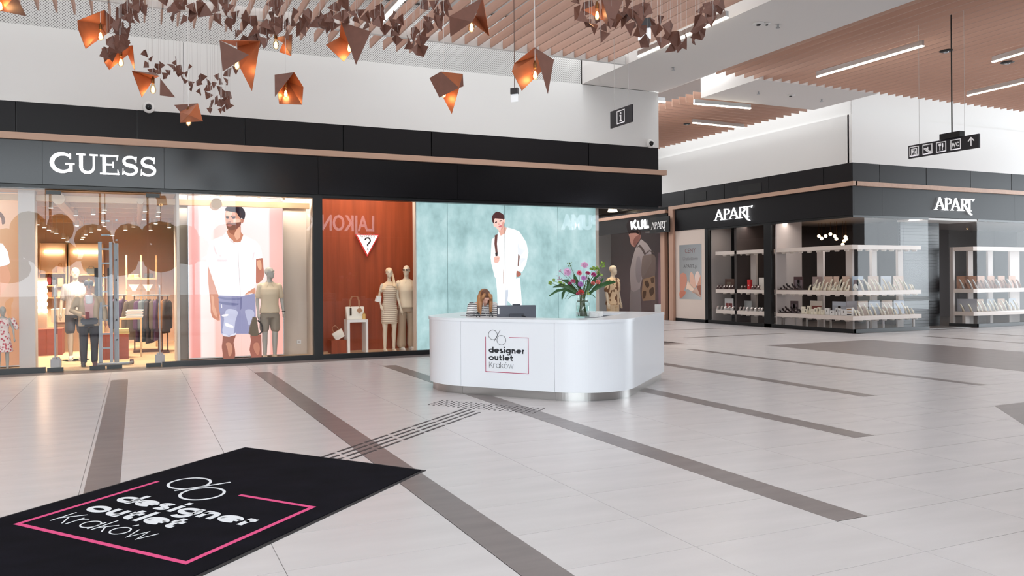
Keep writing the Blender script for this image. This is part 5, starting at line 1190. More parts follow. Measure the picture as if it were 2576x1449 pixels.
# folded birds -------------------------------------------------------------------------------
random.seed(5)
def bird_mesh(kind):
    """sheet folded along one or two ridges, 2 mm thick"""
    a = random.uniform(.75, 1.15)
    if kind == 0: V = [(0, -.6, 0), (0, .55, .0), (-.62*a, -.05, -.38), (.62*a, .0, -.34)]; F = [(0, 1, 2), (1, 0, 3)]
    elif kind == 1: V = [(0, -.65, 0), (0, .6, 0), (-.7*a, .1, -.5), (.5, -.2, -.45), (.75, .35, -.15)]; F = [(0, 1, 2), (1, 0, 3), (1, 3, 4)]
    elif kind == 2: V = [(0, -.5, 0), (0, .7, 0), (-.55, .35, -.4), (.55, .35, -.4), (-.1, -.85, -.35)]; F = [(0, 1, 2), (1, 0, 3), (0, 2, 4)]
    else: V = [(0, -.7, 0), (0, .45, 0), (-.8, .2, -.2*a), (.35, .1, -.6)]; F = [(0, 1, 2), (1, 0, 3)]
    mb = MB()
    for f in F:
        p = [Vector(V[i]) for i in f]; n = (p[1]-p[0]).cross(p[2]-p[0]).normalized(); mb.prism([q-n*.012 for q in p], n*.024)
    return mb
BIRDS = [bird_mesh(k % 4).mesh('folded_bird', M_rust) for k in range(8)]
WIRE = {}
def c4(l, ox, oy, s): return [(ox+x/s, oy+y/s) for x, y in l]
groups = [
 ('the loose string over the white wall', 'folded birds over the white wall', 11.6, 13.5, c4([(800, 330), (880, 400), (830, 480), (960, 520), (1010, 490), (980, 580), (900, 580), (1060, 640), (1130, 590), (1240, 440), (1200, 510), (1300, 540), (1280, 610), (1410, 520), (1400, 610), (1330, 700), (1430, 750), (1550, 740), (1590, 660), (1690, 745), (1470, 820), (1590, 880), (1690, 820), (1690, 900), (1800, 780), (1850, 860), (1900, 720), (1990, 730), (1850, 660), (1950, 600), (2030, 590), (2080, 560), (1900, 900), (1950, 920), (1800, 1000), (1770, 1050), (1880, 1040), (1960, 1000), (2000, 940), (2020, 1020), (1980, 1080), (1900, 1150), (1740, 1140), (1950, 1130)], 230, 80, 5.795)),
 ('the cloud above the large pointed lamp', 'folded birds above the large lamp', 9.7, 21, c4([(430, 10), (500, 100), (520, 200), (620, 60), (680, 20), (660, 260), (820, 100), (770, 210), (940, 140), (1100, 130), (1170, 40), (1310, 110), (1250, 170), (1170, 270), (1330, 340), (1430, 260), (1510, 310), (1430, 460), (1590, 230), (1700, 310), (1630, 450), (1540, 560), (1700, 560), (1760, 520), (1880, 340), (1900, 230), (1980, 330), (1960, 420), (1850, 600), (1840, 500), (2060, 60), (2020, 150), (2000, 100), (2100, 350), (2210, 200), (2200, 290), (2270, 420), (2320, 360), (2380, 260), (2460, 210), (2500, 310), (2160, 490), (20, 30), (60, 90), (90, 150), (1270, 20), (900, 30), (1960, 40), (1820, 420), (2050, 420), (1930, 380), (2080, 280)], 340, 0, 5.6)),
 ('the dense column by the leftmost lamps', 'folded birds in the dense left column', 9.9, 22, c4([(2450, 40), (2500, 90), (2330, 160), (2280, 210), (2250, 260), (2300, 330), (2400, 250), (2450, 150), (2350, 100), (2200, 300), (2140, 420), (2190, 500), (2330, 570), (2180, 560), (2080, 620), (2120, 680), (2150, 740), (2100, 830), (2050, 760), (2170, 800), (2060, 860), (1980, 900), (1930, 960), (2380, 330), (2300, 260)], 0, 0, 7.155)),
 ('the swarm before the middle strip light', 'folded birds before the strip light', 10.1, 20, c4([(30, 230), (20, 330), (130, 240), (110, 310), (120, 400), (220, 400), (230, 290), (200, 230), (330, 240), (400, 180), (410, 280), (440, 70), (340, 10), (530, 190), (560, 250), (660, 350), (590, 180), (810, 200), (890, 100), (930, 190), (800, 300), (710, 270), (940, 400), (1020, 320), (1070, 230), (1160, 290), (1130, 370), (1120, 440), (1040, 460), (1100, 560), (1360, 430), (1330, 530), (1250, 620), (1350, 650), (1450, 700), (1490, 420), (1520, 380), (1470, 520), (1440, 580), (1560, 290), (1670, 310), (1650, 190), (1700, 160), (1720, 220), (1650, 60), (1490, 60), (1790, 70), (1790, 130), (880, 310), (250, 90)], 800, 0, 5.6)),
 ('the right swarm below the slats', 'folded birds of the right swarm', 9.2, 23, c4([(360, 110), (220, 180), (300, 230), (440, 270), (580, 220), (370, 330), (400, 420), (530, 520), (620, 380), (690, 330), (750, 290), (900, 40), (790, 140), (860, 170), (980, 230), (920, 260), (1040, 320), (1150, 150), (1160, 220), (1010, 420), (1100, 460), (1280, 360), (1370, 430), (1440, 300), (1560, 420), (1220, 600), (1420, 630), (1520, 550), (1600, 700), (1670, 570), (1720, 690), (1800, 620), (1880, 540), (1990, 500), (1930, 380), (1970, 290), (2080, 270), (2040, 140), (2150, 100), (2160, 180), (2200, 150), (2330, 40), (2320, 90), (2190, 300), (2290, 20), (200, 20)], 1420, 0, 5.855)),
]
WIRE = MB().tube([(0, 0, 0), (0, 0, 1)], .0016, 4).mesh('wire', M_wire)
for lab, grp, dep, px, pts in groups:
    ranks = {p: i for i, p in enumerate(sorted(pts))}
    for u, v in pts:
        dd = dep+random.uniform(-.55, .55); c = at(u, v, dd)
        if c.z > 6.02: dd *= .93; c = at(u, v, dd)
        s_ = px*dd/FPX*1.3*random.uniform(.8, 1.2)
        o = bpy.data.objects.new('folded_bird', random.choice(BIRDS)); COL.objects.link(o); o.location = c
        o.rotation_euler = (HP*random.choice((1, 1, 1, -1))+random.uniform(-.6, .6), random.uniform(-.7, .7), random.uniform(0, 6.28)); o.scale = (s_,)*3
        tag(o, 'bronze folded bird, %s from the left in %s' % (nth(ranks[(u, v)]+1), lab), 'folded bird', grp); ORG[o] = Vector(c)
        w_ = bpy.data.objects.new('wire', WIRE); COL.objects.link(w_); w_.parent = o
        w_.matrix_parent_inverse = (Matrix.Translation(c) @ o.rotation_euler.to_matrix().to_4x4() @ Matrix.Scale(s_, 4)).inverted()
        w_.location = c; w_.scale = (1, 1, max(.2, ZC-c.z))

# ------------------------------------------------------------------ linear lights in the slat ceilings
M_ledw = mat('led_line_warm', (255, 244, 224), .4, emit=11)
def lin_light(p, q, label, w=.045, drop=0.0):
    p, q = Vector(p), Vector(q); d_ = (q-p).normalized(); s_ = d_.cross(UP); L_ = (q-p).length; c = (p+q)/2
    t = thing('linear_light', label, 'light', tuple(c), 'linear lights in the slat ceilings')
    MB().obox((c.x, c.y, c.z+.05), d_, s_, UP, L_/2, w*.75, .05).build('housing', M_alu, t)
    pr = [(w*math.cos(a), w*.6*math.sin(a)) for a in [math.pi*(1+i/8) for i in range(9)]]
    e = []
    mb = MB(); mb.prism([p+s_*x+UP*(y-.002) for x, y in pr], d_*L_); mb.build('diffuser', M_ledw, t, fix=True)
LZ = ZS-.11
lin_light(onZ(2056, 192, LZ), onZ(2322, 114, LZ), 'long lit line in the right slat ceiling beside the soffit')
lin_light(onZ(2498, 155, LZ), onZ(2640, 112, LZ), 'lit line in the slat ceiling cut by the right edge, upper of two', .04)
lin_light(onZ(2434, 240, LZ), onZ(2640, 192, LZ), 'lit line in the slat ceiling cut by the right edge, lower of two', .04)
lin_light(onZ(1607, 141, LZ), onZ(1829, 42, LZ), 'lit line along the slat edge behind the right bird swarm')
lin_light(onZ(962, 51, LZ), onZ(1040, -30, LZ), 'lit line deep between the slats behind the middle birds')
lin_light(onZ(1746, 260, LZ), onZ(1887, 272, LZ), 'lit line in the corridor slats, the nearer of two')
lin_light(onZ(1743, 308, LZ), onZ(1870, 321, LZ), 'lit line in the corridor slats, the farther of two')
lin_light(onZ(1640, 253, LZ), onZ(1672, 256, LZ), 'short lit stub peeping out behind the white wall corner')
# round vents, sprinklers, cameras, signs
def disc(u, v, z, r, label, nm, M, cat, grp=None):
    p = onZ(u, v, z); t = thing(nm, label, cat, tuple(p), grp)
    MB().lathe([(r*.7, -.03), (r, -.015), (r, 0)], 18, p).build('cover', M, t); MB().lathe([(r*.35, -.045), (r*.4, -.03)], 12, p).build('core', M_blackm if M is not M_blackm else M_alu, t)
disc(2380, 127, ZS, .12, 'dark round ceiling vent among the right slats, uncovered', 'ceiling_vent', M_blackm, 'vent')
disc(2534, 156, ZS+.02, .13, 'dark round ceiling vent right behind the upper lit line', 'ceiling_vent', M_blackm, 'vent')
disc(1728, 311, ZS, .10, 'dark round vent at the end of the farther corridor lit line', 'ceiling_vent', M_blackm, 'vent')
disc(1908, 58, ZS, .10, 'white round smoke detector on the beam soffit, left of a pair', 'smoke_detector', M_white, 'detector')
disc(1929, 58, ZS, .06, 'small white detector on the beam soffit, right of the larger one', 'smoke_detector', M_white, 'detector')
disc(1989, 239, ZS, .10, 'white flush speaker disc on the corridor soffit', 'ceiling_speaker', M_white, 'speaker')
for u, v, lab in ((1694, 170, 'tiny sprinkler head on the beam soffit near the wall corner'), (1957, 62, 'tiny sprinkler head on the beam soffit beside the detectors'), (1908, 231, 'tiny sprinkler head on the corridor soffit, left'), (2067, 250, 'tiny sprinkler head on the corridor soffit, right')):
    p = onZ(u, v, ZS); t = thing('sprinkler', lab, 'sprinkler', tuple(p)); MB().tube([p, p-UP*.05], .018, 8).build('stem', M_alu, t); MB().lathe([(.04, -.06), (.04, -.055)], 10, p).build('deflector', M_alu, t)
def cctv(p, nrm, label):
    n = Vector(nrm); t = thing('security_camera', label, 'camera', tuple(p)); x = UP.cross(n).normalized(); p = Vector(p)
    mb = MB(); mb.ell(p+n*.03, .11, .05, .11, 16, 10, (x, n, UP)); mb.build('housing', M_white, t, smooth=True)
    mb = MB(); mb.ell(p+n*.07, .06, .06, .06, 14, 10, (x, n, UP)); mb.build('dome', mat('dome_black', (16, 16, 18), .08), t, smooth=True)
cctv(onY(374, 271, YG), (0, -1, 0), 'white dome security camera on the wall above the GUESS sign')
cctv(onY(1634, 362, YG), (0, -1, 0), 'white dome security camera at the wall corner above the black band')
def hang(t, p, z1, r=.004, M=None): MB().tube([p, (p[0], p[1], z1)], r, 6).build('hanger', M or M_wire, t)
# information sign
M_sgn = mat('sign_black', (44, 42, 48), .45); M_sgw = mat('sign_white', (238, 236, 238), .5, emit=.25)
XI = 8.6
p0, p1, p2, p3 = onX(1535, 281, XI), onX(1589, 262.5, XI), onX(1589, 306.5, XI), onX(1535, 323, XI)
zb, zt_ = (p2.z+p3.z)/2, (p0.z+p1.z)/2; ya, yb = p0.y, p1.y
si = thing('information_sign', 'black hanging sign with a white framed letter i', 'sign', tuple((p0+p2)/2))
MB().box(XI, XI+.03, yb, ya, zb, zt_).build('board', M_sgn, si)
ym, zm, hh = (ya+yb)/2, (zb+zt_)/2, (zt_-zb)/2
q = .72*hh; mb = MB(); N_ = (-1, 0, 0)
def SQ(mb, y, z, q, w, X): mb.ribbon([(X, y-q, z-q), (X, y+q, z-q), (X, y+q, z+q), (X, y-q, z+q), (X, y-q, z-q), (X, y+q*.9, z-q)], w, (-.003, 0, 0), N_)
SQ(mb, ym, zm, q, .018, XI); mb.build('frame_line', M_sgw, si)
mb = MB(); s_ = q/1.0
mb.box(XI-.004, XI, ym-.16*s_, ym+.16*s_, zm+.42*s_, zm+.72*s_).box(XI-.004, XI, ym-.15*s_, ym+.15*s_, zm-.7*s_, zm+.28*s_).box(XI-.004, XI, ym-.3*s_, ym+.32*s_, zm-.74*s_, zm-.56*s_).box(XI-.004, XI, ym, ym+.32*s_, zm+.1*s_, zm+.28*s_)
mb.build('letter', M_sgw, si)
for y in (ya-.12, yb+.12): hang(si, (XI+.015, y, zt_), 6.78)
# direction sign
XD = 13.4
p0, p1, p2, p3 = onX(2285, 367.5, XD), onX(2462, 335.5, XD), onX(2462, 371, XD), onX(2285, 399.5, XD)
sd = thing('direction_sign', 'long black hanging sign with lift, escalator, food, WC symbols and an arrow', 'sign', tuple((p0+p2)/2))
ya, yb = p0.y, p1.y; zb, zt_ = (p2.z+p3.z)/2, (p0.z+p1.z)/2
MB().box(XD, XD+.04, yb, ya, zb, zt_).build('board', M_sgn, sd)
zm, hh = (zb+zt_)/2, (zt_-zb)/2; q = hh*.70
def cell(u): return onX(u, 360, XD).y
def Y_(c, x): return c-x*q      # reading to the right is towards -y
cs = [cell(u) for u in (2299.5, 2333, 2367.5, 2404, 2443)]
mb = MB()
for c in cs[:4]: SQ(mb, c, zm, q, .016, XD)
mb.build('frame_line', M_sgw, sd)
def strokes(lst, c, w):
    mb = MB()
    for s in lst: mb.ribbon([(XD, Y_(c, x), zm+y*q) for x, y in s], w*q, (-.004, 0, 0), N_)
    mb.build('symbol', M_sgw, sd)
strokes([[(-.85, -.78), (.85, -.78)], [(-.6, -.75), (-.6, .55), (.6, .55), (.6, -.75)], [(0, .5), (0, -.75)], [(-.3, -.45), (-.3, .1)], [(.3, -.45), (.3, .1)], [(-.42, .0), (-.3, .2), (-.18, .0)], [(.18, -.3), (.3, -.5), (.42, -.3)]], cs[0], .15)
strokes([[(-.8, .25), (-.45, .25), (.45, -.55), (.8, -.55)], [(-.8, -.0), (-.55, -.0), (.35, -.8), (.8, -.8)], [(.1, .62), (.12, .66)], [(.1, .45), (.1, -.1)], [(.1, .35), (-.15, .1)]], cs[1], .2)
strokes([[(-.25, -.75), (-.25, .75)], [(-.42, .75), (-.42, .3), (-.08, .3), (-.08, .75)], [(.28, -.75), (.28, .75)], [(.36, .7), (.38, .0), (.28, -.1)]], cs[2], .2)
strokes([[(-.75, .4), (-.55, -.4), (-.37, .2), (-.2, -.4), (0, .4)], [(.7, .25), (.5, .4), (.3, .3), (.22, 0), (.3, -.3), (.5, -.4), (.7, -.25)]], cs[3], .2)
strokes([[(0, -.85), (0, .8)], [(-.6, .15), (0, .85), (.6, .15)]], cs[4], .22)
pm = onX(2393, 345, XD); MB().box(XD-.05, XD+.09, pm.y-.18, pm.y+.18, zt_, zt_+.1).build('light_fitting', M_blackm, sd)
hang(sd, (XD+.02, pm.y, zt_+.1), 6.63, .012, M_blackm)
for y in (ya-.2, yb+.25): hang(sd, (XD+.02, y, zt_), 6.63, .003)
# two hanging emergency lights
def exit_light(u0, u1, v0, v1, dep, label, vm):
    c = at((u0+u1)/2, (v0+v1)/2, dep); S2 = dep/FPX; t = thing('emergency_light', label, 'light', tuple(c)); w_, hh_ = (u1-u0)*S2/2, (v1-v0)*S2/2
    n = Vector((-.75, -.66, 0)); x = UP.cross(n).normalized(); f = (vm-v0)/(v1-v0)
    MB().obox(c+UP*(hh_*(1-f)), x, n, UP, w_, .035, hh_*f).build('housing', mat('exit_dark', (66, 66, 70), .5), t)
    MB().obox(c-UP*(hh_*f), x, n, UP, w_*.94, .006, hh_*(1-f)).build('light_panel', mat('exit_panel', (232, 236, 240), .3, emit=.5), t)
    hang(t, tuple(c+UP*hh_), ZC, .007, mat('conduit_brown', (120, 96, 88), .5))
exit_light(1285, 1304, 222, 256, 12.5, 'small emergency light with clear panel hanging in front of the perforated wall', 237)
exit_light(1604, 1638, 48, 100, 10.2, 'emergency light with clear panel hanging among the right bird swarm', 72)
# ================================================================== LEFT SHOP: FIGURES AND GOODS
def fig_at(u, vfeet, Y, label, cat='mannequin', name='mannequin', rz=0, z=.02):
    p = onY(u, 700, Y); return thing(name, label, cat, (p.x, Y, z), rz=rz)
area('shop_fill_pink', (2.1, 15.66, 4.0), (math.radians(25), 0, 0), 2.2, .3, 130, (1, .86, .72))  # added area fills brighten the window displays, without fittings
area('shop_fill_cherry', (4.7, 15.55, 4.1), (math.radians(30), 0, 0), 2.0, .25, 60, (1, .86, .70))
area('shop_fill_corner', (11.0, 16.2, 4.0), (0, 0, 0), 1.2, 1.2, 70, (1, .84, .66))
area('shop_fill_edge', (-2.5, 15.75, 4.0), (math.radians(20), 0, 0), 1.4, .3, 40, (1, .80, .58))
def dress_fig(root, H_, fem, turn, arms=None, M=M_manne, **k):
    place_fig(root, lambda mb: figure(mb, H_, fem, turn, arms, **k), M); return H_/1.86
# 1 mannequin in front of the pink lightbox
t = fig_at(678, 893, 15.62, 'grey mannequin in a beige short sleeved shirt holding a bag before the pink lightbox')
HH = onY(678, 671, 15.62).z-.02
arms1 = [((-.195, 0, 1.475), (-.245, .03, 1.19), (-.235, -.05, .93)), ((.195, 0, 1.475), (.25, .03, 1.19), (.275, -.03, .93))]
k = dress_fig(t, HH, False, .85, arms1, M_manneg)
M_sand = mat('linen_beige', (214, 196, 168), .8); M_taupe = mat('taupe_cotton', (150, 138, 124), .85)
wear('shirt', t, M_sand, lambda mb: torso_wear(mb, k, .93, 1.545, .014, sleeves=[[(-.19, 0, 1.47), (-.228, .02, 1.27)], [(.19, 0, 1.47), (.23, .02, 1.27)]], flare=.03))
collar(t, k, M_sand)
wear('shorts', t, M_taupe, lambda mb: (torso_wear(mb, k, .84, 1.02, .012), [limb(mb, [(q*.098*k, .01*k, .88*k), (q*.108*k, .005*k, .62*k)], [(.102*k, .11*k), (.098*k, .10*k)]) for q in (-1, 1)]))
shoes(t, k, .098, M_sand, M_sole, nm='sandal')
mb = MB(); mb.tube([(.275*k+.03*math.cos(a), -.02*k+.03*math.sin(a), .955*k) for a in [math.pi*i/6 for i in range(12)]], .009, 6, closed=True); mb.build('watch', M_blackm, t, local=True)
mb = MB()
for q in (-1, 1): mb.ribbon([(q*.20*k, -.062, 1.29*k), (q*.27*k, -.055, 1.262*k)], .05, (0, .12, 0), (0, -1, 0))
# bag in its hand
b_ = thing('tote_bag', 'olive brown tote bag hanging from the hand of the mannequin before the pink lightbox', 'bag', tuple(onY(648, 830, 15.55)))
c = onY(643, 822, 15.52); mb = MB(); mb.prism([onY(u, v, 15.48) for u, v in ((638, 797), (646, 799), (651, 838), (648, 845), (634, 845), (627, 840), (630, 822))], (0, .12, 0)); mb.build('bag_body', mat('olive_leather', (112, 96, 74), .5), b_, fix=True)
MB().tube([onY(u, v, 15.52) for u, v in ((648, 806), (655, 812), (660, 822), (660, 832), (655, 839), (649, 841))], .016, 8).build('strap', mat('dark_leather', (52, 44, 40), .5), b_)
# socket on the beige wall
p = onY(752, 860, 16.39); so = thing('wall_socket', 'white wall socket low on the beige display wall', 'socket', tuple(p)); MB().box(p.x-.045, p.x+.045, 16.38, 16.398, p.z-.045, p.z+.045).build('plate', M_white, so); MB().tube([p+Vector((0, -.012, 0)), p+Vector((0, -.02, 0))], .012, 8).build('outlet', M_blackm, so)
# 2 mannequin pair on the cherry wood
t = fig_at(979, 882, 16.0, 'slim mannequin in a striped knit dress and headscarf carrying a small white bag')
HH = onY(979, 672, 16.0).z-.02
armsw = [((-.165, 0, 1.46), (-.235, .03, 1.20), (-.215, -.06, 1.02)), ((.165, 0, 1.46), (.21, .03, 1.18), (.255, -.05, .93))]
k = dress_fig(t, HH, True, -.25, armsw)
M_knit = bpy.data.materials.new('striped_knit'); M_knit.use_nodes = True; nt = M_knit.node_tree; b = nt.nodes['Principled BSDF']; b.inputs['Roughness'].default_value = .85
tc = nt.nodes.new('ShaderNodeTexCoord'); sp = nt.nodes.new('ShaderNodeSeparateXYZ'); ml = nt.nodes.new('ShaderNodeMath'); ml.operation = 'MULTIPLY'; ml.inputs[1].default_value = 1/.042; fr = nt.nodes.new('ShaderNodeMath'); fr.operation = 'FRACT'; g = nt.nodes.new('ShaderNodeMath'); g.operation = 'GREATER_THAN'; g.inputs[1].default_value = .68
mx = nt.nodes.new('ShaderNodeMix'); mx.data_type = 'RGBA'; mx.inputs[6].default_value = (*lin((240, 224, 200)), 1); mx.inputs[7].default_value = (*lin((176, 150, 128)), 1)
L = nt.links.new; L(tc.outputs['Object'], sp.inputs[0]); L(sp.outputs[2], ml.inputs[0]); L(ml.outputs[0], fr.inputs[0]); L(fr.outputs[0], g.inputs[0]); L(g.outputs[0], mx.inputs[0]); L(mx.outputs[2], b.inputs['Base Color'])
wear('dress', t, M_knit, lambda mb: (torso_wear(mb, k, .80, 1.46, .010, True), stack(mb, [(.62*k, .185*k, .13*k, .01), (.72*k, .185*k, .128*k, .01), (.84*k, .186*k, .128*k, .012)], 24)))
M_scarf = mat('scarf_peach', (236, 208, 172), .7)
wear('cape_collar', t, M_scarf, lambda mb: stack(mb, [(1.36*k, .195*k, .105*k, -.01), (1.44*k, .185*k, .09*k, 0), (1.50*k, .14*k, .075*k, .005), (1.545*k, .06*k, .055*k, .01)], 24))
def scarf(mb):
    c = Vector((0, -.012*k, 1.735*k)); mb.ell(c+Vector((0, .02, .045)), .08*k, .095*k, .072*k, 14, 10)
    limb(mb, [c+Vector((.06, .03, .03)), c+Vector((.085, .0, -.10)), c+Vector((.10, -.05, -.24)), c+Vector((.09, -.09, -.30))], [(.03, .03), (.03, .03), (.034, .024), (.05, .02)])
wear('headscarf', t, M_scarf, scarf, .011, 2)
hb = thing('handbag', 'small white shoulder bag at the elbow of the striped dress mannequin', 'bag', tuple(onY(954, 752, 15.95)))
mb = MB(); mb.prism([onY(u, v, 15.9) for u, v in ((949, 744), (960, 746), (957, 761), (945, 758))], (0, .08, 0)); mb.build('bag_body', M_whites, hb, fix=True)
MB().tube([onY(u, v, 15.94) for u, v in ((951, 745), (953, 735), (956, 733), (959, 746))], .007, 6).build('strap', mat('strap_tan', (190, 150, 116), .6), hb)
t = fig_at(1022, 883, 16.15, 'mannequin in a cream polo shirt, taupe trousers and sunglasses before the cherry wall')
HH = onY(1022, 667, 16.15).z-.02
k = dress_fig(t, HH, False, -.55)
M_cream = mat('cream_knit', (240, 222, 194), .85)
wear('polo_shirt', t, M_cream, lambda mb: torso_wear(mb, k, .93, 1.55, .015, sleeves=[[(-.19, 0, 1.47), (-.232, .02, 1.26)], [(.19, 0, 1.47), (.232, .02, 1.26)]], flare=.02))
collar(t, k, M_cream)
wear('trousers', t, mat('taupe_trouser', (182, 160, 136), .85), lambda mb: (torso_wear(mb, k, .84, 1.0, .010), [limb(mb, [(q*.096*k, .01*k, .88*k), (q*.105*k, .0, .5*k), (q*.12*k, .01*k, .14*k)], [(.102*k, .112*k), (.086*k, .09*k), (.105*k, .10*k)]) for q in (-1, 1)]))
shoes(t, k, .11, M_whites, M_sole, nm='sneaker')
mb = MB(); Rm = Matrix.Rotation(-.55, 3, 'Z'); c0 = Vector((0, -.012*k, 1.755*k))
for q in (-1, 1): mb.ell(c0+Rm @ Vector((q*.034, -.105*k, 0)), .03, .01, .022, 10, 8, (Rm @ Vector((1, 0, 0)), Rm @ Vector((0, 1, 0)), Vector((0, 0, 1))))
for q in (-1, 1): mb.tube([c0+Rm @ Vector((q*.06, -.1*k, .005)), c0+Rm @ Vector((q*.08, 0, .01))], .004, 6)
mb.build('sunglasses', mat('lens_brown', (60, 38, 26), .15), t, local=True)
# plinths, bags, perfume
u0, u1, v0, v1 = 872, 926, 803, 888; YPl = 16.05
x0, x1, z1 = onY(874, 803, YPl).x, onY(926, 803, YPl).x, onY(900, 804, YPl).z
pl = thing('display_stand', 'white open frame display stand under the large white tote', 'stand', ((x0+x1)/2, YPl+.15, .02))
MB().box(x0, x1, YPl, YPl+.32, z1-.06, z1).build('top', M_white, pl); MB().box(x0, x0+.055, YPl, YPl+.32, .02, z1-.06).build('side', M_white, pl); MB().box(x1-.055, x1, YPl, YPl+.32, .02, z1-.06).build('side', M_white, pl)
def bag(name, label, c, w, h, d, M, Mh, rz=0, tilt=0, flap=False, hh=.2, hw=.5):
    t = thing(name, label, 'bag', tuple(c), rz=rz); t.rotation_euler = (0, tilt, rz)
    mb = MB(); k_ = 1.0; mb.add([(-w*.44, -d/2, 0), (w*.44, -d/2, 0), (w*.44, d/2, 0), (-w*.44, d/2, 0), (-w/2, -d*.35, h), (w/2, -d*.35, h), (w/2, d*.35, h), (-w/2, d*.35, h)], [(3, 2, 1, 0), (4, 5, 6, 7), (0, 1, 5, 4), (1, 2, 6, 5), (2, 3, 7, 6), (3, 0, 4, 7)]); mb.build('bag_body', M, t, local=True, bevel=min(w, h)*.04)
    for q in ((-1, 1) if not flap else (0,)):
        y = q*d*.28; MB().tube([(-w*hw/2, y, h*.9), (-w*hw*.48, y, h+hh*.6), (-w*hw*.3, y, h+hh), (w*hw*.3, y, h+hh), (w*hw*.48, y, h+hh*.6), (w*hw/2, y, h*.9)], .008, 6).build('handle', Mh, t, local=True)
    if flap:
        mb = MB(); mb.prism([(-w/2, -d*.5, h), (w/2, -d*.5, h), (w*.46, -d*.52, h*.55), (0, -d*.54, h*.38), (-w*.46, -d*.52, h*.55)], (0, -.008, 0)); mb.build('flap', M, t, local=True, fix=True)
        MB().box(-w*.06, w*.06, -d*.58, -d*.54, h*.38, h*.52).build('clasp', mat('gold', (206, 164, 96), .3, metal=.9), t, local=True)
    return t
M_wl = mat('white_leather', (244, 238, 226), .45); M_tan = mat('tan_leather', (180, 132, 98), .5)
S16 = (onY(926, 800, 16.2).x-onY(874, 800, 16.2).x)/52
tt = bag('tote_bag', 'large white tote with tan handles standing on the white display stand', ((x0+x1)/2-.03, 16.2, z1), 46*S16, 31*S16, .14, M_wl, M_tan, hh=.22)
MB().box(-.13, -.09, -.085, -.07, .09, .26).build('sunglasses', mat('lens_brown', (60, 38, 26), .15), tt, local=True); mb = MB(); mb.obox((.09, -.08, .20), (.8, 0, .6), (0, 1, 0), (-.6, 0, .8), .05, .004, .05); mb.build('tag', M_tan, tt, local=True)
p = Vector((x1-.08, 16.1, z1)); pf = thing('perfume_bottle', 'slim golden perfume bottle beside the large white tote', 'bottle', tuple(p)); MB().box(p.x-.03, p.x+.03, p.y-.02, p.y+.02, z1, z1+.12).build('bottle_body', mat('gold_liquid', (228, 186, 110), .2), pf); MB().box(p.x-.018, p.x+.018, p.y-.013, p.y+.013, z1+.12, z1+.15).build('cap', mat('gold', (206, 164, 96), .3, metal=.9), pf)
x0b, x1b, zb = onY(834, 855, 16.1).x, onY(878, 855, 16.1).x, onY(850, 856, 16.1).z
single(MB().box(x0b, x0+.0-.01, 16.1, 16.45, .02, zb), 'wooden_plinth', M_redwood, 'low cherry wood plinth beside the white display stand', 'plinth', ((x0b+x1b)/2, 16.27, .02))
bag('handbag', 'small white flap handbag leaning tilted on the cherry wood plinth', (onY(856, 853, 16.22).x, 16.22, zb+.03), 27*S16, 20*S16, .09, M_wl, M_tan, tilt=-.5, flap=True, hh=.12)
# 3 leaf shirt mannequin in the right corner
t = fig_at(1542, 884, 16.3, 'cream mannequin in a brown leaf print shirt in the right corner window', rz=.35)
HH = onY(1542, 667, 16.3).z-.02; k = dress_fig(t, HH, False, .2, face=False)
M_leafp = mat('leaf_print', (226, 196, 158), .8); nt = M_leafp.node_tree; b = nt.nodes['Principled BSDF']
tc = nt.nodes.new('ShaderNodeTexCoord'); mp = nt.nodes.new('ShaderNodeMapping'); mp.inputs['Scale'].default_value = (9, 9, 5); mp.inputs['Rotation'].default_value = (.3, .6, .2); vz = nt.nodes.new('ShaderNodeTexNoise'); vz.inputs['Scale'].default_value = 1.3; vz.inputs['Detail'].default_value = 1; g = nt.nodes.new('ShaderNodeMath'); g.operation = 'GREATER_THAN'; g.inputs[1].default_value = .57
mx = nt.nodes.new('ShaderNodeMix'); mx.data_type = 'RGBA'; mx.inputs[6].default_value = (*lin((232, 204, 168)), 1); mx.inputs[7].default_value = (*lin((124, 88, 62)), 1)
L = nt.links.new; L(tc.outputs['Object'], mp.inputs[0]); L(mp.outputs[0], vz.inputs['Vector']); L(vz.outputs[0], g.inputs[0]); L(g.outputs[0], mx.inputs[0]); L(mx.outputs[2], b.inputs['Base Color'])
wear('leaf_shirt', t, M_leafp, lambda mb: torso_wear(mb, k, .88, 1.55, .02, sleeves=[[(-.19, 0, 1.47), (-.235, .02, 1.24)], [(.19, 0, 1.47), (.235, .02, 1.24)]], flare=.03, sr=.07))
collar(t, k, M_leafp)
wear('trousers', t, mat('sand_trouser', (222, 200, 168), .85), lambda mb: (torso_wear(mb, k, .84, 1.0, .010), [limb(mb, [(q*.096*k, .01*k, .88*k), (q*.1*k, .0, .5*k), (q*.1*k, .01*k, .12*k)], [(.1*k, .11*k), (.08*k, .085*k), (.075*k, .08*k)]) for q in (-1, 1)]))
shoes(t, k, .098, M_whites, M_sole, nm='sneaker')
lm = thing('pendant_spot', 'white cone pendant lamp glowing over the corner window', 'lamp', tuple(onY(1541, 525, 16.6)))
p = onY(1541, 533, 16.6); MB().lathe([(.13, 0), (.10, .1), (.03, .16)], 16, p).build('shade', mat('shade_glow', (255, 240, 214), .5, emit=3), lm); MB().tube([p+UP*.16, (p.x, p.y, 4.2)], .006, 6).build('cord', M_cord, lm)
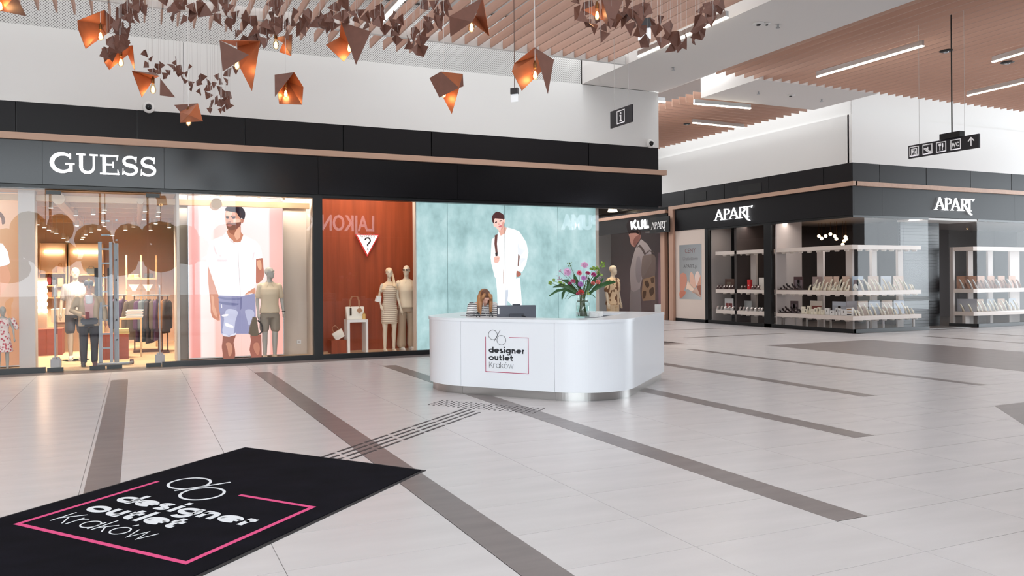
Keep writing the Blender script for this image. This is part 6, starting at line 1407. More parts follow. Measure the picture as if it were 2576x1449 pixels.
# 4 child mannequin at the left edge
t = fig_at(6, 925, 15.5, 'small child mannequin in a floral dress at the left edge of the shop front')
HH = onY(6, 768, 15.5).z-.02; k = dress_fig(t, HH, True, .3, None, M_manneg, child=True)
M_flor = mat('floral_cotton', (236, 206, 204), .8); nt = M_flor.node_tree; b = nt.nodes['Principled BSDF']
tc = nt.nodes.new('ShaderNodeTexCoord'); vo = nt.nodes.new('ShaderNodeTexVoronoi'); vo.inputs['Scale'].default_value = 22; rp = nt.nodes.new('ShaderNodeValToRGB'); el = rp.color_ramp.elements; el[0].position = .25; el[0].color = (*lin((196, 70, 84)), 1); el[1].position = .5; el[1].color = (*lin((240, 222, 216)), 1)
nt.links.new(tc.outputs['Object'], vo.inputs['Vector']); nt.links.new(vo.outputs['Distance'], rp.inputs[0]); nt.links.new(rp.outputs[0], b.inputs['Base Color'])
wear('dress', t, M_flor, lambda mb: (torso_wear(mb, k, .80, 1.5, .02, True, sleeves=[[(-.16, 0, 1.46), (-.215, .02, 1.22)], [(.16, 0, 1.46), (.215, .02, 1.22)]], sr=.06), stack(mb, [(.56*k, .26*k, .19*k, .01), (.72*k, .225*k, .16*k, .01), (.9*k, .19*k, .13*k, .012)], 24)))
shoes(t, k, .1, M_whites, M_sole)
# lit poster behind it
yP = 16.05; x1p, ztp = onY(47, 478, yP).x, onY(47, 478, yP).z
lp = thing('lightbox', 'orange backlit advertising lightbox with a woman in white, cut by the left edge', 'lightbox', (x1p-1, yP, 0))
MB().box(x1p-2, x1p, yP+.02, yP+.14, .06, 3.3).build('frame', M_alu, lp)
MB().poly([(x1p-2, yP+.018, .08), (x1p-.01, yP+.018, .08), (x1p-.01, yP+.018, 3.28), (x1p-2, yP+.018, 3.28)]).build('printed_backdrop', ramp_print('print_orange', -1, 1, .1, 3.3, [(0, (250, 222, 196)), (.7, (244, 200, 164)), (1, (214, 160, 120))], [(0, (244, 196, 156)), (.7, (226, 160, 112)), (1, (198, 132, 92))], .95), lp)
prints(lp, lambda u, v: onY(u, v, yP+.016), lambda x, y: (x/3.083, 470+y/3.083), [
 ('printed_shadow', (206, 146, 100), [(40, 900), (90, 860), (104, 880), (84, 940), (92, 1060), (60, 1000)], True),
 ('printed_arm', (226, 168, 140), [(-40, 640), (40, 600), (82, 690), (70, 740), (10, 840), (-40, 880)], True),
 ('printed_shirt', (250, 248, 248), [(-60, 430), (20, 440), (60, 500), (78, 590), (60, 605), (0, 620), (-60, 640)], False),
 ('printed_face', (232, 176, 150), [(-40, 230), (10, 230), (14, 300), (-10, 350), (-40, 380)], True),
 ('printed_hair', (112, 72, 54), [(-40, 190), (10, 200), (36, 240), (40, 280), (16, 290), (6, 240), (-40, 240)], True)], e=1.0)
# 5 mannequin inside, 6 person on the phone
t = fig_at(190, 893, 17.25, 'mannequin in an open striped shirt and dark shorts standing inside the shop entrance')
HH = onY(190, 672, 17.25).z-.02; k = dress_fig(t, HH, False, .05)
wear('striped_shirt', t, mat('pale_stripe', (206, 200, 196), .8, noise=((60, 60, .5), .2)), lambda mb: torso_wear(mb, k, .90, 1.545, .016, sleeves=[[(-.19, 0, 1.47), (-.232, .02, 1.24)], [(.19, 0, 1.47), (.232, .02, 1.24)]], flare=.03))
collar(t, k, mat('pale_stripe', (206, 200, 196), .8))
wear('shorts', t, mat('navy_shorts', (72, 78, 92), .85), lambda mb: (torso_wear(mb, k, .84, 1.0, .010), [limb(mb, [(q*.098*k, .01*k, .88*k), (q*.108*k, .005*k, .60*k)], [(.1*k, .11*k), (.095*k, .098*k)]) for q in (-1, 1)]))
shoes(t, k, .098, M_whites, M_sole, nm='sneaker')
MB().lathe([(.27, -.0), (.27, .008), (.26, .012)], 28, (0, 0, -.012)).build('base_plate', M_steel, t, local=True)
t = fig_at(223, 912, 15.95, 'person in a cap, beige jacket and dark trousers looking at a phone beside the ladder', 'person', 'person', rz=.1)
HH = onY(223, 711, 15.95).z-.02+.06
armsp = [((-.195, 0, 1.46), (-.29, .03, 1.20), (-.10, -.24, 1.08)), ((.195, 0, 1.46), (.27, .04, 1.18), (.28, -.03, .94))]
kk = HH/1.86
def pers(mb):
    figure(mb, HH, False, 0, armsp, face=True)
place_fig(t, pers, mat('skin_tan', (206, 152, 128), .55))
wear('trousers', t, mat('charcoal_trouser', (58, 56, 64), .85), lambda mb: (torso_wear(mb, kk, .84, 1.04, .012), [limb(mb, [(q*.1*kk, .01*kk, .88*kk), (q*.105*kk, .0, .5*kk), (q*.105*kk, .015*kk, .10*kk)], [(.105*kk, .112*kk), (.082*kk, .086*kk), (.066*kk, .07*kk)]) for q in (-1, 1)]))
wear('shirt', t, mat('pink_shirt', (226, 184, 182), .8), lambda mb: torso_wear(mb, kk, 1.0, 1.53, .012))
def jack(mb):
    for q in (-1, 1): stack(mb, [(.86*kk, .085*kk, .135*kk, .01, q*.135*kk), (1.1*kk, .075*kk, .125*kk, .005, q*.125*kk), (1.3*kk, .085*kk, .14*kk, -.005, q*.13*kk), (1.47*kk, .075*kk, .10*kk, .005, q*.115*kk), (1.55*kk, .04*kk, .07*kk, .01, q*.07*kk)], 16)
    stack(mb, [(.86*kk, .19*kk, .05*kk, .10*kk), (1.3*kk, .195*kk, .05*kk, .10*kk), (1.5*kk, .16*kk, .04*kk, .06*kk)], 16)
    for q in armsp:
        a, b_, c = [Vector((v[0], v[1]*kk, v[2]*kk)) for v in q]; limb(mb, [a, a.lerp(b_, .5), b_, b_.lerp(c, .75)], [.066, .064, .06, .05])
wear('jacket', t, mat('beige_jacket', (196, 176, 152), .85), jack)
shoes(t, kk, .102, mat('grey_shoe', (84, 86, 94), .6), M_blackm)
def cap_(mb):
    c = Vector((0, -.012*kk, 1.735*kk+.045)); mb.ell(c+Vector((0, .01, -.008)), .100*kk, .120*kk, .084*kk, 16, 10); limb(mb, [c+Vector((0, -.08, -.035)), c+Vector((0, -.18, -.065))], [(.08, .014), (.062, .01)])
wear('cap', t, mat('grey_cap', (92, 94, 104), .8), cap_, .010, 2)
MB().box(-.012, .012, -.145, -.05, 1.735*kk+.085, 1.735*kk+.125).build('cap_stripe', mat('yellow_stripe', (226, 206, 70), .7), t, local=True)
MB().obox((-.04, -.305, 1.10*kk), (1, .2, 0), (0, .8, -.5), (0, .5, .8), .036, .006, .075).build('phone', mat('phone_red', (120, 36, 48), .3), t, local=True)
mb = MB(); mb.obox((0, -.145, .97*kk), (1, 0, 0), (0, 1, 0), UP, .15, .035, .06); mb.build('waist_bag', mat('bag_grey', (88, 90, 98), .5), t, local=True, bevel=.025)
mb = MB(); limb(mb, [(0, -.112, 1.50*kk), (0, -.12, 1.36*kk)], [(.07, .02), (.06, .02)]); mb.build('face_mask', mat('mask_white', (236, 236, 238), .7), t, local=True, fix=True)
# ladder --------------------------------------------------------------------------------------------
M_lad = mat('ladder_aluminium', (150, 154, 160), .5, metal=.55)
yL = 15.95; la = thing('ladder', 'tall aluminium combination ladder standing in the shop entrance', 'ladder', tuple(onY(272, 915, yL)))
za, zc = .03, onY(252, 608, yL).z
xl, xr = onY(252, 700, yL).x, onY(279, 700, yL).x
for x, y, w_ in ((xl, yL, .032), (xr, yL+.02, .028), (xr+.075, yL+.18, .028), (xr+.11, yL+.20, .022)): MB().box(x-w_, x+w_, y-.03, y+.03, za, zc-.02*(x > xr)).build('rail', M_lad, la)
for k in range(10): z = za+.30+.272*k; MB().box(xl+.02, xr-.01, yL-.015, yL+.02, z, z+.03).build('rung', M_lad, la)
for k in range(7): z = za+.44+.39*k; MB().box(xr+.08, xr+.12, yL+.15, yL+.20, z, z+.03).build('rung', M_lad, la)
MB().box(xl-.10, xl-.035, yL-.02, yL+.02, za+.9, za+1.86).build('grip_cover', mat('dark_plastic', (48, 44, 50), .6), la); MB().box(xr-.06, xr-.03, yL-.03, yL, za+.75, za+1.86).build('grip_cover', mat('dark_plastic', (48, 44, 50), .6), la)
MB().tube([(xl-.09, yL-.2, .055), (xl+.5, yL-.2, .055), (xr+.38, yL-.0, .055)], .028, 8).build('stabiliser_bar', M_lad, la)
for x, y in ((xl-.09, yL-.2), (xr+.36, yL)): MB().box(x-.035, x+.035, y-.04, y+.04, .02, .11).build('rubber_foot', mat('foot_rubber', (96, 66, 70), .7), la)
# security gates
for u, lab in ((141, 'left clear anti theft gate with grey foot just inside the shop entrance'), (402, 'right clear anti theft gate with grey foot just inside the shop entrance')):
    p = onY(u, 912, 15.62); t = thing('security_gate', lab, 'gate', (p.x, 15.62, .02), 'anti theft gates'); z_ = onY(u, 718, 15.62).z-.02
    mb = MB(); mb.obox((0, 0, .11), (1, 0, 0), (0, 1, 0), UP, .085, .12, .11); mb.build('foot', mat('gate_grey', (176, 174, 176), .4), t, local=True, bevel=.03)
    MB().box(-.008, .008, -.16, .30, .2, z_).build('clear_panel', glass_mat('acrylic', .06, (.95, .96, .97)), t, local=True)
    MB().tube([(0, -.16, .2), (0, -.16, z_-.05), (0, -.10, z_), (0, .3, z_)], .013, 8).build('edge_rail', mat('gate_grey', (176, 174, 176), .4), t, local=True)
# table with folded clothes
M_oak = wood_mat('oak_table', (222, 186, 140), 'X', .5, .1)
zt = onY(330, 800, 17.4).z; x0, x1 = onY(300, 800, 17.4).x, onY(357, 800, 17.4).x
t = thing('table', 'thin legged oak display table carrying a pile of folded clothes', 'table', ((x0+x1)/2, 17.7, .02))
MB().box(x0, x1, 17.4, 18.1, zt-.035, zt).build('tabletop', M_oak, t)
for x in (x0, x1-.035):
    for y in (17.4, 18.06): MB().box(x, x+.035, y, y+.035, .02, zt-.035).build('leg', M_oak, t)
def folded(c, w, n, cols, lab, grp):
    z = c[2]
    for i in range(n):
        rgb = cols[i % len(cols)]; mb = MB(); h_ = .028; mb.obox((c[0]+random.uniform(-.012, .012), c[1], z+h_/2), (1, 0, 0), (0, 1, 0), UP, w/2*(1-.05*i/ max(n, 1)), .16, h_/2-.0015)
        me = mb.mesh('folded_garment', mat('cloth_%02x%02x%02x' % rgb, rgb, .9), Vector((c[0], c[1], z))); o = bpy.data.objects.new('folded_garment', me); COL.objects.link(o); o.location = (c[0], c[1], z)
        tag(o, '%s, %s from the bottom of the pile' % (lab, nth(i+1)), 'garment', grp); ORG[o] = Vector((c[0], c[1], z)); z += h_
folded(((x0+x1)/2+.08, 17.62, zt), .34, 6, [(206, 206, 210), (224, 222, 220), (196, 204, 210), (232, 214, 208)], 'folded pale garment on the oak table', 'folded garments on the oak table')
# cherry coloured plinths
M_red = wood_mat('plinth_red', (150, 84, 70), 'X', .45, .1)
for (ua, ub, va, vb, Y, lab) in ((86, 156, 829, 866, 18.6, 'low red brown plinth by the left wall of the shop'), (258, 323, 842, 889, 17.0, 'red brown plinth behind the ladder')):
    a, b_ = onY(ua, va, Y), onY(ub, va, Y); single(MB().box(a.x, b_.x, Y, Y+.6, .02, a.z), 'plinth', M_red, lab, 'plinth', ((a.x+b_.x)/2, Y+.3, .02))
folded((onY(306, 840, 17.2).x, 17.2, onY(290, 842, 17.0).z), .30, 4, [(226, 206, 150), (216, 196, 140)], 'folded yellow garment on the red plinth', 'folded garments on the red plinth')
# white counter and vanity with bulbs
a, b_ = onY(128, 778, 19.3), onY(216, 778, 19.3)
ct = thing('counter', 'cream sales counter deep inside the shop behind the mannequin', 'counter', ((a.x+b_.x)/2, 19.6, .02))
MB().box(a.x, b_.x, 19.3, 19.9, a.z-.3, a.z).build('worktop', mat('counter_cream', (240, 224, 200), .5), ct); MB().box(a.x+.05, b_.x-.05, 19.36, 19.85, .02, a.z-.3).build('base_cabinet', mat('counter_tan', (196, 164, 130), .6), ct)
va = thing('vanity_stand', 'bright display stand edged with two rows of glowing bulbs at the left shop wall', 'stand', tuple(onY(102, 790, 19.0)))
q0, q1 = onY(91, 790, 19.0), onY(117, 705, 19.0); MB().box(q0.x, q1.x, 19.02, 19.1, .02, q1.z+.06).build('board', mat('vanity_cream', (236, 210, 184), .5), va)
M_gb = mat('globe_glow', (255, 236, 214), .4, emit=7, emit_rgb=(255, 232, 205))
for u in (92, 114):
    for k in range(5): mb = MB(); mb.ell(onY(u, 714+17*k, 18.98), .055, .055, .055, 12, 8); mb.build('globe_bulb', M_gb, va, smooth=True)
# wall shelves and bags at the back wall
M_shelf = wood_mat('shelf_oak', (206, 168, 124), 'X', .5, .08)
M_glowp = mat('glow_panel', (255, 226, 186), .5, emit=1.3)
yB = 21.1
for (ua, ub, vs, lab) in ((97, 168, (686, 718, 748), 'left back wall shelf unit'), (172, 262, (690, 717, 745), 'right back wall shelf unit with light strips')):
    a = onY(ua, 700, yB); b_ = onY(ub, 700, yB); t = thing('wall_shelves', lab+' with oak boards and handbags', 'shelf', ((a.x+b_.x)/2, yB+.2, 1.2))
    MB().box(a.x, b_.x, yB+.3, yB+.36, .3, 2.6).build('back_board', mat('shelf_back', (236, 204, 166), .6), t)
    for v in vs: z = onY((ua+ub)/2, v, yB).z; MB().box(a.x, b_.x, yB, yB+.3, z-.03, z).build('shelf_board', M_shelf, t)
    z = 2.35; MB().box(a.x+.1, b_.x-.1, yB+.22, yB+.28, z, z+.07).build('light_strip', M_gb, t)
    MB().box(a.x, a.x+.03, yB, yB+.3, .3, 2.6).build('side_board', M_shelf, t); MB().box(b_.x-.03, b_.x, yB, yB+.3, .3, 2.6).build('side_board', M_shelf, t)
S21 = 21.3/FPX*1.0
for (u, v, w_, h_, rgb, lab) in ((230, 690, 21, 13, (120, 128, 132), 'grey tote on the top right back shelf'), (152, 686, 14, 16, (208, 160, 112), 'tan bucket bag on the top left back shelf'), (153, 718, 13, 17, (206, 170, 136), 'beige bag on the middle left back shelf'), (124, 716, 9, 17, (150, 50, 56), 'dark red bag on the middle left back shelf'), (136, 718, 9, 13, (90, 96, 110), 'slate blue bag on the middle left back shelf'), (153, 748, 14, 18, (212, 178, 140), 'sand coloured bag on the lowest left back shelf'), (124, 748, 12, 12, (170, 120, 90), 'brown bag on the lowest left back shelf'), (210, 717, 12, 6, (70, 60, 56), 'dark flat shoe on the middle right back shelf'), (237, 717, 11, 6, (196, 176, 150), 'pale shoe on the middle right back shelf'), (247, 745, 13, 7, (206, 190, 170), 'cream shoe on the lowest right back shelf')):
    p = onY(u, v, yB+.15); 
    bag('handbag' if 'shoe' not in lab else 'shoe', lab, (p.x, yB+.15, onY(u, v, yB).z+.0), w_*S21, h_*S21, .1, mat('hb_%02x%02x%02x' % rgb, rgb, .5), mat('hb_%02x%02x%02x' % rgb, rgb, .5), hh=.06)
# clothes rails ---------------------------------------------------------------------------------
random.seed(3)
def garment_mesh(sw, ln, th, sl):
    mb = MB(); rows = [(0, .03, .02), (-.03, sw*.55, th*.6), (-.07, sw*.95, th), (-.2, sw, th*1.1), (-ln*.6, sw*.98, th*1.2), (-ln, sw*1.04, th*1.25)]
    stack(mb, [(z, a/2*1.0, b/2, 0) for z, a, b in rows][::-1], 14)
    for q in (-1, 1): limb(mb, [(q*sw*.44, 0, -.09), (q*sw*.56, 0, -.09-sl*.5), (q*sw*.58, 0, -.09-sl)], [.06, .056, .046], 8)
    return mb
def hanger_mesh():
    mb = MB(); mb.tube([(-.19, 0, -.07), (0, 0, -.005), (.19, 0, -.07)], .008, 6); mb.tube([(0, 0, -.005), (0, 0, .03), (.02, 0, .05), (.0, 0, .07), (-.02, 0, .055)], .004, 6); return mb
HM = hanger_mesh().mesh('hanger', M_alu)
GM = {}
def rail(x0, x1, y, z, n, cols, label, grp, ln=.72, rot=1.25, facefirst=False):
    t = thing('clothes_rail', label, 'rail', ((x0+x1)/2, y, .02))
    MB().tube([(x0-.05, y, z), (x1+.05, y, z)], .016, 8).build('bar', M_alu, t)
    for x in (x0, x1): MB().tube([(x, y, .02), (x, y, z)], .015, 8).build('post', mat('rail_rust', (90, 62, 56), .5), t)
    MB().box(x0-.03, x1+.03, y-.2, y+.2, .02, .06).build('base_plate', mat('rail_rust', (90, 62, 56), .5), t)
    for i in range(n):
        x = x0+(x1-x0)*(i+.5)/n; rgb, nm = cols[i % len(cols)]; L_ = ln*random.uniform(.92, 1.08)
        key = (rgb, i % 2)
        if key not in GM: GM[key] = garment_mesh(.46, L_, .07, .55).mesh('garment', mat('wool_%02x%02x%02x' % rgb, rgb, .9))
        g = thing('hanging_garment', '%s jacket, %s from the left on %s' % (nm, ('first', 'second', 'third', 'fourth', 'fifth', 'sixth', 'seventh', 'eighth')[i], grp.split(' on ')[1]), 'garment', (x, y, z-.09), grp, rz=(.15 if facefirst and i == 0 else rot+random.uniform(-.12, .12)))
        link(None, 'garment', GM[key], g, (0, 0, -.0)); link(None, 'hanger', HM, g)
zr = onY(370, 742, 19).z
rail(onY(338, 740, 18.6).x, onY(398, 740, 18.6).x, 18.6, zr, 7, [((96, 88, 82), 'taupe'), ((84, 60, 96), 'purple'), ((104, 116, 126), 'slate'), ((78, 92, 106), 'blue grey'), ((64, 62, 70), 'charcoal')], 'clothes rail with taupe and slate jackets in the middle of the shop', 'jackets on the middle rail', .95, facefirst=True)
rail(onY(284, 745, 19.4).x, onY(312, 745, 19.4).x, 19.4, zr, 4, [((70, 48, 84), 'plum'), ((52, 46, 54), 'black'), ((196, 168, 140), 'sand')], 'clothes rail with plum and black jackets behind the ladder', 'jackets on the rail behind the ladder', .6)
rail(onY(407, 740, 18.2).x, onY(421, 740, 18.2).x, 18.2, zr, 2, [((140, 96, 60), 'rust brown'), ((72, 58, 52), 'dark brown')], 'short clothes rail with rust brown jackets at the right of the shop', 'jackets on the short rail', .75)
# tall oak poles with a shelf
ps = thing('shelf_rack', 'tall rack of three oak poles with a shelf behind the clothes rail', 'rack', tuple(onY(357, 860, 19.9)))
xs = [onY(u, 700, 19.9).x for u in (318, 355, 393)]; zt = onY(357, 642, 19.9).z
for x in xs: MB().box(x-.02, x+.02, 19.88, 19.92, .02, zt).build('pole', M_oak, ps)
z = onY(357, 700, 19.9).z; MB().box(xs[0], xs[2], 19.75, 20.05, z-.03, z).build('shelf_board', M_oak, ps); MB().box(xs[0], xs[2], 19.88, 19.92, z-.3, z-.27).build('cross_bar', M_oak, ps)
for u, rgb, lab in ((331, (196, 186, 90), 'yellow green hat on the oak pole rack shelf'), (343, (206, 186, 130), 'straw coloured hat on the oak pole rack shelf'), (374, (70, 66, 66), 'dark box bag on the oak pole rack shelf')):
    p = onY(u, 700, 19.9); t = thing('hat' if 'hat' in lab else 'handbag', lab, 'hat' if 'hat' in lab else 'bag', (p.x, 19.9, z)); m_ = mat('hat_%02x%02x%02x' % rgb, rgb, .8)
    if 'hat' in lab: MB().lathe([(.13, 0), (.13, .01), (.075, .02), (.07, .09), (.04, .1)], 16).build('crown', m_, t, local=True)
    else: MB().box(-.1, .1, -.06, .06, 0, .12).build('bag_body', m_, t, local=True, bevel=.015)
for u, v, lab in ((337, 722, 'white briefs hanging from the oak pole rack'), (372, 722, 'cream lace top hanging from the oak pole rack')):
    p = onY(u, v, 19.7); t = thing('lingerie', lab, 'garment', tuple(p)); mb = MB(); mb.prism([p+Vector((x, 0, z_)) for x, z_ in ((-.12, .06), (.12, .06), (.07, -.02), (.03, -.1), (-.03, -.1), (-.07, -.02))], (0, .02, 0)); mb.build('cloth', M_whites, t, fix=True); MB().tube([p+Vector((0, .01, .06)), (p.x, 19.9, z-.28)], .004, 6).build('hanger', M_alu, t)
# hanging ties rack at right
p = onY(427, 700, 18.5)
# spot lights on the shop ceiling
random.seed(9)
SP = MB().tube([(0, 0, .09), (0, 0, -.03)], .045, 12).mesh('can', mat('spot_white', (230, 214, 196), .5)); SPL = MB().lathe([(.038, -.034), (.038, -.030)], 12).mesh('lens', mat('spot_lens', (255, 244, 224), .4, emit=14, emit_rgb=(255, 240, 216)))
SPR = MB().tube([(0, 0, 0), (0, 0, 1)], .006, 6).mesh('rod', mat('spot_white', (230, 214, 196), .5))
sp_px = [(330, 100), (1270, 135), (1255, 268), (1075, 362), (770, 440), (790, 660), (1245, 600), (1275, 670), (1180, 730), (1410, 830), (220, 690), (300, 735), (360, 770), (430, 797), (555, 880), (620, 940), (945, 820), (900, 865), (880, 900), (1640, 735), (1780, 680), (1960, 550), (2170, 625), (2080, 740), (2210, 395), (1980, 155), (2220, 165), (2405, 690), (1040, 775), (100, 640)]
order = sorted(range(len(sp_px)), key=lambda i: sp_px[i][0])
for rank, i in enumerate(order):
    u, v = 80+sp_px[i][0]/6.96, 470+sp_px[i][1]/6.96; Y = 16.2+(v-480)/135*4.6; p = onY(u, v, Y); p.z = min(p.z, 3.08)
    t = thing('spotlight', 'small white shop spotlight, %s from the left across the shop ceiling' % nth(rank+1), 'spotlight', tuple(p), 'spotlights inside the shop entrance')
    link(None, 'can', SP, t); link(None, 'lens', SPL, t); r_ = link(None, 'rod', SPR, t, (0, 0, .09)); r_.scale = (1, 1, max(.05, 3.3-p.z-.09))
    if rank % 3 == 0:
        l = bpy.data.lights.new('spot_beam', 'SPOT'); l.energy = 190; l.color = (1, .80, .58); l.spot_size = 2.4; l.spot_blend = .8; l.shadow_soft_size = .05
        q = bpy.data.objects.new('spot_beam', l); COL.objects.link(q); q.parent = t; q.location = (0, 0, -.06)
for n_, (u, v) in enumerate(((512, 486), (556, 489), (629, 489), (652, 493), (712, 497))):
    p = onY(u, v+3, 15.7); t = thing('spotlight', 'small lit spot at the top edge of the pink window, %s from the left' % ('first', 'second', 'third', 'fourth', 'fifth')[n_], 'spotlight', tuple(p), 'spots over the pink window')
    link(None, 'can', SP, t); link(None, 'lens', SPL, t); r_ = link(None, 'rod', SPR, t, (0, 0, .09)); r_.scale = (1, 1, 4.2-p.z-.09)
# ================================================================== JEWELLERY WINDOWS
random.seed(21)
M_board = mat('shelf_cream', (232, 218, 208), .55); M_post = mat('post_cream', (206, 196, 190), .6)
XS, YS = XA+.10, YA+.10
def zc(v): return onX(2146, v, XS).z
Z_TOP, Z_MID, Z_LOW = zc(615.5), zc(732), zc(796); TH = zc(732)-zc(742.5)
DEP = .42
def lshelf(z, label):
    t = thing('display_shelf', label, 'shelf', (XS+.2, YS+.2, z-TH))
    MB().box(XS, XS+DEP, YS, y5-.08, z-TH, z).build('shelf_board', M_board, t)
    xe = onY(2318, 735, YS).x
    MB().box(XS+DEP, xe, YS, YS+DEP, z-TH, z).build('shelf_board', M_board, t)
    mb = MB(); n = 14                                             # little spotlights under the board
    for k in range(9): mb.lathe([(.06, -.05), (.075, 0)], 10, (XS+.2, YS+.35+.33*k, z-TH))
    for k in range(8): mb.lathe([(.06, -.05), (.075, 0)], 10, (XS+.55+.33*k, YS+.2, z-TH))
    mb.build('under_lights', mat('under_light', (236, 226, 216), .5), t)
    return t
lshelf(Z_TOP, 'empty top shelf of the corner jewellery window'); lshelf(Z_MID, 'middle shelf of the corner jewellery window, full of busts'); lshelf(Z_LOW, 'lowest shelf of the corner jewellery window, full of busts')
def post(u, plane, nm='post', w=.09, M=M_post):
    p = onX(u, 700, XS+.45) if plane == 'x' else onY(u, 700, YS+.45)
    return p
pst = thing('window_posts', 'pale posts and side panel carrying the corner jewellery shelves', 'posts', (XS+.6, YS+.6, .02))
for u in (2063, 2136):
    p = onX(u, 700, XS+.5); MB().box(p.x, p.x+.08, p.y-.11, p.y+.11, .02, Z_TOP).build('post', M_post, pst)
for u in (2200, 2266):
    p = onY(u, 700, YS+.5); MB().box(p.x-.11, p.x+.11, p.y, p.y+.08, .02, Z_TOP).build('post', M_post, pst)
MB().box(XS+.02, XS+1.1, y5-.10, y5-.04, .02, 3.4).build('side_panel', mat('panel_grey', (196, 186, 182), .6), pst)
MB().box(XS+1.1, XS+1.16, onX(2003, 700, XS+1.1).y, y5-.04, .02, 3.4).build('back_panel', mat('panel_grey', (196, 186, 182), .6), pst)
for u in (1975, 2002, 2030, 2058, 2090): 
    p = onX(u, 815, XS+.3); MB().box(p.x-.02, p.x+.02, p.y-.02, p.y+.02, .02, Z_LOW-TH).build('leg', M_post, pst)
for u in (2182, 2222, 2258, 2298):
    p = onY(u, 815, YS+.3); MB().box(p.x-.03, p.x+.03, p.y-.02, p.y+.02, .02, Z_LOW-TH).build('leg', M_post, pst)
# goods ---------------------------------------------------------------------------
M_bust = mat('bust_cream', (238, 230, 210), .7); M_bustw = mat('bust_white', (232, 232, 232), .6); M_bustb = mat('bust_brown', (176, 130, 106), .7)
def bust_mesh(h, w, lean=.42):
    """leaning necklace bust: tall neck on sloping shoulders, bent backwards"""
    mb = MB(); rows = ((0, .50, 0), (.12, .50, .02), (.30, .44, .07), (.48, .30, .14), (.68, .20, .24), (.88, .17, .34), (1, .13, .40))
    L_ = []
    for s_, ww, yb in rows:
        z = s_*h; y = yb*h*lean/.42; L_.append([Vector((-w*ww, y, z)), Vector((0, y-.022, z)), Vector((w*ww, y, z)), Vector((w*ww*.9, y+.022, z)), Vector((-w*ww*.9, y+.022, z))])
    vs = [p for r_ in L_ for p in r_]; fs = [tuple(reversed(range(5))), tuple(range(30, 35))]
    for i in range(6):
        for j in range(5): fs.append((i*5+j, i*5+(j+1) % 5, (i+1)*5+(j+1) % 5, (i+1)*5+j))
    return mb.add(vs, fs)
BM = [bust_mesh(.34, .17).mesh('necklace_bust', M_bust, smooth=True), bust_mesh(.25, .15).mesh('necklace_bust', M_bust, smooth=True), bust_mesh(.17, .11).mesh('necklace_bust', M_bust, smooth=True)]
BMW = [bust_mesh(.30, .16).mesh('necklace_bust', M_bustw, smooth=True), bust_mesh(.28, .16).mesh('necklace_bust', M_bustb, smooth=True)]
NECK = mat('necklace_silver', (150, 146, 140), .25, metal=1)
def neck_mesh(h, w):
    mb = MB(); pts = []
    for i in range(9):
        a = math.pi*(i/8); pts.append((-w*.30*math.cos(a), .22*h-.03-.24*h*math.sin(a)*.5, h*(.70-.38*math.sin(a))))
    return mb.tube(pts, .006, 5)
NM = [neck_mesh(.34, .17).mesh('necklace', NECK), neck_mesh(.25, .15).mesh('necklace', NECK), neck_mesh(.17, .11).mesh('necklace', NECK)]
def bust(c, rz, k, label, grp, me=None):
    t = thing('necklace_bust', label, 'necklace bust', tuple(c), grp, rz=rz)
    link(None, 'bust', me or BM[k], t); link(None, 'necklace', NM[k], t); return t
def card(c, rz, w, h, rgb, label, grp, face=None):
    t = thing('display_card', label, 'display card', tuple(c), grp, rz=rz)
    mb = MB(); mb.obox((0, .03, h/2), (1, 0, 0), (0, 1, 0), UP, w/2, .008, h/2); mb.build('card', mat('card_%02x%02x%02x' % rgb, rgb, .6), t, local=True)
    if face:
        for nm, col, x0, x1, z0, z1 in face:
            mb = MB(); mb.box(x0*w, x1*w, .018, .0215, z0*h, z1*h); mb.build(nm, mat('pr_%02x%02x%02x' % col, col, .6), t, local=True)
    return t
def facX(u, z, d): p = onX(u, 700, XS+d); return Vector((XS+d, p.y, z))
def facY(u, z, d): p = onY(u, 700, YS+d); return Vector((p.x, YS+d, z))
R1 = -HP
PH = [('photo', (120, 104, 112), -.42, .42, .05, .75), ('portrait', (186, 130, 112), -.1, .14, .3, .7), ('hair', (52, 36, 36), -.12, .16, .6, .76)]
# --- face towards the reception desk
card(facX(2007, Z_MID, .34), R1, .36, .42, (72, 40, 42), 'dark red photo card behind the watch tray on the middle corner shelf', None, PH)
card(facX(1996, Z_LOW, .34), R1, .30, .38, (96, 78, 80), 'dark photo card behind the watch tray on the lowest corner shelf', None, PH)
card(facX(2051, Z_LOW, .36), R1, .44, .40, (232, 222, 210), 'arched cream card with a red photo on the lowest corner shelf', None, [('photo', (140, 64, 56), -.40, .46, .02, .62)])
card(facX(2110, Z_LOW, .36), R1, .50, .40, (206, 214, 226), 'pale blue photo card on the lowest corner shelf', None, [('photo', (186, 190, 200), -.46, .46, .05, .7), ('portrait', (196, 150, 130), -.1, .1, .3, .66)])
for i, (u, rgb) in enumerate(((2054, (150, 128, 124)), (2083, (206, 176, 158)), (2105, (214, 186, 168)), (2122, (210, 180, 162)))):
    card(facX(u, Z_MID, .38), R1, .34, .42, rgb, 'beige backing card, %s from the left on the middle shelf facing the desk' % nth(i+1), 'beige cards facing the desk')
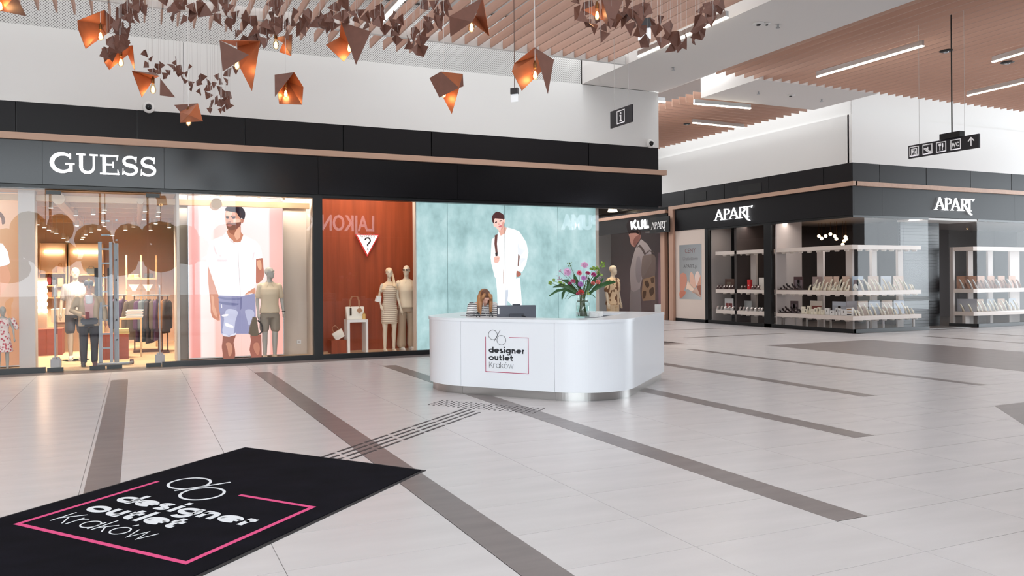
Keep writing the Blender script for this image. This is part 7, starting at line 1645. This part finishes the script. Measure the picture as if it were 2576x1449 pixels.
for side, Z, u, lab in (('x', Z_MID, 1991, 'dark watch tray at the left end of the middle corner shelf'), ('x', Z_LOW, 1988, 'dark watch tray at the left end of the lowest corner shelf')):
    c = facX(u, Z, .2); t = thing('watch_tray', lab, 'tray', tuple(c), rz=R1); mb = MB(); mb.box(-.42, .42, -.14, .14, 0, .02); mb.build('tray', mat('tray_dark', (62, 38, 36), .5), t, local=True)
    for i in range(11):
        x = -.36+.072*i; mb = MB(); q = .045; z = .03+.045*(i % 3); mb.obox((x, -.06+.06*(i % 3), z+q/2), (1, 0, 0), (0, .8, .6), (0, -.6, .8), .024, .012, q/2+z*.4); w_ = mb.build('watch', mat('watch_strap', (58, 44, 44), .5), t, local=True)
        mb = MB(); mb.obox((x, -.078+.06*(i % 3), z+q), (1, 0, 0), (0, .8, .6), (0, -.6, .8), .02, .006, .02); mb.build('dial', mat('watch_dial', (232, 214, 206), .3, metal=.3), w_, local=True)
bl_ = [(2034, 2, .16), (2046, 0, .22), (2055, 1, .12), (2063, 0, .22), (2073, 1, .12), (2083, 0, .22), (2094, 1, .12), (2101, 2, .10), (2106, 0, .24), (2114, 1, .12), (2123, 0, .24), (2131, 2, .12)]
for i, (u, k, d_) in enumerate(bl_): bust(facX(u, Z_MID, d_), R1+random.uniform(-.5, -.2), k, 'cream necklace bust, %s from the left on the middle shelf facing the desk' % nth(i+1), 'cream busts on the middle shelf facing the desk')
for i, (u, w, h, d_, M, nm) in enumerate(((2021, .09, .22, .2, M_bust, 'cream'), (2028, .07, .15, .12, M_bust, 'cream'), (2036, .10, .25, .2, M_bust, 'cream'), (2044, .07, .16, .12, M_bust, 'cream'), (2052, .08, .20, .14, M_bust, 'cream'), (2061, .09, .22, .2, M_bust, 'cream'), (2069, .07, .15, .14, M_bust, 'cream'),
                                          (2081, .12, .20, .2, M_white, 'white'), (2094, .11, .14, .14, M_white, 'white'), (2105, .05, .22, .16, M_white, 'white'), (2112, .05, .21, .16, M_white, 'white'), (2123, .16, .18, .2, M_white, 'white'))):
    c = facX(u, Z_LOW, d_); t = thing('earring_block', '%s earring block, %s from the left on the lowest shelf facing the desk' % (nm, nth(i+1)), 'jewellery stand', tuple(c), 'earring blocks on the lowest shelf facing the desk', rz=R1)
    mb = MB(); mb.box(-w/2*1.4, w/2*1.4, -.03, .03, 0, h); mb.build('block', M, t, local=True, bevel=.006); mb = MB(); mb.box(-.008, .008, -.036, -.03, h*.45, h*.8); mb.build('earring', NECK, t, local=True)
c = facX(2137, Z_LOW, .12); t = thing('ring_tower', 'white stand with three rows of golden rings at the shop corner', 'jewellery stand', tuple(c), rz=R1)
mb = MB(); mb.box(-.09, .09, -.02, .04, 0, .24); mb.build('board', M_white, t, local=True)
for k in range(3): mb = MB(); mb.box(-.07, .07, -.03, -.02, .03+.075*k, .055+.075*k); mb.build('ring_row', mat('gold_rings' if k else 'black_rings', (190, 140, 90) if k else (60, 60, 66), .3, metal=.6), t, local=True)
# --- face towards the entrance
for Z, us, grp in ((Z_MID, ((2160, (176, 190, 206)), (2199, (206, 182, 166)), (2231, (190, 196, 206)), (2262, (208, 184, 168))), 'middle'), (Z_LOW, ((2145, (156, 150, 154)), (2171, (206, 182, 166)), (2201, (186, 194, 206)), (2233, (206, 182, 166)), (2263, (188, 196, 210))), 'lowest')):
    for i, (u, rgb) in enumerate(us):
        card(facY(u, Z, .36), 0, .44, .42, rgb, '%s backing card, %s from the left on the %s shelf facing the entrance' % ('grey blue' if rgb[2] > rgb[0] else 'beige', nth(i+1), grp), 'backing cards on the %s shelf facing the entrance' % grp, PH if (u == 2160) else None)
for Z, us, grp in ((Z_MID, ((2172, 0), (2186, 0), (2192, 2), (2203, 0), (2213, 0), (2217, 2), (2228, 2), (2234, 0), (2245, 1), (2253, 2), (2263, 0), (2275, 0), (2283, 1), (2294, 2), (2299, 2)), 'middle'), (Z_LOW, ((2154, 1), (2162, 2), (2171, 0), (2185, 0), (2193, 2), (2203, 0), (2218, 0), (2226, 2), (2234, 0), (2247, 0), (2255, 2), (2266, 0), (2281, 0), (2289, 1), (2298, 2)), 'lowest')):
    for i, (u, k) in enumerate(us): bust(facY(u, Z, .16 if k == 0 else .09), random.uniform(.75, 1.0), k, 'cream necklace bust, %s from the left on the %s shelf facing the entrance' % (nth(i+1), grp), 'cream busts on the %s shelf facing the entrance' % grp)
c = facY(2152, Z_MID, .07); t = thing('pendant_pad', 'white padded pendant stand right at the shop corner on the middle shelf', 'jewellery stand', tuple(c)); mb = MB(); mb.ell((0, 0, .10), .09, .04, .10, 12, 8); mb.build('pad', M_whites, t, local=True, smooth=True); mb = MB(); mb.ell((0, -.042, .06), .012, .006, .022, 8, 6); mb.build('stone', M_blackm, t, local=True)
# --- window between the black piers
XS2 = XS
def rshelf(z, label):
    t = thing('display_shelf', label, 'shelf', (XS2+.2, (y4+y3)/2, z-TH)); MB().box(XS2, XS2+DEP, y4+.06, y3-.25, z-TH, z).build('shelf_board', M_board, t)
    mb = MB()
    for k in range(6): mb.lathe([(.06, -.05), (.075, 0)], 10, (XS2+.2, y4+.3+.36*k, z-TH))
    mb.build('under_lights', mat('under_light', (236, 226, 216), .5), t)
for z, l in ((Z_TOP, 'empty top shelf of the window between the black piers'), (Z_MID, 'middle shelf with watches between the black piers'), (Z_LOW, 'lowest shelf with rings between the black piers')): rshelf(z, l)
pp = thing('window_posts', 'pale post and side panel of the window between the black piers', 'posts', (XS2+.6, (y3+y4)/2, .02))
p = onX(1895, 700, XS+.5); MB().box(p.x, p.x+.08, p.y-.12, p.y+.12, .02, Z_TOP).build('post', M_post, pp); MB().box(XS+.02, XS+.9, y3-.06, y3-.02, .02, 3.4).build('side_panel', mat('panel_grey', (196, 186, 182), .6), pp)
c = facX(1834, Z_MID, .34); card(c, R1, .44, .36, (92, 60, 48), 'brown wooden backing card behind the watches between the piers', None, [('photo', (120, 104, 90), -.3, .2, .2, .7)])
card(facX(1832, Z_LOW, .30), R1, .42, .40, (226, 224, 224), 'white card with two red pictures between the black piers', None, [('picture', (150, 70, 66), -.36, -.02, .2, .6), ('picture', (130, 60, 60), .04, .38, .2, .6)])
card(facX(1876, Z_LOW, .30), R1, .46, .34, (170, 172, 172), 'plain grey card with small rings between the black piers', None)
card(facX(1918, Z_MID, .30), R1, .36, .40, (236, 228, 218), 'arched cream card at the right pier on the middle shelf', None)
c = facX(1886, Z_MID, .14); t = thing('gift_box', 'bright red upright box on the middle shelf between the black piers', 'box', tuple(c), rz=R1); mb = MB(); mb.box(-.07, .07, -.05, .05, 0, .34); mb.build('box_body', mat('box_red', (206, 34, 40), .4), t, local=True, bevel=.008); mb = MB(); mb.box(-.02, .02, -.054, -.05, .12, .16); mb.build('white_mark', M_white, t, local=True)
WM = None
for Z, us, grp, rgb in ((Z_MID, (1806, 1814, 1822, 1829, 1836, 1843, 1851, 1858, 1866, 1874, 1893, 1900, 1908), 'middle', (96, 66, 62)), (Z_LOW, (1805, 1815, 1824, 1834, 1843, 1852, 1861, 1870, 1879, 1890, 1900, 1909, 1916), 'lowest', (216, 210, 206))):
    mb = MB(); mb.box(-.05, .05, -.045, .045, 0, .03); mb.obox((0, .01, .085), (1, 0, 0), (0, .85, -.5), (0, .5, .85), .032, .014, .06); me = mb.mesh('stand', mat('ws_%02x' % rgb[0], rgb, .5))
    dm = MB(); dm.obox((0, -.012, .10), (1, 0, 0), (0, .85, -.5), (0, .5, .85), .024, .006, .024); dme = dm.mesh('dial', mat('watch_dial', (232, 214, 206), .3, metal=.3))
    for i, u in enumerate(us):
        t = thing('watch_stand' if grp == 'middle' else 'ring_stand', '%s, %s from the left on the %s shelf between the black piers' % ('dark watch stand' if grp == 'middle' else 'white ring stand', nth(i+1), grp), 'jewellery stand', tuple(facX(u, Z, .10+.09*(i % 2))), 'small stands on the %s shelf between the piers' % grp, rz=R1)
        link(None, 'stand', me, t); link(None, 'dial', dme, t)
# --- second display right of the doorway: angled end, then straight
q0 = Vector((pA.x, pA.y, 0)); dirA = d.copy(); nA = Vector((-dirA.y, dirA.x, 0))
YS3 = YA+.12
def ashelf(z, label):
    t = thing('display_shelf', label, 'shelf', (pB.x, YS3+.2, z-TH))
    o_ = pA+nA*.12+dirA*.12; e_ = Vector((pB.x-.02, YS3, 0)); o2 = o_+nA*.35; e2 = Vector((pB.x+.1, YS3+DEP, 0))
    mb = MB(); mb.prism([Vector((p.x, p.y, z-TH)) for p in (o_, e_, e2, o2)], (0, 0, TH)); mb.build('shelf_board', M_board, t, fix=True)
    MB().box(pB.x-.02, 29, YS3, YS3+DEP, z-TH, z).build('shelf_board', M_board, t)
    return o_
for z, l in ((Z_TOP, 'empty top shelf of the display right of the shuttered doorway'), (Z_MID, 'middle shelf of the display right of the shuttered doorway'), (Z_LOW, 'lowest shelf of the display right of the shuttered doorway')): o_ = ashelf(z, l)
p3_ = thing('window_posts', 'pale posts of the display right of the shuttered doorway', 'posts', (pB.x, YS3+.5, .02))
MB().box(o_.x-.05, o_.x+.05, o_.y-.0, o_.y+.10, .02, Z_TOP).build('post', M_post, p3_)
for u, w in ((2442, .12), (2492, .12), (2553, .25)):
    p = onY(u, 700, YS3+.5); MB().box(p.x-w, p.x+w, p.y, p.y+.06, .02, Z_TOP).build('post', M_post, p3_)
p = onY(2430, 812, YS3+.25); MB().box(p.x-.1, p.x+.1, p.y-.05, p.y+.05, .02, Z_LOW-TH).build('leg', M_post, p3_)
for u in (2492, 2540): p = onY(u, 812, YS3+.3); MB().box(p.x-.06, p.x+.06, p.y-.03, p.y+.03, .02, Z_LOW-TH).build('leg', M_post, p3_)
def facR(u, z, dd): p = onY(u, 700, YS3+dd); return Vector((p.x, YS3+dd, z))
def facD(u, z, dd):
    """on the angled part"""
    a = pA+nA*(.12+dd); n_ = nA; r_ = ray(u, 700); r_.z = 0; t_ = a.dot(n_)/r_.dot(n_) ; p = r_*t_; return Vector((p.x, p.y, z))
for i, u in enumerate((2421, 2441)): card(facD(u, Z_MID, .30), math.atan2(dirA.y, dirA.x), .32, .40, (196, 150, 124), 'brown backing card, %s from the left on the angled end of the right display' % nth(i+1), 'brown cards of the right display')
for i, u in enumerate((2470, 2495, 2521, 2548)): card(facR(u, Z_MID, .34), 0, .34, .40, (198, 152, 126), 'brown backing card, %s from the left on the middle shelf right of the doorway' % nth(i+1), 'brown cards of the right display')
card(facD(2432, Z_LOW, .28), math.atan2(dirA.y, dirA.x), .52, .40, (186, 188, 196), 'large grey card on the angled end of the lowest right shelf', None)
for i, (u, rgb) in enumerate(((2466, (190, 152, 122)), (2494, (176, 180, 186)), (2520, (190, 152, 122)), (2548, (178, 184, 192)))): card(facR(u, Z_LOW, .34), 0, .36, .38, rgb, '%s backing card, %s from the left on the lowest shelf right of the doorway' % ('brown' if rgb[0] > rgb[2] else 'grey', nth(i+1)), 'cards on the lowest right shelf')
for i, u in enumerate((2424, 2436, 2445)): bust(facD(u, Z_MID, .12), .9, 0 if i else 1, '%s necklace bust, %s from the left on the angled end of the middle right shelf' % ('white' if i != 1 else 'brown', nth(i+1)), 'busts on the angled end', BMW[0 if i != 1 else 1])
for i, u in enumerate((2457, 2468, 2477, 2487, 2497, 2506, 2516, 2526, 2535, 2545, 2556, 2567)): bust(facR(u, Z_MID, .14), random.uniform(.75, 1.0), 0, '%s necklace bust, %s from the left on the middle shelf right of the doorway' % ('white' if i % 3 == 0 else 'brown', nth(i+1)), 'busts on the middle right shelf', BMW[0 if i % 3 == 0 else 1])
for i, u in enumerate((2461, 2470, 2481, 2492, 2501, 2511, 2521, 2531, 2541, 2551, 2561)): bust(facR(u, Z_LOW, .14), random.uniform(.75, 1.0), 0 if i % 3 else 1, 'cream necklace bust, %s from the left on the lowest shelf right of the doorway' % nth(i+1), 'busts on the lowest right shelf')
for i, u in enumerate((2424, 2444)): bust(facD(u, Z_LOW, .12), .9, 1, 'cream necklace bust, %s from the left on the angled end of the lowest right shelf' % nth(i+1), 'busts on the lowest angled end')
# glow inside the shop: bulbs of a hanging cluster, shelf lighting
cl = thing('bulb_cluster', 'cluster of small warm globe bulbs glowing inside the jewellery shop', 'lamp', tuple(onX(2095, 600, XA+2.4)))
for u, v in ((2060, 594), (2067, 600), (2077, 594), (2089, 589), (2100, 594), (2104, 601), (2127, 596), (2129, 601), (2124, 606), (2120, 615)):
    p = onX(u, v, XA+2.4); mb = MB(); mb.ell(p, .055, .055, .055, 10, 8); g_ = mb.build('globe_bulb', mat('warm_globe', (255, 222, 178), .4, emit=5, emit_rgb=(255, 216, 166)), cl, smooth=True)
    MB().tube([p, (p.x, p.y, 3.42)], .004, 5).build('rod', M_brass, cl)
area('jewel_lamp_side', (XA+.5, 18.2, 3.38), (0, .25, 0), .12, 5.0, 34, (1, .9, .82))
area('jewel_lamp_front', (20.6, YA+.5, 3.38), (-.25, 0, 0), 3.0, .12, 24, (1, .9, .82))
area('jewel_lamp_right', (26.4, YA+.5, 3.38), (-.25, 0, 0), 4.4, .12, 36, (1, .9, .82))
# poster on the beige panel -----------------------------------------------------------
ya, yb = onX(1700, 700, XA-.01).y, onX(1777, 700, XA-.01).y
z0, z1 = onX(1740, 804, XA).z, onX(1740, 577, XA).z
pb = thing('poster_panel', 'beige wall panel with a grey flower poster beside the oak portal', 'poster', (XA-.01, (ya+yb)/2, z0))
MB().box(XA-.015, XA+.05, yb, ya, z0, z1).build('panel', mat('panel_beige', (222, 204, 192), .6), pb)
w0, w1, h0, h1 = onX(1709, 690, XA-.02).y, onX(1765, 690, XA-.02).y, onX(1737, 753, XA-.02).z, onX(1737, 615, XA-.02).z
Mp = ramp_print('poster_grey', w1-(ya+yb)/2, w0-(ya+yb)/2, h0-z0, h1-z0, [(0, (176, 178, 182)), (.5, (168, 170, 172)), (1, (150, 152, 154))], [(0, (214, 214, 214)), (.5, (200, 198, 196)), (1, (170, 164, 160))], .42, axis=1)
MB().poly([(XA-.017, w0, h0), (XA-.017, w1, h0), (XA-.017, w1, h1), (XA-.017, w0, h1)]).build('poster_sheet', Mp, pb)
T5 = lambda x, y: (1690+x/5.368, 560+y/5.368)
def pm(rgb): return mat('poster_%02x%02x%02x' % rgb, rgb, .6)
prints(pb, lambda u, v: onX(u, v, XA-.019), T5, [
 ('petal', (206, 140, 118), [(110, 720), (130, 685), (165, 680), (195, 710), (205, 780), (190, 850), (160, 920), (120, 930), (108, 860)], True),
 ('petal', (232, 186, 164), [(240, 720), (258, 668), (285, 690), (310, 760), (325, 840), (320, 880), (270, 880), (245, 820)], True),
 ('petal', (238, 210, 198), [(310, 740), (325, 680), (348, 655), (375, 690), (388, 760), (365, 820), (335, 850)], True),
 ('petal', (220, 160, 136), [(392, 700), (396, 860), (360, 870), (340, 850), (370, 810)], False),
 ('petal', (244, 212, 190), [(205, 830), (222, 770), (240, 830), (300, 880), (280, 930), (220, 900), (195, 900)], True),
 ('petal', (198, 120, 96), [(108, 930), (170, 920), (190, 950), (150, 1005), (110, 1012)], True),
 ('petal', (214, 178, 160), [(270, 930), (330, 880), (394, 890), (396, 1012), (350, 990), (330, 930), (290, 960)], False),
 ('petal', (166, 104, 84), [(330, 860), (394, 840), (394, 990), (372, 960), (350, 890)], False)], nrm=(-1, 0, 0), maker=pm, step=.0006, base=.0008)
def ptext(body, u, v, u2, M, nm):
    me = text_mesh(body, 1, 0, 0); xs_ = [q.co.x for q in me.vertices]; a = onX(u, v, XA-.024); b_ = onX(u2, v, XA-.024); s_ = abs(a.y-b_.y)/(max(xs_)-min(xs_)); me.transform(Matrix.Scale(s_, 4)); place_text(nm, me, M, pb, a, (0, -1, 0), UP)
ptext('CENY', 1722.5, 636.5, 1749, mat('ink_rose', (126, 84, 84), .6), 'poster_word'); ptext('Outletowe', 1717, 655, 1755, mat('ink_silver', (120, 116, 118), .6), 'poster_word'); ptext('APART.pl', 1719, 674.5, 1754, mat('ink_grey', (96, 92, 94), .6), 'poster_word')
# corridor shop furniture seen past the portals
single(MB().box(XA+1.0, XA+1.6, 24.6, 25.6, .4, .52).box(XA+1.0, XA+1.06, 24.6, 25.6, 0, .4).box(XA+1.54, XA+1.6, 24.6, 25.6, 0, .4), 'display_bench', M_white, 'low white display bench inside the corridor shop behind the portals', 'bench', (XA+1.3, 25.1, 0))
single(MB().box(XA+1.9, XA+2.0, 23.9, 26.5, 0, 2.7), 'curtain_panel', mat('curtain_plum', (146, 104, 112), .8, noise=((1, 12, .3), .2)), 'plum curtain panel inside the corridor shop', 'curtain', (XA+1.95, 25, .1))
# opposite shops whose lit names mirror in the window glass
def back_sign(body, u0, u1, v, lab, h=.6, bold=.02):
    """name over the opposite shop front, facing the left shop"""
    YV = 2*YG-2.14
    a, b_ = onY(u0, v, YV), onY(u1, v, YV); t = thing('shop_sign', lab, 'sign', ((a.x+b_.x)/2, 2.14, a.z))
    me = text_mesh(body, 1, .02, bold); xs_ = [q.co.x for q in me.vertices]; w_ = max(xs_)-min(xs_); ys_ = [q.co.y for q in me.vertices]
    me.transform(Matrix.Diagonal((abs(b_.x-a.x)/w_, h/(max(ys_)), 1, 1))); place_text('letters', me, mat('sign_glow', (235, 240, 255), .4, emit=6), t, (max(a.x, b_.x), 2.14, a.z-h/2), (-1, 0, 0), UP)
back_sign('LAJKONIK', 943, 772, 562, 'white letters LAJKONIK of the opposite shop, mirrored in the cherry wood window')
back_sign('PUMA', 1506, 1412, 559, 'white letters PUMA of the opposite shop, mirrored in the teal window', .62, .06)
# trees and a car park beyond the entrance glazing (mirrored in the shop glass)
M_tree = mat('tree_leaves', (70, 96, 58), .8, noise=((3, 3, 3), .35)); M_bark = mat('tree_bark', (90, 76, 62), .9)
random.seed(4)
for i in range(7):
    x = -15+3.4*i+random.uniform(-.6, .6); y = -19-random.uniform(0, 3); h_ = random.uniform(4.2, 6.0)
    t = thing('tree', 'leafy tree outside beyond the entrance glazing, %s of the row from its western end' % nth(i+1), 'tree', (x, y, -.05), 'trees beyond the entrance glazing')
    mb = MB()
    for k in range(10): mb.ell((random.uniform(-1.2, 1.2), random.uniform(-1, 1), h_*random.uniform(.55, .95)), random.uniform(.7, 1.2), random.uniform(.7, 1.1), random.uniform(.6, 1.0), 9, 6)
    mb.build('crown', M_tree, t, local=True); MB().tube([(0, 0, 0), (.05, 0, h_*.7)], [.14, .08], 8).build('trunk', M_bark, t, local=True)
